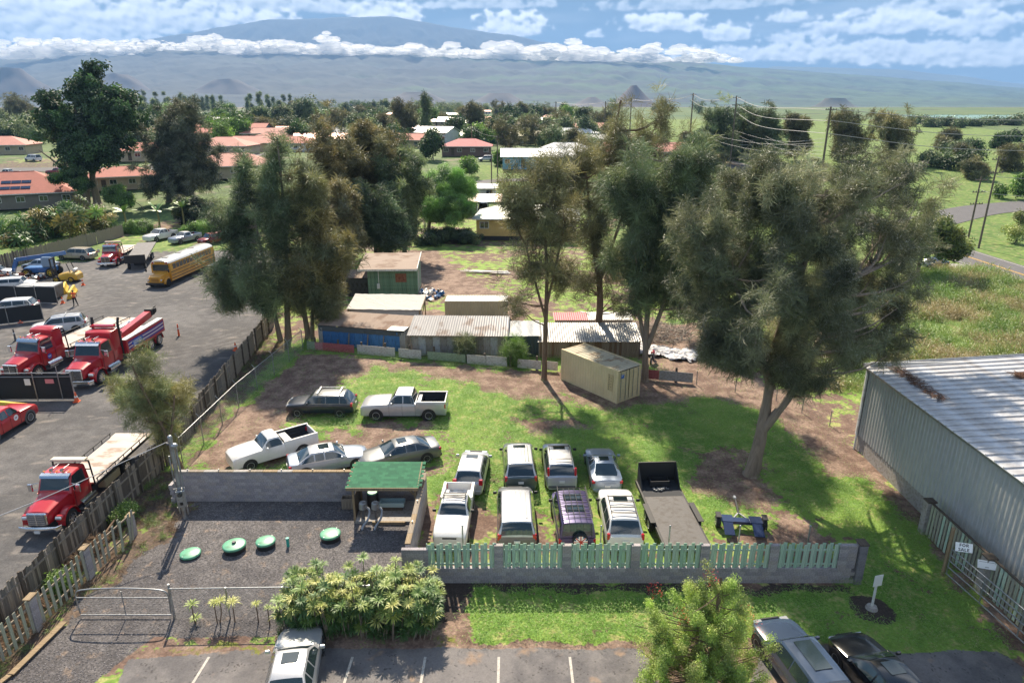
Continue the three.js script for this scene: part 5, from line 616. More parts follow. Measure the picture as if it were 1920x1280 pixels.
// trailer and dolly in the lot
{ const t = thing('flatbed_trailer', 'black flatbed trailer with a tall ramp end beside the white suv', 'trailer', [8.4, 0, -27.7], Math.PI / 2 + 0.05), D = mat('trailer_plate', [0.105, 0.098, 0.095], 0.7, { map: 'dirty', s: 0.35 }); t.scale.x = 0.87; part(t, 'deck', box(5.0, 0.1, 2.1, 2.5, 0.62, 0), D); part(t, 'front_deck', beam([5.0, 0.62, 0], [6.9, 0.66, 0], 2.1, 0.1), MG.liner); part(t, 'headboard', box(0.08, 1.25, 2.1, 6.95, 1.2, 0), MG.black); for (const s of [1, -1]) { part(t, 'side_gusset', prism([[5.6, 0.65], [6.95, 0.65], [6.95, 1.75]], 0.05, 0, 0, s * 1.05), MG.black); part(t, 'side_beam', box(7, 0.2, 0.1, 3.5, 0.55, s * 1.1), MG.black); for (const x of [2.6, 3.45]) wheel(t, x, s * 1.22, 0.36, 0.22, 5); part(t, 'mudguard', box(2.0, 0.04, 0.28, 3.02, 0.78, s * 1.22), MG.black); } const b = part(t, 'winch_box', merge([box(0.55, 0.04, 1.05, 6.3, 0.72, 0), box(0.55, 0.35, 0.04, 6.3, 0.9, 0.5), box(0.55, 0.35, 0.04, 6.3, 0.9, -0.5), box(0.04, 0.35, 1.05, 6.02, 0.9, 0), box(0.04, 0.35, 1.05, 6.58, 0.9, 0)]), MG.dark); part(b, 'chain_pile', merge(Array.from({ length: 26 }, () => box(rr(0.06, 0.2), 0.05, 0.05, rr(5.55, 5.9), 0.73 + R() * 0.06, rr(-0.4, 0.4), rr(0, 3)))), MG.galv); part(t, 'drawbar', beam([6.9, 0.5, 0.4], [8.2, 0.5, 0], 0.1, 0.12), MG.black); }
{ const t = thing('tow_dolly', 'small blue car tow dolly on the dry grass', 'dolly', [11.75, 0, -30.1], Math.PI / 2 - 0.12), B = paint('dolly_blue', [0.015, 0.035, 0.11], 0.2); part(t, 'axle_beam', box(0.4, 0.16, 1.9, 0, 0.42, 0), B); for (const s of [1, -1]) { part(t, 'wheel_pan', box(0.62, 0.05, 0.62, 0.02, 0.52, s * 0.72), B); part(t, 'ramp', beam([-0.3, 0.5, s * 0.72], [-1.1, 0.28, s * 0.72], 0.5, 0.05), B); wheel(t, 0, s * 1.15, 0.33, 0.22, 5); part(t, 'mudguard', box(0.5, 0.04, 0.26, 0, 0.72, s * 1.15), MG.dark); } part(t, 'drawbar', merge([beam([0.2, 0.42, 0.35], [0.75, 0.42, 0], 0.07, 0.08), beam([0.2, 0.42, -0.35], [0.75, 0.42, 0], 0.07, 0.08)]), MG.galv); part(t, 'tongue', beam([0.7, 0.42, 0], [2.2, 0.38, 0.1], 0.09, 0.1), MG.dark); part(t, 'coupler', bevel(0.3, 0.12, 0.16, 0.03, 2.3, 0.4, 0.1), MG.galv); }
// screened gates, barriers, cones
function screen(label, p0, p1, h, braces) { const L = Math.hypot(p1[0] - p0[0], p1[1] - p0[1]), t = thing('screened_fence', label, 'fence', [p0[0], 0, p0[1]], Math.atan2(-(p1[1] - p0[1]), p1[0] - p0[0])); part(t, 'screen_cloth', loft(Array.from({ length: 24 }, (_, i) => [0.12, 0.5, 0.9, h - 0.12].map((y) => [(i / 23) * L, y, 0.03 * n2(i * 0.6, y * 2 + p0[0])])), false, 1), MG.mesh); const n = Math.max(1, Math.round(L / 2.6)); for (let k = 0; k <= n; k++) part(t, 'fence_post', cyl(0.04, 0.04, h + 0.15, 8, (k / n) * L, h / 2, 0.06), MG.galv); for (const y of [0.1, h]) part(t, 'fence_rail', bar([0, y, 0.06], [L, y, 0.06], 0.03), MG.galv); if (braces) part(t, 'fence_rail', bar([0, h - 0.3, 0.06], [L, h - 0.3, 0.06], 0.025), MG.galv); return t; }
{ const t = screen('black screened yard gate with two small notices', [-40.5, -46.1], [-32.2, -46.3], 2.2, true); part(t, 'notice', box(0.42, 0.5, 0.02, 5.1, 1.5, 0.08), MG.plate); part(t, 'notice', box(0.62, 0.34, 0.02, 6.7, 1.55, 0.08), mat('notice_red', [0.6, 0.2, 0.22], 0.6)); part(t, 'gate_leaf', merge([bar([7.4, 0.1, 0.12], [7.4, 2.7, 0.12], 0.03), bar([8.3, 0.1, 0.12], [8.3, 2.3, 0.12], 0.03), bar([7.4, 2.2, 0.12], [8.3, 2.2, 0.12], 0.025)]), MG.galv); }
screen('black screened fence in front of the grey dumpster', [-62, -73.8], [-49.9, -72.3], 1.95, false);
screen('short black screened fence at the left edge beside the white suv', [-52.8, -63.6], [-47.6, -66.3], 1.8, false);
const jersey = prism([[-0.3, 0], [0.3, 0], [0.3, 0.18], [0.16, 0.42], [0.1, 0.8], [-0.1, 0.8], [-0.16, 0.42], [-0.3, 0.18]], 3);
for (const [lab, x, z, ry, s] of [['yellow plastic barrier in front of the black yard gate', -36.3, -44.3, Math.PI / 2 - 0.2, 1.5], ['yellow barrier lying nearest the worker in the orange vest', -50.6, -76.0, 0.42, 1.3], ['yellow barrier behind the front one beside the dumpster', -52.6, -77.9, 0.5, 1.1]]) { const t = thing('barrier', lab, 'barrier', [x, 0, z], ry, 'yellow barriers in the towing yard'); const b = part(t, 'barrier_body', jersey, MG.yellowP); b.scale.z = s; for (const k of [-1, 1]) part(t, 'forklift_slot', box(0.62, 0.12, 0.3, 0, 0.08, k * 0.7), MG.black); }
[['behind the black gate post', -32.0, -46.0], ['standing alone in the middle of the yard', -31.5, -61.2], ['beside the white suv at the left edge', -49.4, -65.5], ['at the end of the long black screen', -49.6, -72.6], ['leaning by the board fence near the ladder tree', -24.6, -57.2], ['next to the yellow barriers', -52.1, -80.6], ['with a black base near the first truck mirror', -46.0, -59.8]].forEach(([w, x, z], i) => { const t = thing('traffic_cone', 'orange traffic cone ' + w, 'cone', [x, 0, z], R(), 'traffic cones in the yard'), tall = i === 1 || i === 6; part(t, 'base', box(0.4, 0.05, 0.4, 0, 0.025, 0), tall ? MG.black : MG.orange); part(t, 'cone', cyl(tall ? 0.05 : 0.03, tall ? 0.1 : 0.17, tall ? 1.15 : 0.7, 14, 0, tall ? 0.6 : 0.4, 0), i === 6 ? MG.grey : MG.orange); part(t, 'band', cyl(tall ? 0.075 : 0.1, tall ? 0.085 : 0.125, 0.12, 14, 0, tall ? 0.75 : 0.42, 0), MG.white); });
{ const t = thing('dumpster', 'grey steel dumpster behind the black screen', 'dumpster', [-53.2, 0, -74.6], 0.12); part(t, 'bin', merge([prism([[-1.9, 0.15], [1.9, 0.15], [2.1, 1.55], [-2.1, 1.55]], 1.9)]), mat('bin_grey', [0.17, 0.17, 0.19], 0.6, { map: 'rust', s: 0.3 })); part(t, 'lid', box(4.1, 0.06, 2.0, 0, 1.6, 0), mat('lid_grey', [0.36, 0.38, 0.41], 0.5, { map: 'dirty', s: 0.4 })); }
{ const t = thing('telehandler', 'blue boom loader behind the wrecked cars', 'loader', [-60.2, 0, -85.5], 0.15), B = paint('loader_blue', [0.04, 0.16, 0.42], 0.1); part(t, 'boom', beam([-2.6, 2.2, 0], [3.2, 2.9, 0], 0.4, 0.45), B); part(t, 'boom_arm', beam([-2.6, 2.3, 0], [-3.3, 0.7, 0], 0.35, 0.4), B); part(t, 'chassis', bevel(3.4, 0.7, 1.6, 0.1, 0, 0.9, 0), B); part(t, 'cab', bevel(1.3, 1.3, 1.0, 0.12, 1.2, 1.9, 0.4), mat('loader_cab', [0.2, 0.28, 0.38], 0.4)); for (const s of [1, -1]) for (const x of [-1.3, 1.5]) wheel(t, x, s * 0.95, 0.6, 0.4, 6, MG.yellowP); }
{ const t = thing('forklift', 'yellow forklift with a black mast beside the boom loader', 'forklift', [-55.6, 0, -82.6], 0.1), Yl = paint('lift_yellow', [0.70, 0.42, 0.03], 0); part(t, 'counterweight', loft([[-0.2, 1.0, 0.8], [0.9, 1.25, 0.85], [1.7, 1.15, 0.85], [1.95, 0.9, 0.75]].map(([x, y, w]) => secBody(x, 0.3, y, w, 0.05))), Yl); part(t, 'mast', merge([box(0.14, 2.9, 0.14, -1.0, 1.5, 0.45), box(0.14, 2.9, 0.14, -1.0, 1.5, -0.45), box(0.1, 0.14, 1, -1.0, 2.9, 0)]), MG.black); part(t, 'overhead_guard', merge([bar([-0.7, 1, 0.6], [-0.4, 2.3, 0.55], 0.05), bar([-0.7, 1, -0.6], [-0.4, 2.3, -0.55], 0.05), bar([1.2, 1.2, 0.6], [0.9, 2.3, 0.55], 0.05), bar([1.2, 1.2, -0.6], [0.9, 2.3, -0.55], 0.05), ...[0, 1, 2, 3, 4].map((k) => box(0.06, 0.05, 1.15, -0.35 + k * 0.3, 2.32, 0))]), MG.black); part(t, 'forks', merge([box(1.3, 0.06, 0.14, -1.7, 0.15, 0.3), box(1.3, 0.06, 0.14, -1.7, 0.15, -0.3)]), MG.dark); for (const s of [1, -1]) { wheel(t, -0.5, s * 0.75, 0.42, 0.3, 5, MG.yellowP); wheel(t, 1.2, s * 0.75, 0.36, 0.28, 5, MG.yellowP); } part(t, 'gas_tank', cyl(0.2, 0.2, 0.8, 12, 1.5, 1.45, 0, Math.PI / 2), MG.white); }
{ const g = { red_scrap: [], dark_scrap: [], pale_scrap: [] }, k3 = Object.keys(g); for (let k = 0; k < 260; k++) { const x = rr(-4, 4), z = rr(-2.6, 2.6), y = R() * 1.6 * Math.max(0.2, 1 - Math.hypot(x / 4.4, z / 3)); g[k3[Math.floor(R() * 3)]].push(R() < 0.5 ? place(new THREE.BoxGeometry(rr(0.2, 1.2), rr(0.05, 0.3), rr(0.05, 0.5)), x, y + 0.15, z, rr(-1, 1), rr(0, 3), rr(-1, 1)) : cyl(rr(0.05, 0.3), rr(0.05, 0.3), rr(0.1, 0.7), 8, x, y + 0.2, z, rr(-2, 2), rr(-2, 2))); } const t = thing('scrap_heap', 'heap of rusty machine scrap left of the loaders', 'scrap', [-62.5, 0, -81.5], 0.2); for (const n of k3) { const m = part(t, n, merge(g[n]), { red_scrap: mat('scrap_red', [0.2, 0.05, 0.03], 0.8, { map: 'rust' }), dark_scrap: MG.dark, pale_scrap: MG.galv }[n]); m.userData.kind = 'stuff'; } }
for (const [lab, x, z, hd, p] of [['stripped car shell with open windows beside the dumpster', -58.6, -78.4, 20, CP.white], ['pale stripped car body behind the scrap heap', -65.5, -84.5, 15, CP.silver]]) car({ name: 'wrecked_car', label: lab, group: 'wrecked cars in the yard', type: 'suv', shape: 'boxy', at: [x, z], hd, L: 4.3, W: 1.75, H: 1.6, paint: p, r: 0.33, noPlate: true });
// ---------- sheds behind the lot ----------
function corr(L, D, h0, h1, pitch = 0.16, amp = 0.03) { const n = Math.round(L / pitch), s = []; for (let i = 0; i <= n * 2; i++) { const x = -L / 2 + (i / (n * 2)) * L, a = (i % 2) * amp; s.push([[x, h0 + a, 0], [x, lerp(h0, h1, 0.5) + a, -D / 2], [x, h1 + a, -D]]); } return loft(s, false, 0.2); }
function sheets(t, name, x0, x1, y0, y1, z, w, ms) { const n = Math.max(1, Math.round((x1 - x0) / w)), ww = (x1 - x0) / n; const g = loft(Array.from({ length: 9 }, (_, i) => [[(i / 8) * ww * 0.985, y0, (i % 2) * 0.025], [(i / 8) * ww * 0.985, y1, (i % 2) * 0.025]]), false, 0.2); for (let k = 0; k < n; k++) { const m = part(t, name, g, pick(ms)); m.position.set(x0 + k * ww, rr(-0.03, 0.03), z + rr(0, 0.012)); } }
function tarp(L, D, h0, h1, sag, seed) { return loft(Array.from({ length: 22 }, (_, i) => Array.from({ length: 14 }, (_, j) => { const u = i / 21, v = j / 13; return [-L / 2 + u * L, lerp(h0, h1, v) - sag * Math.sin(u * Math.PI * 3) ** 2 * 0.4 - sag * Math.sin(v * Math.PI) * 0.6 + 0.035 * n2(u * 14 + seed, v * 5), -v * D]; })), false, 1); }
const tinGrey = ['a', 'b', 'c'].map((k, i) => mat('tin_' + k, [[0.42, 0.40, 0.38], [0.34, 0.31, 0.28], [0.5, 0.51, 0.53]][i], 0.55, { metal: 0.3, map: 'dirty', s: 0.5 })), tinBlue = ['a', 'b'].map((k, i) => mat('tin_blue_' + k, [[0.045, 0.16, 0.38], [0.06, 0.19, 0.40]][i], 0.6, { metal: 0.1, map: 'dirty', s: 0.5 })), roofTin = mat('roof_tin', [0.34, 0.33, 0.325], 0.45, { metal: 0.3, map: 'rust', s: 0.13 }), roofRust = mat('roof_rust', [0.30, 0.22, 0.17], 0.8, { map: 'rust', s: 0.12 });
{ const t = thing('shed', 'low shed with blue metal walls and a brown roof', 'shed', [-13.45, 0, -57.6], -0.212); sheets(t, 'wall_sheet', -3.7, 3.2, 0.05, 1.5, 0, 0.8, tinBlue); sheets(t, 'wall_sheet', 3.2, 4.1, 0.05, 1.8, 0.02, 0.45, [tinGrey[0], tinBlue[1]]); sheets(t, 'wall_sheet', -4.1, -3.7, 0.05, 1.75, 0.02, 0.4, tinGrey); part(t, 'tarp_strip', loft(Array.from({ length: 40 }, (_, i) => [1.45, 1.7, 1.92].map((y) => [-4 + i * 0.2, y, 0.05 + 0.05 * n2(i * 0.4, y * 3)])), false, 1), mat('tarp_dark', [0.08, 0.085, 0.085], 0.8)); part(t, 'roof', corr(8.4, 3.6, 1.95, 2.25), roofRust); part(t, 'back_wall', box(8, 2.1, 0.05, 0, 1.05, -3.5), tinGrey[1]); part(t, 'end_wall', box(0.05, 1.95, 3.5, -4.1, 0.98, -1.75), tinGrey[1]); part(t, 'end_wall', box(0.05, 1.95, 3.5, 4.1, 0.98, -1.75), MG.white); part(t, 'roof_sheet', beam([2.6, 2.03, -0.3], [4.2, 2.06, -0.3], 1.2, 0.02), MG.white); for (const x of [-1.2, 0.6, 2.1]) part(t, 'prop', beam([x, 0.1, 0.2], [x + 0.1, 1.4, 0.08], 0.08, 0.08), MG.woodOld); }
{ const t = thing('shed', 'long shed with grey metal walls and pale corrugated roof', 'shed', [-4.65, 0, -55.6], -0.03); sheets(t, 'wall_sheet', -4.05, 4.05, 0.05, 1.95, 0, 0.62, tinGrey); part(t, 'roof', corr(8.7, 4.0, 2.02, 2.62, 0.22, 0.045).translate(0, 0, 0.45), roofTin); part(t, 'back_wall', box(8, 2.4, 0.05, 0, 1.2, -3.5), tinGrey[1]); for (const s of [1, -1]) part(t, 'end_wall', box(0.05, 2.0, 3.5, s * 4.05, 1.0, -1.75), tinGrey[0]); for (const x of [-4.1, 4.15]) part(t, 'post', box(0.12, 2.0, 0.12, x, 1, 0.15), MG.woodOld); part(t, 'purlin', box(8.5, 0.1, 0.08, 0, 1.95, 0.3), MG.woodOld); }
{ const t = thing('shed', 'lean-to bay hung with dark grey tarpaulins between two sheds', 'shed', [0.85, 0, -55.4]); part(t, 'roof_tarp', tarp(3.2, 3.2, 1.95, 2.35, 0.12, 4), mat('tarp_grey', [0.25, 0.27, 0.29], 0.6, { bump: 'cloth', bumpS: 0.02 })); part(t, 'wall_tarp', loft(Array.from({ length: 26 }, (_, i) => [0.1, 0.8, 1.4, 1.95].map((y) => [-1.5 + i * 0.12, y, 0.12 * n2(i * 0.3, y) + 0.02])), false, 1), mat('tarp_navy', [0.035, 0.055, 0.065], 0.7)); for (const x of [-1.4, 1.5]) part(t, 'post', box(0.1, 1.95, 0.1, x, 0.97, 0.1), MG.woodOld); }
{ const t = thing('shed', 'long low shed with brown plank walls behind the tan container', 'shed', [6.7, 0, -55.3]); const pl = [MG.woodOld, mat('plank_brown', [0.22, 0.15, 0.10], 0.9, { map: 'wood', s: 0.8 }), mat('plank_grey', [0.3, 0.25, 0.2], 0.9, { map: 'wood', s: 0.8 })], pg = uvm(new THREE.BoxGeometry(0.2, 1.5, 0.025)); for (let k = 0; k < 40; k++) { const m = part(t, 'plank', pg, pick(pl)); m.position.set(-4.25 + k * 0.215, 0.75 + rr(-0.02, 0.02), rr(0, 0.02)); } part(t, 'roof', corr(9.0, 3.6, 1.55, 2.15, 0.2, 0.04).translate(0, 0, 0.35), mat('roof_pale', [0.37, 0.365, 0.36], 0.45, { metal: 0.35, map: 'dirty', s: 0.3 })); part(t, 'back_wall', box(8.6, 1.9, 0.05, 0, 0.95, -3.1), tinGrey[1]); for (const s of [1, -1]) part(t, 'end_wall', box(0.05, 1.7, 3.1, s * 4.3, 0.85, -1.55), pl[1]); }
{ const t = thing('shed', 'low flat roof half red half white beyond the plank shed', 'shed', [7.6, 0, -60.6]); part(t, 'roof', corr(3.2, 1.9, 1.75, 1.95, 0.2, 0.03).translate(-2.1, 0, 0), mat('roof_red', [0.45, 0.09, 0.11], 0.6, { map: 'dirty', s: 0.4 }), 'faded red roof sheets'); part(t, 'roof', corr(4.2, 1.9, 1.78, 1.98, 0.2, 0.03).translate(1.6, 0, 0), MG.white, 'white roof sheets'); part(t, 'front_wall', box(7.2, 1.7, 0.05, 0, 0.87, -0.1), tinGrey[1]); }
{ const t = thing('tarp_shelter', 'grey white tarpaulin shelter behind the blue shed', 'shelter', [-12.2, 0, -62.3], -0.05); part(t, 'roof_tarp', tarp(7.2, 3.4, 2.3, 2.9, 0.06, 9), mat('tarp_pale', [0.40, 0.385, 0.36], 0.75, { bump: 'cloth', bumpS: 0.03 })); part(t, 'side_tarp', tarp(7.2, 0.3, 1.4, 2.3, 0.04, 12), mat('tarp_pale')); for (const x of [-3.4, 3.4]) for (const z of [-0.1, -3.2]) part(t, 'post', box(0.1, 2.3, 0.1, x, 1.15, z), MG.woodTan); part(t, 'end_frame', merge([beam([3.55, 2.25, 0], [3.55, 2.85, -3.3], 0.06, 0.14), beam([3.55, 1.2, 0], [3.55, 2.8, -2.8], 0.06, 0.12)]), MG.woodTan); }
{ const t = thing('shed', 'green board shed on stilts with a rusty brown roof', 'shed', [-13.3, 0, -74.0], 0.03), gr = ['a', 'b', 'c'].map((k, i) => mat('green_board_' + k, [[0.17, 0.29, 0.20], [0.20, 0.32, 0.22], [0.15, 0.25, 0.17]][i], 0.9, { map: 'dirty', s: 0.8 })), bg = uvm(new THREE.BoxGeometry(0.21, 2.5, 0.03)); for (let k = 0; k < 24; k++) { t.scale.set(1.05, 1.15, 1.1); const m = part(t, 'wall_board', bg, pick(gr)); m.position.set(-2.5 + k * 0.218, 1.75 + rr(-0.02, 0.02), rr(0, 0.015)); } for (let k = 0; k < 18; k++) { const m = part(t, 'wall_board', bg, pick([tinGrey[0], gr[0]])); m.position.set(2.58, 1.8, -0.15 - k * 0.22); m.rotation.y = Math.PI / 2; }
  part(t, 'back_wall', box(5.1, 2.9, 0.05, 0, 1.9, -4.1), gr[0]); part(t, 'end_wall', box(0.05, 2.6, 4, -2.58, 1.8, -2), gr[0]); part(t, 'roof', beam([0, 3.1, 0.35], [0, 3.75, -4.5], 6.2, 0.06).translate(-0.45, 0, 0), roofRust); part(t, 'roof_fascia', beam([-3.55, 3.02, 0.38], [2.66, 3.02, 0.38], 0.05, 0.16), MG.white); part(t, 'roof_fascia', beam([2.68, 3.1, 0.35], [2.68, 3.8, -4.5], 0.06, 0.18), MG.white); part(t, 'patch', box(1.15, 0.85, 0.02, 0.9, 2.2, 0.035), mat('rust_patch', [0.28, 0.12, 0.07], 0.9, { map: 'rust' })); part(t, 'meter_box', bevel(0.3, 0.5, 0.14, 0.02, -1.5, 1.4, 0.09), MG.white); part(t, 'conduit', cyl(0.04, 0.04, 1.7, 6, -1.45, 2.3, 0.06), MG.white); for (const x of [-2.3, 0, 2.3]) for (const z of [-0.2, -3.8]) part(t, 'stilt', box(0.16, 0.6, 0.16, x, 0.3, z), MG.conc); part(t, 'floor', box(5.2, 0.14, 4.1, 0, 0.52, -2.05), MG.woodDark); }
{ const t = thing('shed', 'dark lean-to against the left side of the green shed', 'shed', [-17.6, 0, -74.4]); sheets(t, 'wall_sheet', -1.5, 1.5, 0.3, 2.3, 0, 0.5, [mat('dark_tin', [0.06, 0.06, 0.055], 0.8, { map: 'rust', s: 0.4 })]); part(t, 'roof', corr(3.4, 3, 2.4, 2.7), roofRust); part(t, 'back_wall', box(3, 2.3, 0.05, 0, 1.3, -2.8), MG.woodDark); }
// low fence of odd boards in front of the sheds
{ const A = [-18.34, -57.3], B = [14.2, -49.4], cs = { red: [0.36, 0.1, 0.1], pink: [0.42, 0.2, 0.2], white: [0.52, 0.5, 0.46], green: [0.26, 0.33, 0.22], grey: [0.34, 0.33, 0.32] }, seg = [[0.0028, 0.0262, 'green'], [0.0262, 0.048, 'pink'], [0.048, 0.1397, 'red'], [0.1473, 0.2545, 'white'], [0.2633, 0.3258, 'white'], [0.3417, 0.4438, 'green'], [0.4466, 0.4966, 'white'], [0.4966, 0.5514, 'white'], [0.5771, 0.6375, 'white'], [0.6415, 0.6785, 'white'], [0.8918, 0.9202, 'red'], [0.9202, 0.9982, 'grey']];
  const t = thing('board_fence', 'low fence of odd red white and green boards before the sheds', 'fence', [0, 0, 0]), ry = Math.atan2(-(B[1] - A[1]), B[0] - A[0]), L = Math.hypot(B[0] - A[0], B[1] - A[1]);
  for (const [f0, f1, c] of seg) { const m = (f0 + f1) / 2; part(t, 'board', box((f1 - f0) * L * 0.985, rr(0.7, 0.84), 0.03, lerp(A[0], B[0], m), 0.48 + rr(-0.03, 0.03), lerp(A[1], B[1], m), ry, rr(-0.05, 0.05)), mat('board_' + c, cs[c], 0.85, { map: 'dirty', s: 0.7 })); }
  for (let k = 0; k < 15; k++) { const f = (k + 0.4) / 15; part(t, 'stump_post', cyl(0.09, 0.12, rr(0.9, 1.5), 8, lerp(A[0], B[0], f), 0.6, lerp(A[1], B[1], f) - 0.12), MG.woodDark); } }
wireFence(thing('wire_fence', 'sagging wire fence right of the board fence', 'fence', [0, 0, 0]), [[14.4, -49.3], [19.5, -46.2], [21.6, -42]], 1.1, false, 0, 0.5);
// odds and ends round the sheds
for (const [name, lab, n, cx, cz, w, d, ms, lx] of [['timber_stack', 'row of grey pipes and poles lying on the dirt', 14, -3.5, -87, 4.5, 0.8, [MG.galv, MG.woodOld, MG.white], 5], ['junk_pile', 'jumble of tools and buckets beside the green shed', 46, -9.8, -75.6, 1.6, 2, [MG.dark, MG.galv, tinBlue[0], MG.white], 0.9], ['lumber_pile', 'weathered planks and roof sheets on the grass behind the tree', 12, 8.5, -67.5, 3, 1.2, [MG.woodOld, tinGrey[0], mat('plank_pink', [0.4, 0.24, 0.2], 0.9)], 4.5]]) { const t = thing(name, lab, name.replace(/_/g, ' '), [cx, 0, cz], -0.25); for (let k = 0; k < n; k++) part(t, 'piece', lx > 2 ? beam([-lx / 2 + rr(-1, 1), 0.06 + R() * 0.2, rr(-d, d)], [lx / 2 + rr(-1, 1), 0.06 + R() * 0.2, rr(-d, d)], rr(0.06, 0.25), 0.05) : place(R() < 0.5 ? new THREE.BoxGeometry(rr(0.1, lx), rr(0.05, 0.5), rr(0.1, 0.5)) : new THREE.CylinderGeometry(0.12, 0.15, rr(0.2, 0.6), 10), rr(-w, w), 0.25, rr(-d, d), rr(-0.3, 0.3), rr(0, 3), rr(-0.4, 0.4)), pick(ms)); }
single('tarpaulin', 'crumpled white and grey tarpaulin on the bare dirt', 'tarpaulin', (() => { const g = new THREE.PlaneGeometry(5.2, 2.6, 60, 34).rotateX(-Math.PI / 2), p = g.attributes.position; for (let i = 0; i < p.count; i++) { const x = p.getX(i), z = p.getZ(i); p.setXYZ(i, x + 0.3 * n2(x * 0.8, z), 0.12 + 0.14 * n2(x * 1.1, z * 3.2) + 0.1 * Math.abs(n2(x * 2.5, z * 5)), z + 0.35 * n2(x * 0.6 + 9, z * 0.5)); } g.computeVertexNormals(); return g; })(), mat('tarp_white', [0.55, 0.54, 0.56], 0.6), [13.6, 0.05, -56.3], -0.45);
{ const g = []; for (let k = 0; k < 520; k++) { const a = rr(0, 6.28), r = Math.sqrt(R()) * 3.4, h = (1 - r / 3.6) * 1.7, y = R() * h; g.push(beam([Math.cos(a) * r, y, Math.sin(a) * r * 0.7], [Math.cos(a) * r + rr(-1.2, 1.2), y + rr(-0.3, 0.5), Math.sin(a) * r * 0.7 + rr(-1, 1)], rr(0.015, 0.05), rr(0.015, 0.04))); } const m = single('brush_pile', 'heap of dry grey branches behind the trees', 'brush pile', merge(g), mat('dry_branch', [0.3, 0.26, 0.22], 0.95), [13.8, 0, -61.5]); m.userData.kind = 'stuff'; }
{ const t = thing('motorbike', 'red and black motorbike parked behind the tan container', 'motorbike', [11.9, 0, -54.2], 1.2); for (const x of [0.6, -0.6]) wheel(t, x, 0.001, 0.3, 0.12, 6); part(t, 'frame', merge([beam([-0.5, 0.45, 0], [0.45, 0.75, 0], 0.18, 0.2), bar([0.62, 0.3, 0], [0.4, 0.95, 0], 0.04)]), MG.black); part(t, 'fuel_tank', ball(0.26, 0.12, 0.86, 0, 1.3, 0.7, 0.7), CP.red); part(t, 'seat', bevel(0.6, 0.12, 0.26, 0.04, -0.35, 0.84, 0), MG.black); part(t, 'handlebar', bar([0.38, 1.0, -0.36], [0.38, 1.0, 0.36], 0.025), MG.dark); }
// ---------- trees and plants ----------
const UPV = new THREE.Vector3(0, 1, 0);
function taper(pts, r0, r1, seg = 7, n = pts.length * 4) {   // a limb that thins along its path
  const c = new THREE.CatmullRomCurve3(pts.map((p) => (p.isVector3 ? p : new THREE.Vector3(...p)))), f = c.computeFrenetFrames(n, false), secs = [];
  for (let i = 0; i <= n; i++) { const p = c.getPoint(i / n), r = lerp(r0, r1, Math.pow(i / n, 0.8)), s = []; for (let k = 0; k <= seg; k++) { const a = (k / seg) * Math.PI * 2, q = r * (1 + 0.1 * n2(k * 3.1, i * 0.7)); s.push([p.x + (f.normals[i].x * Math.cos(a) + f.binormals[i].x * Math.sin(a)) * q, p.y + (f.normals[i].y * Math.cos(a) + f.binormals[i].y * Math.sin(a)) * q, p.z + (f.normals[i].z * Math.cos(a) + f.binormals[i].z * Math.sin(a)) * q]); } secs.push(s); }
  return loft(secs, false, 1.2);
}
function strips(list) {   // list of [points on the midrib, width, side vector]: flat leaves
  const pos = [], idx = []; for (const [pts, w, s] of list) { const o = pos.length / 3, n = pts.length; pts.forEach((p, i) => { const k = w * (i === n - 1 ? 0.12 : i === 0 ? 0.45 : 1) * 0.5; pos.push(p.x - s.x * k, p.y - s.y * k, p.z - s.z * k, p.x + s.x * k, p.y + s.y * k, p.z + s.z * k); if (i) { const a = o + (i - 1) * 2; idx.push(a, a + 1, a + 2, a + 1, a + 3, a + 2); } }); }
  const g = new THREE.BufferGeometry(); g.setAttribute('position', new THREE.Float32BufferAttribute(pos, 3)); g.setIndex(idx); g.computeVertexNormals(); g.setAttribute('uv', new THREE.BufferAttribute(new Float32Array((pos.length / 3) * 2), 2)); return g;
}
const rv = (g) => new THREE.Vector3(g() * 2 - 1, g() * 2 - 1, g() * 2 - 1).normalize();
function needleClump(seed, n, len, w, droop) { const g = rng(seed), L = []; for (let i = 0; i < n; i++) { const d = rv(g); d.y = Math.abs(d.y) * 0.8 + 0.15; d.normalize(); const o = new THREE.Vector3((g() - 0.5) * 0.5, (g() - 0.3) * 0.5, (g() - 0.5) * 0.5), l = len * (0.5 + g() * 0.7), m = o.clone().addScaledVector(d, l * 0.55), e = o.clone().addScaledVector(d, l); e.y -= droop * l * (0.4 + g()); L.push([[o, m, e], w * (0.7 + 0.6 * g()), new THREE.Vector3().crossVectors(d, rv(g)).normalize()]); } return strips(L); }
function leafClump(seed, n, size, spread) { const g = rng(seed), L = []; for (let i = 0; i < n; i++) { const p = rv(g).multiplyScalar(spread * Math.cbrt(g())), d = rv(g); d.y = d.y * 0.5 - 0.1; d.normalize(); const l = size * (0.6 + 0.8 * g()); L.push([[p, p.clone().addScaledVector(d, l * 0.5), p.clone().addScaledVector(d, l)], l * 0.5, new THREE.Vector3().crossVectors(d, rv(g)).normalize()]); } return strips(L); }
function rosette(seed, n, len, w, up = 0.5, bend = 0.7) { const g = rng(seed), L = []; for (let i = 0; i < n; i++) { const a = i * 2.4 + g() * 0.4, e = lerp(1.25, -0.1, i / n) * up + g() * 0.2, d = new THREE.Vector3(Math.cos(a) * Math.cos(e), Math.sin(e), Math.sin(a) * Math.cos(e)), l = len * (0.75 + 0.4 * g()), p0 = d.clone().multiplyScalar(0.03), p1 = d.clone().multiplyScalar(l * 0.4), p2 = d.clone().multiplyScalar(l * 0.75), p3 = d.clone().multiplyScalar(l); p2.y -= bend * l * 0.1; p3.y -= bend * l * 0.34; L.push([[p0, p1, p2, p3], w, new THREE.Vector3(-Math.sin(a), 0, Math.cos(a))]); } return strips(L); }
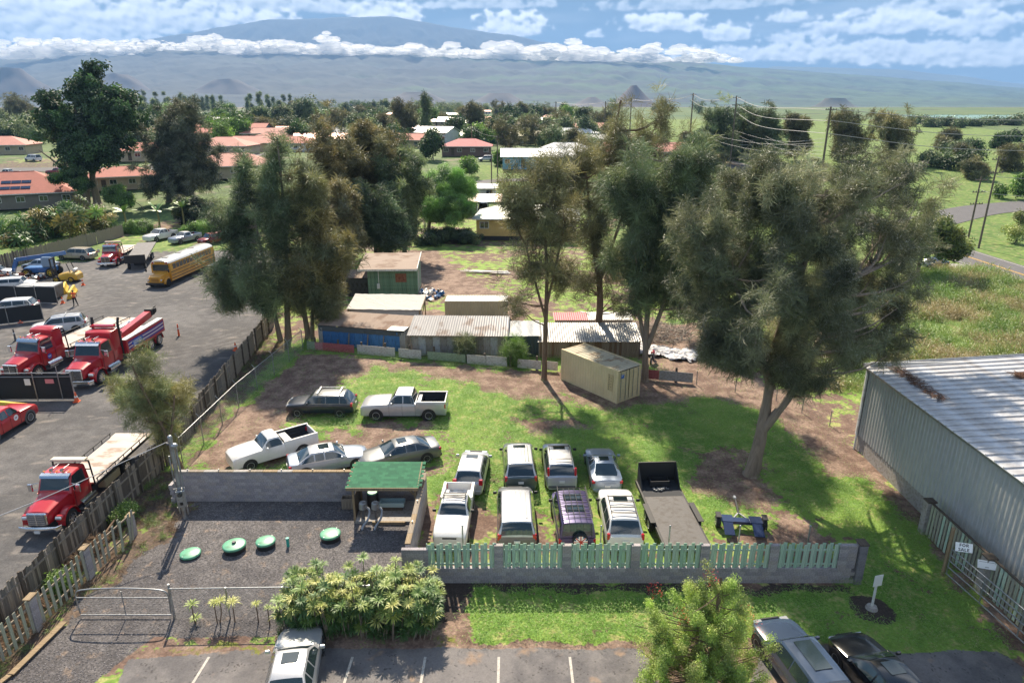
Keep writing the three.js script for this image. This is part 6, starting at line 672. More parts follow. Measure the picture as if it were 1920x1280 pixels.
const CL = { needle: needleClump(1, 52, 0.9, 0.032, 0.3), sparse: needleClump(2, 30, 0.85, 0.03, 0.3), needleFar: needleClump(3, 40, 1.0, 0.06, 0.3), leaf: leafClump(4, 46, 0.2, 0.55), leafBig: leafClump(5, 30, 0.42, 0.7), leafFine: leafClump(6, 70, 0.13, 0.5), weep: needleClump(8, 60, 0.9, 0.035, 1.1), twig: needleClump(9, 46, 0.42, 0.022, -0.1), far: leafClump(10, 34, 0.34, 0.75) };
const leafMat = (key, rough = 0.75) => mats[key] || (mats[key] = new THREE.MeshPhysicalMaterial({ color: 0xffffff, roughness: rough, transmission: 0.45, thickness: 0, side: THREE.DoubleSide, name: key }));
const LM = leafMat('foliage');
const barkA = mat('bark_grey', [0.30, 0.245, 0.20], 0.95, { map: 'bark', s: 0.6, bump: 'bark', bumpS: 0.03 }), barkB = mat('bark_brown', [0.24, 0.165, 0.115], 0.95, { map: 'bark', s: 0.6, bump: 'bark', bumpS: 0.03 });
const QA = new THREE.Quaternion(), QB = new THREE.Quaternion(), MM = new THREE.Matrix4(), VS = new THREE.Vector3();
function crown(parent, o, base) {   // o.ell: world ellipsoids; returns the cluster centres
  const g = rng(o.seed), mats_ = [], cols = [], tips = [], tot = o.ell.reduce((s, e) => s + e[3] * e[4] * (e[5] || e[3]), 0), full = (e) => e[3] * e[4] * (e[5] || e[3]);
  for (const e of o.ell) {
    const mh = o.girth * 0.5 + o.size * 0.25, mv = o.plume * 0.6 + o.size * 0.3, [ex, ey, ez, rx0, ry0, rz0 = rx0] = e, rx = Math.max(rx0 * 0.4, rx0 - mh), ry = Math.max(ry0 * 0.4, ry0 - mv), rz = Math.max(rz0 * 0.4, rz0 - mh), K = Math.max(3, Math.round((o.clusters * full(e)) / tot)), tone = e[6] ?? 0;
    for (let k = 0; k < K; k++) {
      const sprig = g() < 0.16; let d = rv(g), r = sprig ? 1.05 + 0.3 * g() : Math.pow(g(), 0.5); const c = new THREE.Vector3(ex + d.x * rx * r, ey + d.y * ry * r, ez + d.z * rz * r); if (c.y < base.y + 0.3) c.y = base.y + 0.3 + g() * 0.5;
      tips.push([c, ex, ey, ez]);
      const ax = new THREE.Vector3(d.x * (o.out ?? 0.7), (o.rise ?? 0.9) + d.y * 0.4, d.z * (o.out ?? 0.7)).add(rv(g).multiplyScalar(0.35)).normalize(), l = o.plume * (0.6 + 0.8 * g()), q = o.girth * (0.6 + 0.8 * g()), ci = Math.min(o.cols.length - 1, Math.floor(Math.max(0, Math.min(0.999, g() * 0.75 + tone)) * o.cols.length)), cc = o.cols[ci], v0 = 0.62 + 0.8 * g();
      for (let m = 0; m < (sprig ? o.per * 0.3 : o.per); m++) {
        const t = g() * 2 - 1, s = rv(g).multiplyScalar(q * Math.cbrt(g()) * (1.1 - 0.5 * Math.abs(t))), p = c.clone().addScaledVector(ax, t * l).add(s); if (p.y < base.y + 0.12) p.y = base.y + 0.12;
        const dir = ax.clone().multiplyScalar(0.6).addScaledVector(s, 0.8 / q).add(rv(g).multiplyScalar(0.35)).normalize(); QA.setFromUnitVectors(UPV, dir); QB.setFromAxisAngle(UPV, g() * 6.28); const sc = o.size * (0.65 + 0.7 * g()); MM.compose(p.sub(base), QA.multiply(QB), VS.set(sc, sc, sc)); mats_.push(MM.clone()); const v = v0 * (0.62 + 0.76 * g()); cols.push([cc[0] * v, cc[1] * v, cc[2] * v]);
      }
    }
  }
  const im = new THREE.InstancedMesh(o.clump, o.mat || LM, mats_.length), c = new THREE.Color(); mats_.forEach((m, i) => { im.setMatrixAt(i, m); im.setColorAt(i, c.setRGB(...cols[i])); }); im.name = 'crown'; im.userData.kind = 'stuff'; im.castShadow = im.receiveShadow = true; parent.add(im);
  return tips;
}
let treeSeed = 100;
function tree(o) {
  o = { seed: treeSeed++, clusters: 60, per: 30, size: 1, plume: 1.3, girth: 0.75, clump: CL.needle, cols: CAS, trunkR: 0.3, bark: barkA, limbs: 0.8, ...o };
  const y0 = gy(...o.base), base = new THREE.Vector3(o.base[0], y0, o.base[1]), t = thing(o.name || 'ironwood_tree', o.label, o.cat || 'tree', [base.x, y0, base.z], 0, o.group), g = rng(o.seed + 5000);
  const tips = crown(t, o, base), top = o.ell.reduce((a, e) => (e[1] + e[4] * 0.6 > a[1] ? [e[0], e[1] + e[4] * 0.6, e[2]] : a), [base.x, y0, base.z]);
  const stems = o.stems || [[[0, 0, 0], [(top[0] - base.x) * 0.15, (top[1] - y0) * 0.3, (top[2] - base.z) * 0.2], [(top[0] - base.x) * 0.6, (top[1] - y0) * 0.65, (top[2] - base.z) * 0.6], [top[0] - base.x, top[1] - y0, top[2] - base.z]]], gs = [], curves = [];
  stems.forEach((s, i) => { const r = o.stemR ? o.stemR[i] : o.trunkR * (i ? 0.7 : 1); gs.push(taper(s, r, 0.04 + r * 0.1, 9)); if (i === 0 || o.flare) gs.push(taper([[s[0][0], s[0][1] - 0.2, s[0][2]], [s[0][0] * 0.9 + s[1][0] * 0.1, s[0][1] * 0.9 + s[1][1] * 0.1, s[0][2] * 0.9 + s[1][2] * 0.1]], r * 1.5, r * 0.9, 9, 4)); curves.push(new THREE.CatmullRomCurve3(s.map((p) => new THREE.Vector3(...p)))); });
  for (const [c] of tips) { if (g() > o.limbs) continue; const p = c.clone().sub(base); let best = null, bd = 1e9; for (const cv of curves) for (let k = 2; k <= 10; k++) { const q = cv.getPoint(k / 10 - 0.02); if (q.y > p.y - 0.1) continue; const dd = q.distanceTo(p) + (p.y - q.y) * 0.15 + g() * 0.8; if (dd < bd) { bd = dd; best = q; } } if (!best) continue; const mid = best.clone().lerp(p, 0.5); mid.y -= bd * 0.06; mid.add(rv(g).multiplyScalar(bd * 0.06)); gs.push(taper([best, mid, p], Math.min(o.trunkR * 0.28, 0.03 + bd * 0.014), 0.016, 4, 5)); }
  part(t, 'trunk', merge(gs), o.bark); return t;
}
const CAS = [[0.138, 0.182, 0.081], [0.188, 0.23, 0.103], [0.237, 0.257, 0.115], [0.312, 0.338, 0.184]], DARK = [[0.111, 0.161, 0.072], [0.163, 0.217, 0.096], [0.234, 0.28, 0.12], [0.338, 0.371, 0.18]], BRN = [[0.121, 0.131, 0.066], [0.165, 0.169, 0.077], [0.209, 0.194, 0.086], [0.264, 0.225, 0.088]], OLIVE = [[0.161, 0.169, 0.077], [0.23, 0.225, 0.094], [0.287, 0.263, 0.11], [0.356, 0.3, 0.132]];
const IW = 'ironwood trees round the lot';
tree({ label: 'huge grey green ironwood with a forked pale trunk beside the warehouse', group: IW, base: [14.1, -35.5], trunkR: 0.46, ell: [[15.09, 15.11, -36, 4.19, 3.47], [11.96, 11.67, -36, 3.31, 3.55], [20.13, 10.88, -39, 3.28, 4.64], [14.63, 11.18, -33.5, 3.79, 3.08], [19.8, 16, -41, 3.3, 2.31], [13.08, 16.16, -37, 2.56, 1.96], [22.63, 13.48, -42, 2.37, 2.04], [13.63, 8.12, -35, 3.19, 2.15], [19.92, 7.41, -37, 2.76, 2.27], [11.14, 8.25, -35.5, 2.2, 2.49], [15.89, 7.08, -34.5, 2.89, 1.7], [10.47, 13.57, -37, 2.18, 2.34], [23.07, 12.37, -40, 1.74, 2.72], [22.77, 9.4, -39, 1.52, 1.97], [24.62, 15.7, -44, 1.75, 1.39], [26.45, 14.98, -44, 1.42, 0.87]], clusters: 205, per: 26, plume: 1.3, girth: 0.55, size: 0.68, cols: [[0.12, 0.14, 0.065], [0.18, 0.20, 0.095], [0.27, 0.28, 0.145], [0.38, 0.37, 0.22]],
  stems: [[[0, 0, 0], [0.25, 2.2, 0], [0.45, 4.5, -0.2], [0.6, 8, -0.4], [1.6, 13, -0.3], [2, 16.5, 0]], [[0.35, 3.0, 0], [1.5, 5.2, 0.3], [2.9, 8.5, 0], [4.6, 12, -0.5]], [[0.5, 5.5, 0], [-0.8, 8.5, 0.3], [-2.4, 12, 0]], [[-0.2, 0, 0.15], [0.05, 1.4, 0.2], [0.3, 3, 0.1]]], stemR: [0.46, 0.3, 0.26, 0.34] });
tree({ label: 'tall dark ironwood with three stems behind the tan container', group: IW, base: [10.5, -50.0], trunkR: 0.36, cols: DARK, ell: [[10.78, 12.96, -50.5, 2.94, 4.29], [12.84, 15.66, -51, 2.72, 3.04], [8.99, 14.88, -51, 2.15, 3.45], [12.34, 9.15, -50, 2.79, 2.85], [14.76, 11.77, -51, 2.39, 3.2], [10.36, 7.4, -50.5, 2.23, 2.51], [13.99, 6.84, -51, 2.47, 2.76], [8.86, 10.16, -51, 1.82, 2.85]], clusters: 112, per: 18, plume: 1.5, girth: 0.6,
  stems: [[[0, 0, 0], [-0.1, 3, 0], [-0.1, 7, -0.2], [0.3, 13, -0.5], [0.8, 17, -0.6]], [[-0.05, 2.6, 0], [-0.8, 6, -0.2], [-1.4, 12, -0.4]], [[0, 2.8, 0], [1.0, 6.5, 0.2], [1.6, 10, 0], [2.6, 14, -0.3]]], stemR: [0.3, 0.22, 0.22] });
tree({ label: 'tall brown ironwood with a straight trunk rising behind the plank shed', group: IW, base: [7.8, -59.0], trunkR: 0.4, bark: barkB, cols: OLIVE, clump: CL.sparse, ell: [[6.93, 11.63, -59.5, 2.77, 5.05], [9.31, 16.14, -60, 3.41, 3.3], [5.71, 15.25, -60, 2.28, 3.56], [11.69, 17.43, -61, 2.52, 2.65], [8.88, 8.09, -59, 2.34, 2.84], [6.37, 6.17, -59, 1.99, 2.91], [9.78, 4.23, -59, 1.72, 2.22], [12.68, 19.62, -61, 1.13, 1.64], [8.49, 19.01, -60, 1.57, 1.71]], clusters: 104, per: 17, plume: 1.6, girth: 0.55, stems: [[[0, 0, 0], [0.1, 4, 0], [-0.2, 9, -0.3], [0.4, 16, -0.5], [1.2, 21, -0.8]], [[0, 6, 0], [1.6, 11, -0.4], [3.2, 16, -0.8]], [[0, 5, 0], [-0.9, 10, 0], [-1.5, 15, 0]]], stemR: [0.4, 0.2, 0.2] });
tree({ label: 'slim sparse ironwood with a thin dark trunk left of the tan container', group: IW, base: [2.55, -50.3], trunkR: 0.24, bark: barkB, cols: OLIVE, clump: CL.sparse, ell: [[1.76, 13.02, -50.5, 2.16, 3.31], [2.33, 16.07, -51, 1.86, 1.89], [0.39, 13.51, -50, 1.62, 2.3], [3.55, 11.86, -50.5, 1.5, 2.77], [1.19, 9.19, -50, 1.8, 1.82], [0.2, 6.71, -50, 1.3, 1.76], [3.44, 7.82, -50.5, 1.38, 2.29]], clusters: 70, per: 15, plume: 1.2, girth: 0.5, stems: [[[0, 0, 0], [0.05, 4, 0], [0.1, 8, -0.2], [0, 12, -0.3], [0.6, 15, -0.4]], [[0.05, 5, 0], [-0.8, 8, 0.2], [-1.6, 11, 0]], [[0.08, 6, 0], [0.8, 9.5, 0], [1.4, 12.5, -0.2]]], stemR: [0.24, 0.12, 0.12] });
tree({ label: 'dark ironwood with pointed twin tops at the corner of the lot', group: IW, base: [-20.9, -60.3], trunkR: 0.34, cols: DARK, ell: [[-20.93, 11.38, -61, 1.8, 5.64], [-24.57, 10.33, -62, 2.03, 4.59], [-20.77, 16.25, -62, 0.94, 2.5], [-24.44, 14.33, -63, 1.16, 2.35], [-25.35, 5.9, -60, 2.01, 3.44], [-21.78, 5.66, -59, 2.46, 3.65], [-22.87, 13.27, -62, 0.96, 2.11]], clusters: 88, per: 19, plume: 1.7, girth: 0.6, stems: [[[0, 0, 0], [0.3, 4, 0], [0.6, 9, -0.6], [0.6, 18, -1.2]], [[-0.6, 0, 0.4], [-1.2, 5, 0], [-2.2, 12, -1]]], stemR: [0.34, 0.26] });
tree({ label: 'yellow green ironwood leaning right over the blue shed', group: IW, base: [-19.2, -61.0], trunkR: 0.3, bark: barkA, cols: [[0.14, 0.16, 0.075], [0.19, 0.195, 0.075], [0.27, 0.235, 0.075], [0.30, 0.28, 0.14]], ell: [[-18.27, 10.96, -61, 1.71, 4.5], [-16.86, 7.16, -61, 2.04, 3.2], [-19.26, 5.41, -60, 2.22, 3.46], [-17.59, 14.66, -62, 1.14, 2.31], [-15.46, 7.7, -61, 1.45, 1.71], [-17.68, 3.06, -60.5, 2.21, 1.78]], clusters: 84, per: 19, plume: 1.5, girth: 0.6, stems: [[[0, 0, 0], [-0.2, 4, 0], [0.3, 9, -0.3], [0.8, 16, -0.8]], [[0.4, 0, 0.2], [0.9, 5, 0], [1.9, 11, -0.3]]], stemR: [0.3, 0.22] });
tree({ label: 'deep green ironwood filling the gap behind the huge ironwood', group: IW, base: [18.5, -64], trunkR: 0.3, cols: DARK, ell: [[18.38, 11, -64, 2.98, 4.45], [16.97, 7.22, -63, 2.74, 3.54], [20.73, 7.5, -64, 2.53, 4.09]], clusters: 70, per: 18, plume: 1.5, girth: 0.7 });
[['rust brown ironwood at the left of the thick grove', 640, 300, 55, 80, 0.35], ['tall brown ironwood in the middle of the thick grove', 700, 300, 55, 85, 0.25], ['dark olive ironwood at the right of the thick grove', 750, 340, 45, 80, -0.1], ['bushy dark ironwood low in the front of the grove', 700, 410, 70, 60, -0.25], ['orange tinged ironwood at the front left of the grove', 625, 400, 45, 55, 0.4]].forEach(([label, x, y, rx, ry, tone], i) => { const z = [-96, -100, -97, -90, -84][i], e = [[[-23.31, 12.77, -96, 4.51, 6.51], [-25.4, 9.38, -95, 3.65, 4.67]], [[-19.68, 13.22, -100, 4.54, 6.02], [-20.62, 7.78, -99, 4.74, 5.12]], [[-15.43, 10.56, -97, 3.71, 5.95], [-16.08, 5.22, -96, 3.59, 4.47]], [[-18.21, 6.53, -90, 4.2, 4.19], [-15.7, 4.64, -89, 3.14, 2.45]], [[-21.64, 8.11, -84, 2.73, 3.89], [-20.93, 4.39, -83, 2.62, 2.64]]][i].map((v) => [...v, v[3], tone]); void x; void y; void rx; void ry; tree({ label, group: 'grove behind the green shed', base: [e[0][0], z], trunkR: 0.35, bark: barkB, cols: i === 2 || i === 3 ? DARK : BRN, ell: e, clump: CL.needleFar, clusters: 92, per: 17, plume: 1.6, girth: 0.8, size: 1.1 }); });
tree({ name: 'pepper_tree', label: 'bright green weeping pepper tree before the yellow house', base: [-13.9, -112], trunkR: 0.4, bark: barkB, cols: [[0.17, 0.33, 0.06], [0.22, 0.40, 0.08], [0.26, 0.44, 0.10], [0.13, 0.26, 0.05]], ell: [[-10.81, 8.62, -113, 3.89, 2.71], [-13.82, 6.18, -112, 3.02, 2.73], [-8.47, 6.19, -112, 2.94, 2.56], [-11.18, 4.62, -111, 4.3, 2.39], [-6.93, 8.21, -113, 1.91, 1.87]], clump: CL.weep, clusters: 75, per: 30, plume: 0.9, girth: 1.2, size: 1.05, rise: 0.2 });
tree({ name: 'young_ironwood', label: 'slender young ironwood with golden tips beside the service mast', base: [-19.55, -35.85], trunkR: 0.13, bark: barkB, cols: [[0.22, 0.26, 0.10], [0.30, 0.33, 0.11], [0.42, 0.39, 0.13], [0.18, 0.23, 0.10]], clump: CL.sparse, ell: [[-21.02, 4, -36.8, 1.95, 2.05], [-21.63, 6.12, -37, 1, 1.39], [-20.13, 4.26, -37, 1.32, 1.78], [-20.91, 1.92, -36.5, 1.58, 1.06], [-22.37, 4.62, -36.6, 1.09, 1.42]], clusters: 56, per: 17, size: 0.62, plume: 0.75, girth: 0.45, stems: [[[0, 0, 0], [-0.4, 1.6, 0], [-0.9, 3.2, -0.1], [-1.6, 5.2, -0.2], [-2, 6.6, -0.3]], [[-0.5, 2.0, 0], [-0.1, 3.6, -0.2], [0.1, 4.8, -0.3]]], stemR: [0.13, 0.07] });
// broadleaf giants at the upper left
tree({ name: 'banyan_tree', label: 'huge dark round crowned tree with twin trunks at the upper left', base: [-88.4, -143], trunkR: 1.1, bark: barkA, cols: [[0.04, 0.085, 0.03], [0.055, 0.115, 0.036], [0.075, 0.14, 0.045], [0.10, 0.17, 0.06]], clump: CL.leafBig, ell: [[-87.92, 16.43, -142, 6.35, 5.06], [-81.15, 18.92, -144, 6.62, 5.06], [-84.23, 22.48, -145, 6.4, 3.52], [-78.2, 20.45, -145, 3.85, 4.56], [-85.18, 11.4, -141, 6.39, 3.6], [-90.44, 19.95, -143, 3.81, 4.51], [-80.23, 12.38, -142, 4.28, 3.1], [-82.49, 27.71, -146, 3.18, 1.57], [-85.27, 25.54, -146, 2.77, 1.39]], clusters: 150, per: 19, plume: 0.9, girth: 1.6, size: 1.25, rise: 0.3, stems: [[[0, 0, 0], [-0.3, 5, 0], [-1.5, 10, 0], [-4, 17, 0]], [[2.2, 0, -0.5], [2.5, 6, 0], [3, 11, 0], [5, 19, -1]], [[0.6, 0, 0.6], [1.0, 6, 0], [1.4, 14, 0], [1.5, 24, -1]], [[-1, 6, 0], [-4, 8.5, 0.5], [-7, 11, 0.5]], [[2.6, 6, 0], [6, 10, 0], [8, 13, 0]]], stemR: [1.0, 0.8, 0.8, 0.4, 0.35], flare: 1, limbs: 0.5 });
tree({ label: 'broad dark ironwood clump right of the huge round crowned tree', base: [-72.5, -146], trunkR: 0.6, cols: [[0.085, 0.105, 0.065], [0.115, 0.135, 0.08], [0.16, 0.165, 0.095], [0.20, 0.175, 0.10]], clump: CL.needleFar, ell: [[-68.49, 13.64, -146, 5.7, 7.37], [-72.44, 10.03, -145, 4.39, 6.38], [-65.21, 9.96, -146, 4.2, 6.42], [-69.36, 5.88, -144, 7.71, 4.31], [-67.03, 18.93, -147, 3.92, 3.1]], clusters: 100, per: 20, plume: 2.2, girth: 1.1, size: 1.4 });
// ---------- hedge of yellow green rosette plants ----------
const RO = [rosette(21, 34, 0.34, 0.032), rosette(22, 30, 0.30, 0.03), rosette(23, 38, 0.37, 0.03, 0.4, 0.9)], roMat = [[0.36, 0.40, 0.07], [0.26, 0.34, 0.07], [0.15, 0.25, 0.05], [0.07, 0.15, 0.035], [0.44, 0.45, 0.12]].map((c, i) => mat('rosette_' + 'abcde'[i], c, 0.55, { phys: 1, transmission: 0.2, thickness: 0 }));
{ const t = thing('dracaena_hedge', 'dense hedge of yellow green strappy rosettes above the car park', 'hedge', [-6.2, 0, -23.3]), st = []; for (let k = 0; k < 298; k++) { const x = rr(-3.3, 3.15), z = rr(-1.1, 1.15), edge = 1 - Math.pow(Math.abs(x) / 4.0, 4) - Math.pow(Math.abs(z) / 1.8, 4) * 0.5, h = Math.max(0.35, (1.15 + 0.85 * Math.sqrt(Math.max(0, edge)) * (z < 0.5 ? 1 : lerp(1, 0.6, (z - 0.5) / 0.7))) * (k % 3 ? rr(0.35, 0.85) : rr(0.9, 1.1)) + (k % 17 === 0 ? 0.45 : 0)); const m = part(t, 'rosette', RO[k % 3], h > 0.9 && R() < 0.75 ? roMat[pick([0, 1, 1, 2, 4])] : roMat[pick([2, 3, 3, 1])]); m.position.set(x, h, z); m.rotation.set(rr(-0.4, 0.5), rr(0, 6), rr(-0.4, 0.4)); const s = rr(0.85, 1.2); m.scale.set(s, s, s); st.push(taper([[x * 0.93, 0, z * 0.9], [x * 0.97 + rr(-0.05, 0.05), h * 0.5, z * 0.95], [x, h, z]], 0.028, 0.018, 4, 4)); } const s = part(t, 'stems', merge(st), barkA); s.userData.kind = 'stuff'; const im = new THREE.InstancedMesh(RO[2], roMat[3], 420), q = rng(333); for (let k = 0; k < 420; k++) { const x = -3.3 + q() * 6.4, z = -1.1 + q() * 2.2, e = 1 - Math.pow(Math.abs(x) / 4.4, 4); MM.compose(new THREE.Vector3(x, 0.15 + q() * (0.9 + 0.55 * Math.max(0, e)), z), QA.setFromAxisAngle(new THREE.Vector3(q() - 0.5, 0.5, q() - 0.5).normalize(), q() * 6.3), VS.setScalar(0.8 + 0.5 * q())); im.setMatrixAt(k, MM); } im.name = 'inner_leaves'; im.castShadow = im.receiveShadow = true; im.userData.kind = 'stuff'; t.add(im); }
[[365, 1165, 2, 'single rosette plant with a low side shoot by the drive post'], [405, 1167, 2, 'pair of slim rosette plants left of the drooping one'], [438, 1165, 1, 'drooping pale rosette plant on one bare stem'], [484, 1165, 1, 'small rosette plant in front of the fence post'], [508, 1172, 1, 'small rosette plant nearest the hedge']].forEach(([px, py, n, label], i) => { const [x, z] = [[-13.32, -23.26], [-12.38, -23.26], [-11.67, -23.33], [-10.68, -23.33], [-10.13, -23.14]][i]; void px; void py; const t = thing('dracaena_plant', label, 'plant', [x, 0, z], R(), 'rosette plants along the fence'); for (let k = 0; k < n; k++) { const h = i ? rr(0.8, 1.05) : k ? 0.25 : 0.95, dx = k * (i ? 0.22 : 0.06); part(t, 'stem', taper([[dx * 0.5, 0, 0], [dx, h * 0.5, 0.02], [dx, h, 0]], 0.03, 0.018, 5, 5), barkB); const m = part(t, 'rosette', RO[(i + k) % 3], roMat[[1, 0, 4, 0, 1][i]]); m.position.set(dx, h, 0); m.scale.setScalar(i > 2 ? 0.75 : 1.05); } });
// ---------- bottlebrush in the lower car park ----------
{ const t = tree({ name: 'bottlebrush_tree', label: 'yellow green bottlebrush with a few red flowers in the car park', base: [7.2, -19.6], trunkR: 0.1, bark: barkB, cols: [[0.28, 0.40, 0.07], [0.35, 0.47, 0.09], [0.42, 0.50, 0.12], [0.22, 0.31, 0.07]], clump: CL.leafFine, ell: [[7.15, 3.1, -20.2, 1.45, 1.54], [6.01, 1.79, -19.8, 1.64, 1.46], [7.89, 1.73, -19.6, 1.44, 1.45], [5.47, 2.95, -20.4, 0.74, 0.91], [6.5, 1.04, -19.2, 2.11, 0.97], [7.54, 4.05, -20.5, 0.69, 0.61]], clusters: 190, per: 13, size: 0.36, plume: 0.55, girth: 0.11, limbs: 1, out: 0.45 });
  const fl = needleClump(31, 60, 0.09, 0.012, 0); for (const [px, py, z] of [[8.43, 3.23, -20], [5.16, 3.97, -20.3], [8.66, 2.86, -19.6], [5.93, 3.62, -19.4], [7.17, 4.45, -20.4]]) { const m = part(t, 'flower', fl, mat('flower_red', [0.62, 0.05, 0.04], 0.7), 'small red brush flower'); m.position.set(px - 7.2, py, z + 19.6); m.scale.setScalar(1.1); } }
// ---------- shrubs ----------
function shrub(label, base, ell, cols, o = {}) { return tree({ name: o.name || 'shrub', cat: o.cat || 'shrub', label, base, ell, cols, trunkR: 0.08, clump: CL.leaf, clusters: 40, per: 18, plume: 0.4, girth: 0.6, size: 0.9, rise: 0.3, limbs: 0.4, bark: barkB, ...o }); }
const GRN = [[0.06, 0.13, 0.03], [0.09, 0.18, 0.04], [0.12, 0.22, 0.045], [0.15, 0.24, 0.06]], LIME = [[0.13, 0.24, 0.04], [0.17, 0.30, 0.05], [0.20, 0.32, 0.06], [0.11, 0.2, 0.04]], GOLD = [[0.20, 0.19, 0.045], [0.25, 0.21, 0.05], [0.11, 0.17, 0.04], [0.16, 0.2, 0.05]];
const BK = 'plants behind the board fence';
shrub('small feathery bush growing before the grey shed wall', [-4.08, -55.65], [[-3.96, 1.35, -55, 1.14, 0.77], [-4.18, 0.94, -54.8, 0.82, 0.68]], CAS, { clump: CL.sparse, clusters: 20, per: 12, size: 0.6 });
shrub('bright feathery bush growing before the dark tarpaulins', [0.09, -53.83], [[0.09, 1.29, -53.8, 1.2, 0.85], [0.22, 0.75, -53.6, 0.9, 0.76]], LIME, { clump: CL.sparse, clusters: 22, per: 12, size: 0.6 });
shrub('golden tipped palm thicket behind the left end of the board fence', [-80, -112], [[-78.83, 1.42, -112, 6.57, 3.16], [-73.66, 2.69, -114, 5.33, 3.01], [-77.72, -0.23, -106, 4.59, 2.7]], [...GRN, ...GOLD], { name: 'palm_thicket', clump: rosette(41, 18, 1.6, 0.22, 0.6, 0.9), clusters: 60, per: 4, girth: 1.4, size: 1.0, group: BK });
shrub('golden shrub thicket behind the right part of the board fence', [-76, -120], [[-72.45, 1.47, -120, 3.74, 2.8], [-77.32, 2.44, -123, 3.82, 1.9]], GOLD, { clump: rosette(42, 16, 1.5, 0.16, 0.6, 0.9), clusters: 36, per: 4, girth: 1.3, group: BK });
for (const [i, [label, px]] of [['banana plant with torn leaves left of its taller neighbour', 265], ['tall banana plant with spread leaves beside the hedge', 312], ['low banana plant at the right of the pair', 340]].entries()) { const [x, z] = [[-69, -122], [-62.5, -121], [-58.5, -122]][i], t = thing('banana_plant', label, 'plant', [x, gy(x, z), z], i, BK); void px; part(t, 'stem', taper([[0, 0, 0], [0.1, 1.5, 0], [0, 2.6 + i * 0.4, 0]], 0.2, 0.12, 8), mat('banana_stem', [0.22, 0.2, 0.08], 0.8)); for (let k = 0; k < 9; k++) { const a = k * 2.4, l = rr(2, 3), e = rr(0.35, 1.1), g = strips([[[0, 0.3, 0.6, 0.85, 1].map((q) => new THREE.Vector3(Math.cos(a) * Math.cos(e) * l * q, Math.sin(e) * l * q - q * q * l * 0.35, Math.sin(a) * Math.cos(e) * l * q)), 0.6, new THREE.Vector3(-Math.sin(a), 0.1, Math.cos(a))]]); const m = part(t, 'leaf', g, mat('banana_leaf_' + 'ab'[k % 2], k % 2 ? [0.13, 0.26, 0.06] : [0.18, 0.29, 0.07], 0.5, { phys: 1, transmission: 0.25, thickness: 0 })); m.position.y = 2.5 + i * 0.4; } }
shrub('clipped bright green hedge block at the end of the board fence', [-62.8, -117], [[-64, 0.96, -116.5, 2.46, 1.19]], LIME, { name: 'hedge', cat: 'hedge', clusters: 60, per: 16, girth: 0.5, group: BK });
shrub('dark green shrub mass between the bananas and the ironwood clump', [-56, -124], [[-57.74, 2.27, -124, 3.85, 2.86], [-54.65, 1.16, -122, 2.85, 2.37]], [[0.05, 0.075, 0.03], [0.07, 0.1, 0.035], [0.10, 0.10, 0.05]], { clump: CL.far, clusters: 50, group: BK });
shrub('round bright bush behind the dark red suv', [-46, -114], [[-51.22, 1.38, -114, 2.85, 1.42], [-53.52, 0.93, -114, 1.79, 1.07]], LIME, { clusters: 40, group: BK });
shrub('light green bush left of the ironwood clump trunks', [-72, -135], [[-78.52, 4.04, -137, 2.53, 1.86], [-74.96, 3.26, -135, 2.29, 1.54]], LIME, { clump: CL.far, clusters: 40, group: BK });
shrub('dry leafy bush beside the solar roof', [-86, -138], [[-89.69, 7.37, -140, 3.21, 1.46], [-85.56, 6, -138, 2.53, 1.66]], [...GRN, [0.2, 0.17, 0.09]], { clump: CL.far, clusters: 40, group: BK });
shrub('green undergrowth bank under the pepper tree', [-10, -109], [[-11.11, 1.11, -109, 5.13, 1.11], [-6.78, 0.85, -108, 2.54, 1.02], [-13.47, 0.19, -107, 2.52, 0.85]], [[0.05, 0.085, 0.03], [0.07, 0.11, 0.035], [0.10, 0.14, 0.05]], { clusters: 60 });
shrub('leafy weed patch between the board fence and slat fence', [-20.2, -26.8], [[-20.2, 0.45, -25.2, 0.45, 0.45, 0.8], [-20.2, 0.5, -30.6, 0.4, 0.5, 0.8]], LIME, { clump: CL.leafFine, clusters: 26, size: 0.6, girth: 0.3, plume: 0.2 });
for (const [i, z] of [-28.2, -26.9, -23.8, -22.6, -21.3, -19.8].entries()) { const g = []; for (let k = 0; k < 90; k++) { const a = rr(0, 6.28), l = rr(0.3, 0.8); g.push(tube([[rr(-0.35, 0.35), 0.1 + R() * 0.4, rr(-0.4, 0.4)], [Math.cos(a) * l * 0.6, 0.45 + R() * 0.4, Math.sin(a) * l * 0.6], [Math.cos(a) * l, 0.25 + R() * 0.5, Math.sin(a) * l]], 0.008, 3, 5)); } const m = single('dry_brush', 'dry tangled brush heap behind the slat fence, ' + ['farthest back', 'second from the back', 'third from the back', 'fourth from the back', 'second nearest', 'nearest the camera'][i], 'brush', merge(g), mat('dry_twig', [0.22, 0.145, 0.09], 0.95), [-20.25, 0, z], 0, 'dry brush between the two fences'); m.userData.kind = 'stuff'; }
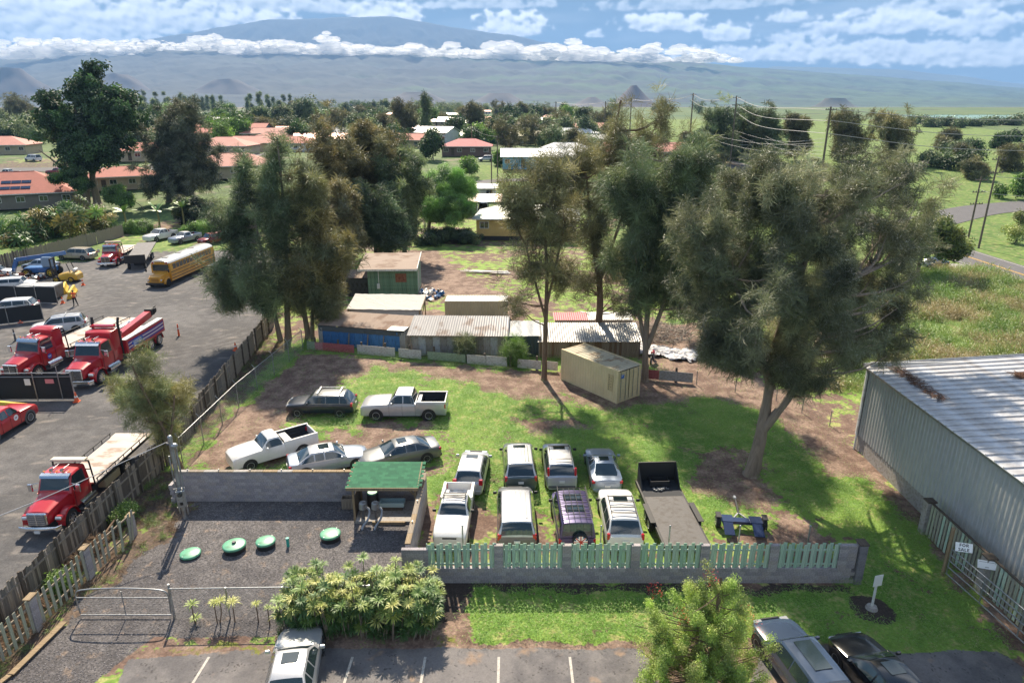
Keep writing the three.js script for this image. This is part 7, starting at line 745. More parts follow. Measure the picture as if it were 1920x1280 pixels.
const farAt = [[-96.02, -574.71], [-68.1, -419.18], [-61.44, -339.2], [-44.11, -346.81], [-44.11, -549.93], [-37.39, -436.6], [-43.18, -413.78], [-18.14, -442.89], [-17.84, -398.5], [-21.4, -324.57], [-22.31, -297.25], [-27.4, -770.13], [4.25, -379.88], [22.45, -430.57], [24.68, -388.97], [23.86, -471.72], [58.37, -442.89], [30.68, -271.88], [-249.93, -1145.34], [-213.67, -835.87], [-143.78, -549.93], [-166.78, -430.57], [-181.43, -436.6], [-82.29, -424.77], [140.99, -4770.15], [-105.37, -339.2]], farB = [[254.08, -456.45], [262.65, -449.49], [276.84, -456.45], [281.05, -449.49], [298.24, -456.45], [307.15, -449.49], [323.38, -456.45]], townT = [[-37.27, -310.62, 2.09, 18.41], [-49.12, -324.57, 6.33, 16.5], [-18.57, -354.66, 5.04, 15.01], [-2.51, -335.47, 4.77, 10.0], [9.49, -362.77, 5.97, 8.75], [24.32, -324.57, 4.87, 9.24], [13.59, -278.07, 5.85, 5.19], [40.61, -419.18, 4.68, 11.23], [38.8, -549.93, 2.86, 12.33], [-23.4, -208.9, 3.96, 9.36], [-10.79, -176.77, 2.83, 5.48], [-3.73, -196.87, 1.05, 4.32], [-114.45, -398.5, 7.73, 15.69], [-127.83, -398.5, 6.54, 12.36], [-139.72, -398.5, 5.05, 12.36], [-196.57, -489.63, 6.19, 7.58], [-77.86, -268.81, 2.02, 5.8], [-161.03, -835.87, 6.81, 12.86], [-137.02, -770.13, 6.85, 16.14], [44.28, -208.9, 2.69, 7.57], [21.65, -239.17, 3.61, 7.58], [-14.43, -239.17, 2.35, 3.81], [-84.87, -354.66, 6.63, 11.55], [-342.02, -500.16, 13.01, 17.47], [-218.98, -310.62, 6.99, 6.66], [-209.66, -310.62, 5.36, 4.89], [30.61, -178.38, 4.08, 6.55], [44.89, -178.38, 4.08, 7.33], [-3.3, -442.89, 3.29, 5.63], [39.72, -278.07, 5.23, 7.96]], pineT = [[-507.21, -955.3, 3.53, 18.96], [-452.88, -863.5, 4.03, 23.32], [-469.92, -917.13, 3.62, 19.45], [-484.78, -954.3, 3.21, 27.08], [-375.74, -756.0, 3.37, 15.37], [-394.56, -801.74, 3.46, 22.15], [-461.63, -960.79, 3.93, 24.56], [-442.23, -931.04, 3.57, 17.8], [-345.06, -741.59, 2.95, 15.96], [-373.34, -816.22, 3.75, 22.49], [-388.58, -859.97, 3.5, 19.72], [-397.76, -891.75, 3.99, 16.61], [-352.21, -801.91, 2.79, 19.32], [-377.48, -880.55, 4.23, 17.89], [-388.78, -923.16, 3.81, 19.57], [-319.25, -770.9, 2.75, 18.78], [-384.89, -956.03, 2.94, 19.76], [-294.87, -804.78, 2.74, 17.58], [-306.69, -847.24, 2.58, 21.92], [-252.28, -720.22, 3.12, 20.76], [-311.35, -896.58, 4.26, 23.96], [-244.05, -722.92, 2.98, 19.7], [-305.83, -926.71, 3.5, 18.21], [-231.51, -718.55, 2.57, 13.15], [-294.96, -933.66, 4.12, 20.68], [-293.56, -957.32, 4.57, 21.85]], beltT = [[-467.0, -1060.7, 12.8, 11.9], [-412.1, -1002.5, 15.5, 13.0], [-290.9, -898.5, 11.5, 12.2], [-464.0, -800.1, 9.9, 8.2], [-360.2, -895.9, 11.7, 13.6], [-299.2, -1036.9, 18.0, 10.2], [-245.4, -875.5, 11.9, 10.5], [-479.9, -770.1, 12.2, 8.4], [-358.4, -891.2, 13.4, 8.9], [-437.9, -1047.2, 15.7, 15.6], [-426.2, -902.2, 12.1, 12.0], [-246.7, -975.6, 17.0, 16.1], [-412.6, -895.6, 8.8, 11.2], [-397.7, -794.8, 10.0, 8.4], [-265.1, -1005.5, 16.0, 14.2], [-395.5, -965.8, 14.7, 14.6], [-425.8, -748.6, 12.8, 9.6], [-447.9, -792.9, 14.2, 12.6], [-385.9, -810.4, 12.0, 10.8], [-536.4, -781.1, 11.9, 11.6], [-417.9, -988.4, 10.3, 11.5], [-312.4, -862.1, 12.7, 9.7], [-510.8, -1004.2, 18.1, 10.3], [-235.5, -759.6, 12.5, 10.5], [-201.0, -740.5, 11.6, 7.3], [-338.8, -756.0, 10.1, 12.2], [84.1, -791.7, 8.6, 8.0], [-191.6, -1077.8, 17.8, 16.5], [-206.2, -988.3, 10.5, 12.2], [204.3, -795.9, 12.9, 12.6], [-70.2, -748.0, 12.2, 11.7], [-139.8, -1079.9, 10.4, 17.0], [182.6, -850.9, 10.7, 9.1], [133.3, -948.4, 12.0, 12.6], [-158.6, -906.6, 10.4, 9.4], [-74.8, -998.3, 10.7, 10.5], [-105.5, -918.9, 9.9, 14.1], [-87.2, -874.7, 12.0, 12.5], [-230.3, -985.6, 9.7, 10.2], [25.8, -946.7, 12.2, 10.9], [-80.2, -958.1, 16.3, 9.4], [-34.9, -906.9, 11.8, 10.7], [-117.5, -818.1, 9.5, 8.3], [-184.4, -1016.2, 18.6, 12.4], [-227.8, -1034.2, 18.9, 14.8], [152.3, -751.2, 9.4, 11.6], [148.8, -1068.1, 12.5, 16.3], [39.7, -884.2, 14.7, 11.0], [-135.2, -773.7, 8.0, 11.0], [-162.6, -1004.2, 11.4, 16.0], [-161.4, -913.4, 15.4, 10.8], [-63.4, -816.5, 14.4, 11.6]], bungT = [[229.18, -417.22, 5.41, 4.43], [249.7, -439.05, 4.97, 4.94], [238.94, -407.85, 6.66, 4.16], [251.72, -414.44, 4.89, 4.81], [250.5, -402.0, 4.72, 4.58], [267.0, -414.29, 5.25, 3.23], [281.53, -425.36, 6.01, 3.3], [292.45, -435.67, 6.58, 3.47], [297.1, -424.91, 5.76, 3.75], [312.56, -438.16, 5.42, 5.12]];
const pastT = [[54.5, -202.4, 4.5, 4.8], [76.2, -239.3, 3.0, 5.5], [69.6, -280.0, 3.3, 4.2], [68.2, -224.3, 3.0, 4.2], [121.4, -309.7, 4.0, 6.1], [79.6, -183.6, 3.3, 2.7], [76.3, -178.8, 3.9, 3.6], [64.0, -210.3, 4.3, 5.5], [72.8, -219.9, 3.3, 4.4], [90.6, -265.1, 4.4, 6.6], [72.7, -271.8, 4.0, 6.5], [54.4, -189.8, 4.2, 4.7], [178.6, -259.3, 4.0, 4.8], [116.3, -194.8, 4.1, 3.9], [169.7, -278.4, 2.8, 3.7], [153.9, -238.4, 4.9, 4.0], [118.4, -177.9, 2.5, 3.0], [144.5, -236.3, 2.7, 4.3], [212.3, -301.9, 5.7, 3.2], [143.5, -230.1, 4.9, 3.4], [142.5, -222.6, 2.9, 2.8]];
const gardT = [[-299.6, -525.9, 6.1, 7.2], [-0.1, -488.7, 6.6, 7.2], [-133.7, -369.2, 3.6, 6.5], [-161.8, -343.4, 6.5, 6.0], [-232.8, -479.2, 7.3, 8.1], [-153.7, -259.1, 3.6, 6.2], [-163.6, -371.8, 7.1, 6.5], [8.5, -536.8, 4.3, 9.3], [-60.6, -386.9, 4.8, 7.0], [-248.2, -507.7, 6.9, 6.1], [-193.5, -285.6, 7.0, 8.6], [-5.8, -292.9, 5.7, 8.0], [-118.5, -579.0, 7.3, 6.4], [15.2, -245.9, 4.8, 6.2], [-102.5, -387.6, 7.2, 6.6], [-478.2, -690.2, 7.6, 11.1], [-73.0, -372.3, 5.6, 8.1], [-57.8, -485.2, 5.7, 7.6], [-206.4, -512.4, 5.0, 9.0], [-54.2, -426.7, 4.7, 5.4], [-352.7, -649.2, 7.6, 7.7], [-24.0, -313.7, 6.8, 8.9], [51.3, -403.4, 7.1, 7.4], [-50.9, -256.9, 4.8, 5.8], [-107.0, -258.8, 3.7, 8.1], [-178.1, -287.4, 6.5, 5.1], [-151.8, -466.0, 5.2, 5.7], [-189.4, -644.8, 8.1, 10.6], [-60.6, -295.5, 4.5, 8.9], [-15.2, -362.5, 3.7, 5.9], [-149.4, -269.3, 6.6, 7.3], [-54.5, -396.5, 6.7, 6.2], [-121.0, -359.6, 6.4, 5.0], [32.9, -313.1, 3.7, 7.4], [12.4, -325.5, 5.7, 6.1], [-208.3, -404.0, 6.9, 5.5], [-277.3, -614.1, 4.2, 7.8], [26.6, -555.1, 6.4, 5.9], [-109.2, -358.2, 5.4, 5.9], [-206.7, -524.8, 5.2, 8.2], [-251.1, -354.6, 6.2, 8.6], [-0.5, -287.3, 3.6, 6.8], [-12.3, -651.7, 5.0, 9.4], [-29.2, -468.6, 4.8, 5.2], [-128.7, -410.2, 6.9, 6.2], [-222.8, -369.9, 7.0, 5.4], [-62.8, -338.5, 6.3, 9.0], [-26.8, -441.9, 5.5, 7.3], [9.1, -651.4, 8.5, 7.6], [56.9, -438.5, 4.0, 5.3], [-347.8, -640.2, 7.5, 8.0], [-167.4, -332.3, 6.0, 6.8], [-95.8, -365.2, 5.1, 5.9], [-154.9, -668.0, 5.4, 9.5], [-12.5, -275.2, 5.1, 5.9], [-252.7, -411.5, 5.9, 9.0], [-126.6, -625.7, 6.2, 9.2], [-2.3, -254.8, 5.7, 7.9], [13.7, -318.2, 6.1, 7.8], [37.8, -472.5, 5.0, 7.6], [-141.8, -273.1, 7.0, 4.9], [-137.5, -440.8, 5.0, 5.5], [-164.2, -353.6, 4.7, 8.9], [-64.0, -296.5, 4.0, 8.9], [-117.9, -307.6, 4.8, 7.6], [-208.9, -314.2, 7.0, 6.3], [15.8, -467.9, 4.2, 7.8], [-62.9, -498.8, 4.7, 6.6], [-51.6, -241.1, 4.9, 7.2], [-182.3, -455.1, 5.0, 6.1], [-260.1, -506.6, 3.8, 8.5], [-14.1, -242.7, 3.5, 6.7], [-81.1, -678.1, 7.5, 7.2], [-113.3, -705.8, 4.9, 7.7], [25.4, -386.6, 5.0, 5.5], [-154.9, -282.4, 5.4, 5.1], [-128.0, -507.2, 5.7, 6.0], [9.2, -279.4, 6.8, 8.5], [-95.1, -698.4, 4.8, 10.7], [-6.5, -295.2, 4.2, 5.2], [-163.9, -275.8, 5.7, 6.8], [-83.3, -280.0, 4.5, 6.4], [-48.1, -447.2, 6.8, 5.2], [-117.5, -646.9, 7.2, 6.8], [-218.8, -460.2, 3.8, 7.0], [-183.2, -314.4, 4.2, 5.4], [-40.7, -243.8, 4.8, 7.5], [-52.7, -300.7, 3.9, 8.4], [-238.6, -490.1, 5.0, 7.3], [-133.2, -330.2, 6.2, 7.0], [-283.5, -528.8, 6.8, 9.1], [-118.2, -314.8, 6.4, 8.7], [27.0, -360.0, 7.1, 6.6], [22.7, -240.8, 6.1, 4.8], [-49.4, -424.6, 5.8, 8.1], [-222.4, -324.6, 7.0, 7.2]];   // places of the far houses [x, z] and trees [x, z, half width, height]
// ---------- town beyond the lot ----------
const HOUSES = 'houses of the town';
function house(o) {   // long side along local x; faces +z
  const [x, z] = o.at, t = thing(o.name || 'house', o.label, o.cat || 'house', [x, gy(x, z), z], o.ry || 0, o.group || HOUSES), { w, d } = o, h = o.h || 2.7, r = o.rise ?? d * 0.2, e = 0.6, key = o.label.replace(/ /g, '_').slice(0, 24), wm = mat('wall_' + key, o.wall, 0.85, { map: 'grain', s: 0.3 }), rm = mat('roof_' + key, o.roof, o.metal ? 0.45 : 0.8, { metal: o.metal || 0, map: 'grain', s: 0.25 }), b = o.base || 0.3;
  part(t, 'wall', box(w, h + b, d, 0, (h + b) / 2, 0), wm); if (b > 0.5) part(t, 'crawl_space', box(w * 0.9, b * 0.7, 0.05, 0, b * 0.4, d / 2 + 0.02), MG.black);
  const H = h + b, X = w / 2 + e, Z = d / 2 + e, rx = o.hip ? Math.max(0.2, X - Z) : X, lo = H - 0.12, hi = H + r, R_ = [[-rx, hi, 0], [rx, hi, 0]], F = [[-X, lo, Z], [X, lo, Z]], B = [[-X, lo, -Z], [X, lo, -Z]], th = 0.14;
  const face = (q) => { const g = new THREE.BufferGeometry(), top = q.map(([a, c, e2]) => [a, c + th, e2]), v = [], tri = (a, c, e2) => v.push(...a, ...c, ...e2); for (let k = 1; k + 1 < q.length; k++) { tri(top[0], top[k], top[k + 1]); tri(q[0], q[k + 1], q[k]); } for (let k = 0; k < q.length; k++) { const n = (k + 1) % q.length; tri(q[k], q[n], top[n]); tri(q[k], top[n], top[k]); } g.setAttribute('position', new THREE.Float32BufferAttribute(v, 3)); g.computeVertexNormals(); return uvm(g); };
  part(t, 'roof', face([F[0], F[1], R_[1], R_[0]]), rm); part(t, 'roof', face([B[1], B[0], R_[0], R_[1]]), rm);
  if (o.hip) { part(t, 'roof', face([F[1], B[1], R_[1]]), rm); part(t, 'roof', face([B[0], F[0], R_[0]]), rm); } else for (const s of [1, -1]) part(t, 'gable', prism([[-d / 2, 0], [d / 2, 0], [0, r * (d / 2) / Z]], 0.08, s * (w / 2 - 0.05), H, 0, Math.PI / 2), wm);
  part(t, 'ridge_cap', beam([-rx, hi + th, 0], [rx, hi + th, 0], 0.2, 0.08), rm); part(t, 'fascia', box(w + 2 * e, 0.18, 0.05, 0, lo + 0.02, Z + 0.03), o.trim || MG.white);
  const n = o.win ?? Math.max(2, Math.round(w / 4)); for (let k = 0; k < n; k++) { const wx = lerp(-w / 2 + 1.3, w / 2 - 1.3, n > 1 ? k / (n - 1) : 0.5), wi = part(t, 'window', box(1.5, 1.15, 0.08, wx, b + h * 0.58, d / 2 + 0.03), MG.white); part(wi, 'pane', box(0.62, 0.95, 0.06, wx - 0.34, b + h * 0.58, d / 2 + 0.06), MG.glass); part(wi, 'pane', box(0.62, 0.95, 0.06, wx + 0.34, b + h * 0.58, d / 2 + 0.06), MG.glass); }
  if (o.door !== false && n > 1) part(t, 'door', box(0.95, 2.05, 0.08, lerp(-w / 2 + 1.3, w / 2 - 1.3, 0.5 / (n - 1)), b + 1.03, d / 2 + 0.03), MG.woodDark);
  for (const [sx, c, rz] of o.solar || []) for (let i = 0; i < 3; i++) for (let j = 0; j < c; j++) { const u = sx + i * 1.72, v = 0.25 + j * 0.26, py = lerp(lo, hi, v) + th + 0.08, pz = lerp(Z, 0, v); part(t, 'solar_panel', box(1.65, 0.05, 1.0, u, py, pz * (rz || 1), 0, Math.atan2(hi - lo, Z) * (rz || 1)), mat('solar_panel', [0.02, 0.03, 0.06], 0.15, { cc: 1 })); }
  return t;
}
const RED = [0.48, 0.15, 0.11], PINK = [0.56, 0.24, 0.19], WHT = [0.72, 0.72, 0.72], GRYR = [0.36, 0.37, 0.38], CREAM = [0.6, 0.5, 0.33];
const tan = [0.5, 0.42, 0.3], wh = [0.66, 0.66, 0.64];
house({ label: 'large red roofed house with solar panels at the left edge', at: [-104, -142], w: 26, d: 14, ry: 0.42, hip: 1, rise: 3.6, wall: [0.22, 0.2, 0.17], roof: RED, solar: [[1.5, 2]] });
house({ label: 'red hip roofed house at the left edge above the van', at: [-165.87, -230.85], w: 18, d: 12, ry: 0.2, hip: 1, wall: tan, roof: PINK });
house({ label: 'small pink roofed house left behind the huge tree', at: [-236.64, -346.81], w: 16, d: 10, hip: 1, wall: tan, roof: PINK });
house({ label: 'red roofed house between the huge tree and dark clump', at: [-90.55, -162.21], w: 14, d: 9, ry: 0.5, hip: 1, wall: tan, roof: RED });
house({ label: 'red roofed house right of the dark ironwood clump', at: [-70.74, -178.38], w: 20, d: 13, ry: 0.35, hip: 1, wall: tan, roof: PINK });
house({ label: 'pink roofed house behind the nearest red one', at: [-91.26, -225.9], w: 17, d: 12, hip: 1, wall: tan, roof: PINK });
house({ label: 'long red roofed house right of the far white roofs', at: [-132.33, -346.81], w: 28, d: 11, wall: [0.2, 0.22, 0.25], roof: RED });
house({ label: 'red roofed house with yellow walls behind the ironwoods', at: [-91.99, -278.07], w: 16, d: 10, ry: -0.2, hip: 1, wall: [0.6, 0.36, 0.1], roof: PINK });
house({ label: 'red roofed house with solar panels behind the brown grove', at: [-86.66, -310.62], w: 18, d: 11, ry: -0.5, wall: CREAM, roof: RED, solar: [[-3, 3]] });
house({ label: 'yellow house with pale grey roof behind the sparse ironwood', at: [2.6, -113.5], w: 16, d: 9, h: 2.6, base: 1.0, rise: 1.7, ry: -0.08, hip: 1, wall: [0.68, 0.46, 0.17], roof: [0.47, 0.50, 0.49], metal: 0.2, win: 4, door: false });
{ const t = thing('carport', 'carport with a pinkish white metal roof behind the yellow house', 'carport', [-5.6, gy(0, -135), -135], 0, HOUSES); part(t, 'roof', corr(7.5, 7, 2.5, 3.2, 0.4, 0.04).translate(0, 0, 3.5), mat('carport_roof', [0.66, 0.52, 0.48], 0.5, { metal: 0.3, map: 'dirty', s: 0.2 })); for (const x of [-3.5, -1, 3.5]) for (const z of [3.2, -3]) part(t, 'post', box(0.14, 2.6, 0.14, x, 1.3, z), MG.white); part(t, 'side_wall', box(2.4, 2.4, 6, -2.4, 1.2, 0), mat('carport_wall', [0.14, 0.07, 0.05], 0.9)); }
house({ label: 'low white roofed building behind the pepper tree', at: [-10.5, -150], w: 14, d: 6, h: 2.2, rise: 0.5, wall: wh, roof: WHT, metal: 0.2 });
house({ label: 'red roofed house with two roof dormers beyond the lawn', at: [-14.2, -223.74], w: 15, d: 10, hip: 1, wall: [0.2, 0.14, 0.12], roof: [0.55, 0.16, 0.16] });
house({ label: 'light blue house with a pale roof beyond the trees', at: [7, -192], w: 19, d: 9, h: 2.9, base: 0.4, wall: [0.22, 0.45, 0.62], roof: [0.52, 0.55, 0.60], metal: 0.3, win: 3 });
house({ label: 'tall white two storey house left of the lawn', at: [-28.85, -278.07], w: 14, d: 10, h: 4.6, ry: -0.5, wall: [0.62, 0.66, 0.70], roof: WHT, metal: 0.2 });
house({ label: 'house with pale green metal roof beyond the red dormers', at: [-7.81, -297.25], w: 17, d: 10, hip: 1, wall: [0.07, 0.16, 0.12], roof: [0.42, 0.56, 0.50], metal: 0.3 });
house({ label: 'long house with a cream roof behind the light blue house', at: [6.99, -290.75], w: 15, d: 9, wall: wh, roof: [0.66, 0.63, 0.5], metal: 0.2 });
house({ label: 'pink roofed house behind the tall brown ironwood', at: [38.27, -206.25], w: 22, d: 11, wall: tan, roof: [0.62, 0.36, 0.34] });
const farRows = [[735, 221, 9, RED, 'small bright red roof left of the pointed pine'], [742, 236, 11, PINK, 'low pink roof under the bright red one'], [718, 254, 15, GRYR, 'grey roof half hidden by the brown grove'], [790, 252, 11, [0.5, 0.4, 0.5], 'lilac roof left of the tall white house'], [852, 222, 11, WHT, 'white roof behind the round tree'], [845, 233, 14, WHT, 'long white roof below the other white roof'], [820, 237, 9, [0.62, 0.42, 0.34], 'orange pink roof left of the white roofs'], [905, 232, 14, PINK, 'pink roof right of the small fir'], [900, 240, 15, WHT, 'white roof in front of the pink roof'], [872, 258, 13, [0.2, 0.19, 0.2], 'dark grey roof left of the pale green roof'], [860, 266, 12, WHT, 'white wall and roof behind the garden trees'], [912, 214, 9, PINK, 'tiny pink roof by the field edge'], [975, 244, 12, [0.25, 0.19, 0.17], 'brown roof right of the round dark tree'], [1030, 234, 13, GRYR, 'grey roof beside the roadside poles'], [1045, 242, 15, WHT, 'white roof below the grey one by the poles'], [1028, 228, 8, PINK, 'tiny red roof behind the white roof by the poles'], [1137, 232, 10, WHT, 'pale roof behind the roadside ironwood tops'], [1110, 274, 15, GRYR, 'grey roof right of the light blue house'], [665, 205, 26, WHT, 'long white two level hall on the plain'], [615, 212, 12, WHT, 'white roof left of the long hall'], [608, 222, 9, WHT, 'small white roof below the other near the hall'], [440, 234, 14, WHT, 'white roofs above the long red house'], [402, 233, 12, GRYR, 'grey roof among the dark trees'], [700, 235, 8, PINK, 'faint roof behind the brown grove'], [1000, 200.6, 14, WHT, 'white farmhouse alone on the green plain'], [545, 254, 12, RED, 'red roof above the yellow walled house']];
farRows.forEach(([px, py, w, roof, label], i) => house({ label, at: farAt[i], w, d: w * 0.6, h: 2.5, ry: ((i * 37) % 10 - 5) * 0.03, rise: 1.4, hip: i % 3 === 0, wall: i % 2 ? wh : tan, roof, metal: 0.2 }));
[[[-133.95, -310.62], RED, 'red roof left of the long red house'], [[-90.49, -244.97], PINK, 'pink roof nearest the pointed ironwood tops'], [[-108.33, -310.62], PINK, 'pink roof above the yellow walled house'], [[-74.79, -244.97], RED, 'red roof beneath the big dark tree mass'], [[-70.79, -268.81], PINK, 'pink roof right of the solar red house'], [[-165.4, -362.77], RED, 'red roof at the foot of the far pine row'], [[-153.75, -310.62], PINK, 'pink roof left of the far white roofs'], [[-107.53, -208.9], RED, 'red roof behind the dark ironwood clump'], [[-72.22, -310.62], GRYR, 'grey roof behind the olive tree'], [[-56.45, -278.07], WHT, 'white roof at the edge of the brown grove'], [[-40.0, -265.77], RED, 'red roof left of the tall white house'], [[26.79, -310.62], WHT, 'white roof right of the cream roof'], [[37.13, -354.66], PINK, 'pink roof under the dark conifer row'], [[15.81, -208.9], WHT, 'white roof hidden behind the sparse ironwood']].forEach(([at, roof, label], i) => house({ label, at, w: 15 + (i * 5) % 7, d: 10, h: 2.6, ry: ((i * 7) % 5 - 2) * 0.15, hip: i % 2, wall: i % 3 ? tan : wh, roof }));
[1708, 1745, 1775, 1800, 1838, 1878, 1912].forEach((px, i) => house({ label: 'pale green roofed bungalow in the row on the right plain, ' + ['first', 'second', 'third', 'fourth', 'fifth', 'sixth', 'last'][i] + ' from the left', at: farB[i], w: 16, d: 9, h: 2.4, rise: 2, hip: i % 2, wall: wh, roof: i % 2 ? WHT : [0.36, 0.55, 0.48], metal: 0.2, group: 'bungalows on the right plain' }));
house({ name: 'utility_shed', label: 'white substation shed beside the road', at: [66.45, -213.22], w: 9, d: 4, h: 2.6, rise: 0.4, wall: wh, roof: WHT, win: 0 });
// ---------- roads ----------
const asphalt = mat('road_asphalt', [0.13, 0.125, 0.13], 0.9, { map: 'grain', s: 0.3 }), line = (c, k) => mat('road_line_' + k, c, 0.8, { map: 'dirty', s: 0.9 }), RW = line([0.5, 0.48, 0.44], 'white'), RY = line([0.62, 0.36, 0.06], 'yellow');
function ribbon(pts, w, lift, off = 0) { const c = new THREE.CatmullRomCurve3(pts.map(([x, z]) => new THREE.Vector3(x, 0, z))), n = pts.length * 14, s = []; for (let i = 0; i <= n; i++) { const p = c.getPoint(i / n), t = c.getTangent(i / n), nx = -t.z, nz = t.x, q = []; for (const k of [-0.5, 0.5]) { const x = p.x + nx * (off + k * w), z = p.z + nz * (off + k * w); q.push([x, gy(x, z) + lift, z]); } s.push(q); } return loft(s, false, 3); }
const road1 = [[66.4, -40], [66.0, -75], [65.8, -100], [66, -140], [65, -180], [60, -215], [50, -260], [30, -330]]; struct('road', ribbon(road1, 7.6, 0.06), asphalt); struct('road_marking', ribbon(road1, 0.14, 0.068, 0.13), RY); struct('road_marking', ribbon(road1, 0.14, 0.068, -0.13), RY); for (const s of [-3.3, 3.3]) struct('road_marking', ribbon(road1, 0.13, 0.068, s), RW);
struct('road', ribbon([[69, -121], [78, -127], [95, -138], [125, -146], [170, -150]], 8, 0.065), asphalt); struct('driveway', ribbon([[46, -90], [54, -91.5], [63, -91]], 2.6, 0.05), MG.conc); struct('road', ribbon([[-150, -188], [-110, -190], [-92, -192], [-82, -205], [-78, -240]], 7, 0.05), asphalt); struct('driveway', ribbon([[-99, -190], [-101, -205], [-103, -214]], 5, 0.06), asphalt); struct('street', ribbon([[-12, -168], [-2, -172], [14, -174]], 4, 0.05), asphalt);
for (const [x0, dx] of [[-11.95, -0.25], [-6.29, -0.1], [-3.42, -0.05], [-0.52, 0], [2.28, 0.05]]) struct('stall_line', beam([x0, 0.006, -21.4], [x0 + dx, 0.006, -16.5], 0.1, 0.006), RW);
// ---------- poles and wires ----------
const poleMat = mat('pole_wood', [0.20, 0.165, 0.135], 0.95, { map: 'wood', s: 0.6 }), wireMat = mat('wire_grey', [0.30, 0.30, 0.31], 0.5, { metal: 0.3 });
function pole(label, x, z, h, arms = 2, ry = 0, r = 0.16) { const t = thing('utility_pole', label, 'utility pole', [x, gy(x, z), z], ry, 'utility poles'); part(t, 'pole', cyl(r * 0.7, r, h, 10, 0, h / 2, 0), poleMat); for (let k = 0; k < arms; k++) { const a = part(t, 'crossarm', box(2.4, 0.12, 0.12, 0, h - 0.5 - k * 1.9, 0.14), poleMat); for (const q of [-1.1, -0.55, 0.55, 1.1]) part(a, 'insulator', cyl(0.05, 0.07, 0.2, 8, q, h - 0.35 - k * 1.9, 0.14), MG.grey); } return [x, gy(x, z) + h, z]; }
function wire(label, a, b, sag, r = 0.05) { const m = [(a[0] + b[0]) / 2, (a[1] + b[1]) / 2 - sag, (a[2] + b[2]) / 2]; single('power_line', label, 'wire', tube([a, [lerp(a[0], m[0], 0.5), lerp(a[1], m[1], 0.75), lerp(a[2], m[2], 0.5)], m, [lerp(b[0], m[0], 0.5), lerp(b[1], m[1], 0.75), lerp(b[2], m[2], 0.5)], b], r, 4, 30), wireMat, [0, 0, 0], 0, 'power lines'); }
const pA = pole('tall grey utility pole behind the crown of the huge ironwood', 57.5, -130, 20.5 - 0.62, 1, 0.3, 0.24), pB = pole('dark pole right of the roadside ironwoods', 60.8, -196, 22.41 - 4, 2, 0.3, 0.24), pC = pole('dark pole above the tall brown ironwood tops', 67, -268, 25.71 - 6.6, 1, 0.3, 0.3), pD = pole('dark pole between the cinder cone and grey roofs', 62.5, -300, 24.67 - 7, 1, 0, 0.3), pE = pole('dark pole left of the cinder cone', 52.5, -318, 24.26 - 7.2, 1, 0, 0.3), pF = pole('dark pole at the field edge right of the white roofs', 44, -340, 22.87 - 7.5, 1, 0, 0.3), pG = pole('dark pole farthest left on the field edge', 22.5, -370, 22.56 - 7.9, 1, 0, 0.3);
const pH = pole('wooden pole with three crossarms beside the road', 75.3, -112, 9.33 + 0.5, 3, 0.2), pI = pole('tall leaning roadside pole at the right', 71.5, -103.5, 13.7, 2, 0.2), pJ = pole('slim pole on the lawn before the light blue house', -3.4, -165, 11.5, 1), pK = pole('slim brown pole left of the other on the lawn', -4.4, -150, 9, 0), pL = pole('thin pole among the white roofs', -13, -230, 9, 1), pM = pole('short grey pole at the substation', 66.5, -212, 8.5, 1), pN = pole('thin pole left of the substation shed', 55, -205, 9, 1), pO = pole('thin pole right of the substation shed', 74, -216, 9, 2);
const off = (p, dx, dy, dz = 0) => [p[0] + dx, p[1] + dy, p[2] + dz];
wire('top wire from the tall grey pole to the right edge', off(pA, 0, -0.4), [150, 17.0, -148], 0.6); wire('second wire from the tall grey pole to the right edge', off(pA, 0.4, -2.4), [150, 13.5, -146], 0.8); wire('third wire from the tall grey pole to the right edge', off(pA, 0, -4.6), [150, 10.8, -144], 1.0); wire('wire from the tall grey pole to the dark roadside pole', off(pA, -0.3, -0.5), off(pB, 0, -0.4), 1.2); wire('lower wire from the tall grey pole to the roadside pole', off(pA, -0.3, -2.4), off(pB, 0.5, -2.4), 1.5); wire('lowest wire from the tall grey pole to the roadside pole', off(pA, -0.3, -4.6), off(pB, 0.5, -4.4), 1.6);
wire('wire from the roadside pole to the pole above the ironwood', off(pB, 0, -0.4), off(pC, 0, -0.4), 1.4); wire('lower wire from the roadside pole towards the brown ironwood', off(pB, -0.5, -2.4), off(pC, -0.5, -2.4), 1.6); wire('wire from the pole above the ironwood to the next pole', off(pC, 0, -0.4), off(pD, 0, -0.4), 1); wire('wire between the two poles beside the cinder cone', off(pD, 0, -0.4), off(pE, 0, -0.4), 0.8); wire('wire along the field edge poles', off(pE, 0, -0.4), off(pF, 0, -0.4), 1); wire('wire to the farthest left field pole', off(pF, 0, -0.4), off(pG, 0, -0.4), 1);
wire('upper wire from the leaning roadside pole to the right edge', off(pI, 0.3, -3), [120, 9.5, -100], 0.5, 0.03); wire('lower wire from the leaning roadside pole to the right edge', off(pI, 0.3, -5.5), [120, 7, -100], 0.5, 0.03); wire('wire between the three arm pole and the leaning pole', off(pH, 0, -1.8), off(pI, 0, -5), 0.3, 0.02); wire('low wire from the three arm pole to the right edge', off(pH, 0.5, -3.5), [125, 5.5, -108], 0.6, 0.02); wire('wire over the lawn between the slim poles', off(pJ, 0, -0.4), off(pL, 0, -0.4), 0.8, 0.02);
for (let k = 0; k < 6; k++) wire('thin service wire fanning to the substation, ' + ['top', 'second', 'third', 'fourth', 'fifth', 'lowest'][k] + ' of six', off(pA, -0.4, -5.5 - k * 0.7), off([pM, pN, pO][k % 3], 0, -0.4 - k * 0.3), 1.4, 0.03);
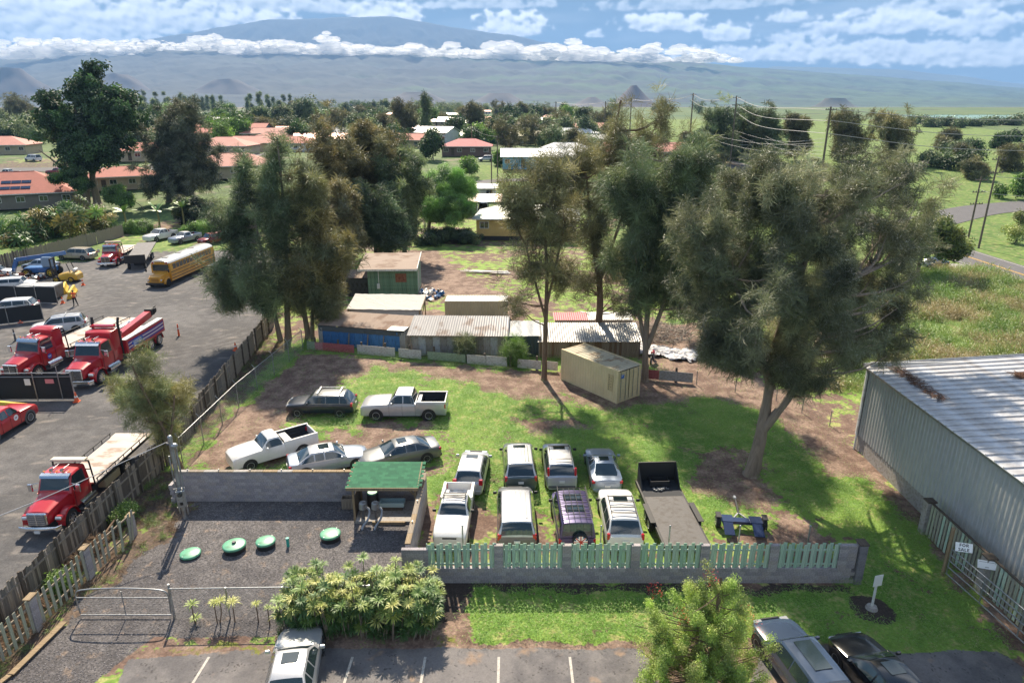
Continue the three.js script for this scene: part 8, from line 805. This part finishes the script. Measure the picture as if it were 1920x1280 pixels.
{ const t = thing('substation', 'small substation frame of poles and bars beside the road', 'substation', [68.5, gy(0, -208), -208]); for (const [x, z] of [[-4, 0], [-1, 0], [2, 0], [5, 0], [-4, -4], [2, -4]]) part(t, 'mast', cyl(0.08, 0.1, 6, 8, x, 3, z), MG.galv); for (const y of [4.4, 5.8]) part(t, 'beam', box(9.6, 0.14, 0.14, 0.5, y, 0), MG.galv); part(t, 'transformer', bevel(1.6, 2, 1.3, 0.1, 3.4, 1.2, -1.5), MG.galv); }
// ---------- roadside and town trees ----------
const farTree = (label, [x, z, hw, h], kind, group, o = {}) => { const y = gy(x, z), far = -z > 240, sz = Math.max(0.8, Math.min(2.6, -z / 130)), dense = { clusters: Math.max(10, Math.min(34, Math.round(hw * h * 0.5))), per: far ? 10 : 15, size: sz, girth: hw * 0.36, plume: h * 0.07, limbs: far ? 0 : 0.35, trunkR: Math.min(0.4, h * 0.02), clump: CL.far, group };
  const K = { round: { name: 'broadleaf_tree', ell: [[x, y + h * 0.58, z, hw, h * 0.42], [x - hw * 0.3, y + h * 0.4, z + 1, hw * 0.6, h * 0.3]], cols: GRN.map((c) => c.map((v) => v * 0.62)) }, dark: { name: 'broadleaf_tree', ell: [[x, y + h * 0.55, z, hw, h * 0.45], [x + hw * 0.4, y + h * 0.4, z, hw * 0.6, h * 0.32]], cols: DARK }, fir: { name: 'pine_tree', ell: [[x, y + h * 0.3, z, hw, h * 0.26], [x, y + h * 0.6, z, hw * 0.62, h * 0.24], [x, y + h * 0.86, z, hw * 0.28, h * 0.15]], cols: DARK, clump: CL.needleFar, girth: hw * 0.3 }, iron: { name: 'ironwood_tree', ell: [[x, y + h * 0.55, z, hw, h * 0.4], [x - hw * 0.35, y + h * 0.72, z, hw * 0.5, h * 0.26], [x + hw * 0.3, y + h * 0.33, z, hw * 0.75, h * 0.3], [x - hw * 0.2, y + h * 0.2, z + 1, hw * 0.7, h * 0.2]], cols: OLIVE.map((c) => c.map((v) => v * 0.75)), clump: CL.needleFar }, lime: { name: 'broadleaf_tree', ell: [[x, y + h * 0.55, z, hw, h * 0.45]], cols: LIME } }[kind];
  return tree({ label, base: [x, z], ...dense, ...K, ...o }); };
const RI = 'ironwoods along the road', TT = 'trees among the houses', FL = 'far treeline';
farTree('dark ironwood behind the substation at the left of the roadside row', [58.77, -201.34, 6.11, 17.54], 'iron', RI, { cols: DARK }); farTree('tall ironwood second in the roadside row', [74.1, -203.73, 4.63, 16.88], 'iron', RI, { cols: DARK }); farTree('ironwood third in the roadside row beside the tall pole', [83.81, -208.9, 4.59, 15.54], 'iron', RI); farTree('ironwood with wind bent top right of the tall pole', [98.05, -208.9, 6.64, 16.13], 'iron', RI); farTree('broad ironwood at the right end of the roadside row', [108.68, -202.53, 8.44, 16.51], 'iron', RI, { cols: OLIVE }); farTree('bushy ironwood behind the substation shed', [69.85, -211.73, 6.09, 15.74], 'iron', RI, { cols: DARK });
farTree('round spreading tree alone in the green pasture', [167.69, -271.88, 4.3, 5.86], 'iron', 'pasture trees'); farTree('dark bush on the pasture slope left of the road bend', [120.61, -188.84, 6.1, 4.71], 'round', 'pasture trees'); farTree('rusty tree at the right edge above the road bend', [133, -186.98, 3.98, 6.84], 'iron', 'pasture trees', { cols: OLIVE }); farTree('dry brown tree hanging over the road bend', [115.21, -174.42, 3.59, 4.39], 'iron', 'pasture trees', { cols: BRN }); farTree('light green tree right of the leaning pole', [80.29, -107.96, 2.55, 5.56], 'lime', 'pasture trees', { cols: OLIVE.map((c) => [c[0] * 1.1, c[1] * 1.35, c[2]]) }); farTree('thin leafless sapling beside the bend', [105.49, -149.6, 1.73, 2.93], 'lime', 'pasture trees', { clusters: 8, per: 6 }); farTree('small pale tree at the bend right of the sapling', [108.95, -149.6, 2.3, 5.17], 'lime', 'pasture trees');
tree({ name: 'broadleaf_tree', label: 'leafy yellow green tree with a short trunk beside the road', base: [51, -84], trunkR: 0.3, cols: [[0.12, 0.19, 0.04], [0.17, 0.24, 0.05], [0.24, 0.27, 0.06], [0.20, 0.15, 0.06]], clump: CL.leaf, ell: [[52.65, 6.02, -85, 3.45, 2.4], [50.24, 4.54, -84, 2.38, 2], [54.94, 4.11, -84.5, 2.26, 1.88]], clusters: 60, per: 20, plume: 0.6, girth: 0.9, size: 1.3, rise: 0.3 });
[[800, 262, 18, 84, 'fir', 'narrow dark pine spire among the houses'], [758, 258, 52, 72, 'iron', 'brown rounded ironwood left of the narrow pine'], [890, 250, 38, 60, 'iron', 'loose grey green tree right of the white roofs'], [950, 255, 38, 42, 'dark', 'round dark tree right of the pale green roof'], [995, 248, 44, 34, 'dark', 'round dark tree left of the roadside poles'], [1060, 258, 40, 40, 'dark', 'dark round tree before the field edge poles'], [1025, 272, 56, 26, 'round', 'broad bushy tree right of the cream roof'], [1090, 236, 30, 38, 'dark', 'tall dark tree in the field edge row'], [1055, 222, 14, 32, 'dark', 'small dark tree with a high crown at the field edge'], [812, 300, 50, 62, 'round', 'dark glossy tree behind the pepper tree'], [880, 332, 42, 42, 'lime', 'light green garden tree left of the lawn'], [935, 310, 14, 30, 'lime', 'slim yellow green shrub beside the slim pole'], [575, 240, 52, 56, 'dark', 'big dark tree mass above the red roofs'], [530, 240, 44, 44, 'dark', 'dark tree left of the big dark mass'], [490, 240, 34, 44, 'dark', 'dark tree above the long red house'], [420, 226, 34, 22, 'round', 'round green tree among the white roofs'], [575, 275, 20, 30, 'round', 'small green tree before the red roofs'], [700, 212, 22, 22, 'dark', 'dark tree right of the long hall'], [720, 214, 24, 30, 'dark', 'tall dark tree near the bright red roof'], [1240, 300, 34, 50, 'dark', 'dark conifer right of the pink roof'], [1080, 285, 40, 44, 'iron', 'brown ironwood tops left of the tall ironwood'], [880, 285, 26, 22, 'round', 'shrub beside the red dormer house'], [640, 250, 50, 46, 'iron', 'olive tree behind the brown grove'], [40, 225, 70, 50, 'iron', 'dark spreading tree at the left edge'], [20, 262, 60, 30, 'round', 'green shrubs above the left edge roofs'], [60, 262, 46, 22, 'lime', 'yellow green shrubs beside the van'], [1185, 330, 60, 50, 'dark', 'dark garden tree behind the three stemmed ironwood'], [1290, 330, 60, 56, 'iron', 'ironwood top left of the huge ironwood'], [950, 232, 20, 18, 'dark', 'small dark tree behind the brown roof'], [1150, 272, 50, 40, 'iron', 'ironwood behind the pink roofed house']].forEach(([px, py, w, h, k, label], i) => farTree(label, townT[i], k, TT));
for (let i = 0; i < 26; i++) farTree('dark pointed pine in the far row above the dark clump', pineT[i], 'fir', 'far pine row', { clusters: 8, per: 8 });
pastT.forEach((t, i) => farTree(i < 12 ? 'leafy bush in the roadside thicket behind the huge ironwood' : 'green bush scattered on the right pasture', t, ['round', 'dark', 'iron'][i % 3], i < 12 ? 'roadside thicket' : 'bushes on the right pasture', { clusters: 14, per: 10 }));
for (let i = 0; i < 52; i++) farTree('low dark tree in the distant belt beyond the town', beltT[i], i % 4 ? 'dark' : 'round', FL, { clusters: 10, per: 8 });
gardT.forEach((t, i) => farTree('leafy garden tree between the houses of the town', [t[0], t[1], t[2] * 1.4, t[3] * 1.35], ['dark', 'round', 'iron', 'dark', 'lime'][i % 5], 'garden trees in the town', { clusters: 12, per: 9 }));
for (let i = 0; i < 10; i++) farTree('dark bush beside the bungalow row on the right plain', bungT[i], 'dark', 'bushes by the bungalows', { clusters: 10, per: 8 });
// ---------- rough grass ----------
{ const tuft = needleClump(51, 26, 0.9, 0.03, 0.5), pts = []; const g = rng(77); while (pts.length < 9500) { const x = 24 + g() * 42, z = -41.5 - g() * 48; if (x > 62.5 || (x < 30 && z > -48) || x < 24 + (-z - 42) * 0.05 || n2(x * 0.16, z * 0.16) + g() * 0.8 < -0.1) continue; pts.push([x, z]); } const im = new THREE.InstancedMesh(tuft, LM, pts.length), c = new THREE.Color(); pts.forEach(([x, z], i) => { const s = 0.7 + g() * 0.8 + 0.55 * n2(x * 0.2, z * 0.2); MM.compose(new THREE.Vector3(x, gy(x, z), z), QA.setFromAxisAngle(UPV, g() * 6.3), VS.set(s, s * 1.2, s)); im.setMatrixAt(i, MM); const k = n2(x * 0.12 + 5, z * 0.12) * 0.5 + 0.5 * g(), cc = k > 0.4 ? [0.42, 0.35, 0.17] : k > 0.0 ? [0.30, 0.38, 0.10] : [0.20, 0.34, 0.06], v = 0.8 + 0.4 * g(); im.setColorAt(i, c.setRGB(cc[0] * v, cc[1] * v, cc[2] * v)); }); im.name = 'tall_grass'; im.castShadow = im.receiveShadow = true; stuff(im, 'tall yellow green grass behind the warehouse', 'grass'); }
{ // short grass, weeds and stones that break the flat ground
  const g = rng(91), c = new THREE.Color(), blade = needleClump(61, 9, 0.16, 0.016, 0.4), lay = (name, label, cat, geo, m, n, want, make) => { const M = [], K = []; for (let t = 0; t < n * 40 && M.length < n; t++) { const x = -24 + g() * 46, z = -17.5 - Math.pow(g(), 1.3) * 44; if (!want(groundClass(x, z), x, z)) continue; const [s, sy, col] = make(x, z); MM.compose(new THREE.Vector3(x, 0.005, z), QA.setFromAxisAngle(UPV, g() * 6.3), VS.set(s, sy, s)); M.push(MM.clone()); K.push(col); } const im = new THREE.InstancedMesh(geo, m, M.length); M.forEach((q, i) => { im.setMatrixAt(i, q); im.setColorAt(i, c.setRGB(...K[i])); }); im.name = name; im.castShadow = im.receiveShadow = true; stuff(im, label, cat); };
  lay('lawn_grass', 'short green grass growing over the lot', 'grass', blade, LM, 30000, (k, x, z) => k === C.lawn || (k === C.dirt && g() < 0.06), (x, z) => { const v = 0.75 + 0.5 * g(), dry = g() < 0.12; return [0.6 + 0.8 * g(), 0.5 + 0.7 * g(), (dry ? [0.42, 0.38, 0.17] : [0.20, 0.38, 0.045]).map((q) => q * v)]; });
  lay('weeds', 'tufts of weeds and litter between the fences', 'weeds', CL.twig, LM, 700, (k, x) => k === C.litter && g() < 0.8, () => { const v = 0.7 + 0.6 * g(); return [0.3 + 0.5 * g(), 0.25 + 0.4 * g(), (g() < 0.5 ? [0.17, 0.27, 0.05] : [0.27, 0.18, 0.10]).map((q) => q * v)]; });
  const st = new THREE.DodecahedronGeometry(0.035, 0).scale(1, 0.6, 1); lay('gravel', 'loose grey gravel in the pump yard', 'gravel', st, mat('stone_white', [1, 1, 1], 0.9), 9000, (k) => k === C.gravel, () => { const v = 0.55 + 0.8 * g(); return [0.4 + 0.6 * g(), 0.5 + 0.5 * g(), [0.15 * v, 0.14 * v, 0.143 * v]]; }); }
{ // fence posts and rails at the paddock
  const t = thing('paddock_gate', 'small dark gate at the edge of the roadside lawn', 'gate', [78.5, 0, -100.5], 0.3); part(t, 'post', box(0.16, 1.5, 0.16, -1.2, 0.75, 0), MG.woodDark); part(t, 'post', box(0.16, 1.5, 0.16, 1.2, 0.75, 0), MG.woodDark); part(t, 'rail', beam([-1.2, 1.2, 0], [1.2, 0.4, 0], 0.06, 0.1), MG.woodDark); part(t, 'rail', beam([-1.2, 0.5, 0], [1.2, 0.5, 0], 0.06, 0.1), MG.woodDark); }
// ---------- the worker in the yard ----------
{ const cap = (p, a, b, ra, rb) => { const ab = [b[0] - a[0], b[1] - a[1], b[2] - a[2]], ap = [p[0] - a[0], p[1] - a[1], p[2] - a[2]], l2 = ab[0] ** 2 + ab[1] ** 2 + ab[2] ** 2, h = Math.min(1, Math.max(0, (ap[0] * ab[0] + ap[1] * ab[1] + ap[2] * ab[2]) / l2)); return Math.hypot(ap[0] - ab[0] * h, ap[1] - ab[1] * h, ap[2] - ab[2] * h) - lerp(ra, rb, h); };
  const smin = (a, b, k) => { const h = Math.max(0, k - Math.abs(a - b)) / k; return Math.min(a, b) - h * h * k * 0.25; };
  const bones = { legs: [[[0.09, 0.9, 0], [0.16, 0.5, 0.06], 0.095, 0.065], [[0.16, 0.5, 0.06], [0.24, 0.09, -0.02], 0.065, 0.045], [[-0.09, 0.9, 0], [-0.1, 0.5, 0.1], 0.095, 0.065], [[-0.1, 0.5, 0.1], [-0.14, 0.09, 0.02], 0.065, 0.045], [[0.24, 0.05, -0.04], [0.28, 0.04, 0.14], 0.05, 0.04], [[-0.14, 0.05, 0], [-0.18, 0.04, 0.18], 0.05, 0.04]], torso: [[[0, 0.92, 0], [0, 1.15, 0], 0.14, 0.15], [[0, 1.15, 0], [0, 1.38, 0.02], 0.16, 0.14], [[-0.16, 1.4, 0], [0.16, 1.4, 0], 0.075, 0.075]], arms: [[[0.2, 1.4, 0], [0.3, 1.15, 0.02], 0.058, 0.045], [[0.3, 1.15, 0.02], [0.2, 0.98, 0.2], 0.044, 0.032], [[-0.2, 1.4, 0], [-0.34, 1.2, 0.06], 0.058, 0.045], [[-0.34, 1.2, 0.06], [-0.2, 1.5, 0.16], 0.044, 0.032], [[0.2, 0.98, 0.2], [0.16, 0.93, 0.26], 0.036, 0.024], [[-0.2, 1.5, 0.16], [-0.14, 1.57, 0.17], 0.036, 0.024]], head: [[[0, 1.42, 0.01], [0, 1.55, 0.02], 0.055, 0.055], [[0, 1.61, 0.03], [0, 1.68, 0.02], 0.088, 0.092], [[0, 1.6, 0.1], [0, 1.63, 0.11], 0.022, 0.016]] };
  const all = Object.values(bones).flat(), f = (p) => all.reduce((d, [a, b, ra, rb]) => smin(d, cap(p, a, b, ra, rb), 0.05), 9);
  const N = 64, { MarchingCubes } = await import('three/addons/objects/MarchingCubes.js'), mc = new MarchingCubes(N, MG.black, false, false, 60000), sc = 0.95; mc.isolation = 0; for (let k = 0; k < N; k++) for (let j = 0; j < N; j++) for (let i = 0; i < N; i++) mc.field[i + j * N + k * N * N] = -f([((i - N / 2) / (N / 2)) * sc, ((j - N / 2) / (N / 2)) * sc + 0.9, ((k - N / 2) / (N / 2)) * sc]); mc.update();
  const n = mc.count, pos = mc.positionArray.slice(0, n * 3), nor = mc.normalArray.slice(0, n * 3), col = new Float32Array(n * 3); for (let i = 0; i < n; i++) { pos[i * 3] *= sc; pos[i * 3 + 1] = pos[i * 3 + 1] * sc + 0.9; pos[i * 3 + 2] *= sc; const p = [pos[i * 3], pos[i * 3 + 1], pos[i * 3 + 2]]; let best = 'legs', bd = 9; for (const [k, bs] of Object.entries(bones)) for (const [a, b, ra, rb] of bs) { const d = cap(p, a, b, ra, rb); if (d < bd) { bd = d; best = k; } } const c = best === 'legs' ? (p[1] < 0.12 ? [0.02, 0.015, 0.012] : [0.015, 0.016, 0.02]) : best === 'torso' ? (p[1] < 0.95 ? [0.015, 0.016, 0.02] : [0.78, 0.11, 0.03]) : best === 'arms' ? (p[1] > 1.3 && Math.abs(p[0]) < 0.27 && p[2] < 0.08 ? [0.78, 0.11, 0.03] : [0.36, 0.2, 0.13]) : p[1] > 1.68 ? [0.02, 0.015, 0.012] : [0.36, 0.2, 0.13]; col.set(c, i * 3); }
  const g = new THREE.BufferGeometry(); g.setAttribute('position', new THREE.BufferAttribute(pos, 3)); g.setAttribute('normal', new THREE.BufferAttribute(nor, 3)); g.setAttribute('color', new THREE.BufferAttribute(col, 3));
  const [x, z] = [-47.6, -71.61], t = thing('person', 'person in an orange vest and dark trousers walking in the yard', 'person', [x, 0, z], 0.5); part(t, 'body', g, new THREE.MeshStandardMaterial({ vertexColors: true, roughness: 0.85 })); part(t, 'hair', ball(0.1, 0, 1.7, 0, 1, 0.75, 1.02), MG.black); for (const y of [1.08, 1.25]) part(t, 'vest_band', new THREE.TorusGeometry(0.163, 0.014, 6, 24).rotateX(Math.PI / 2).scale(1, 1, 0.98).translate(0, y, 0), mat('vest_band', [0.7, 0.7, 0.25], 0.4)); }
renderer.render(scene, camera);
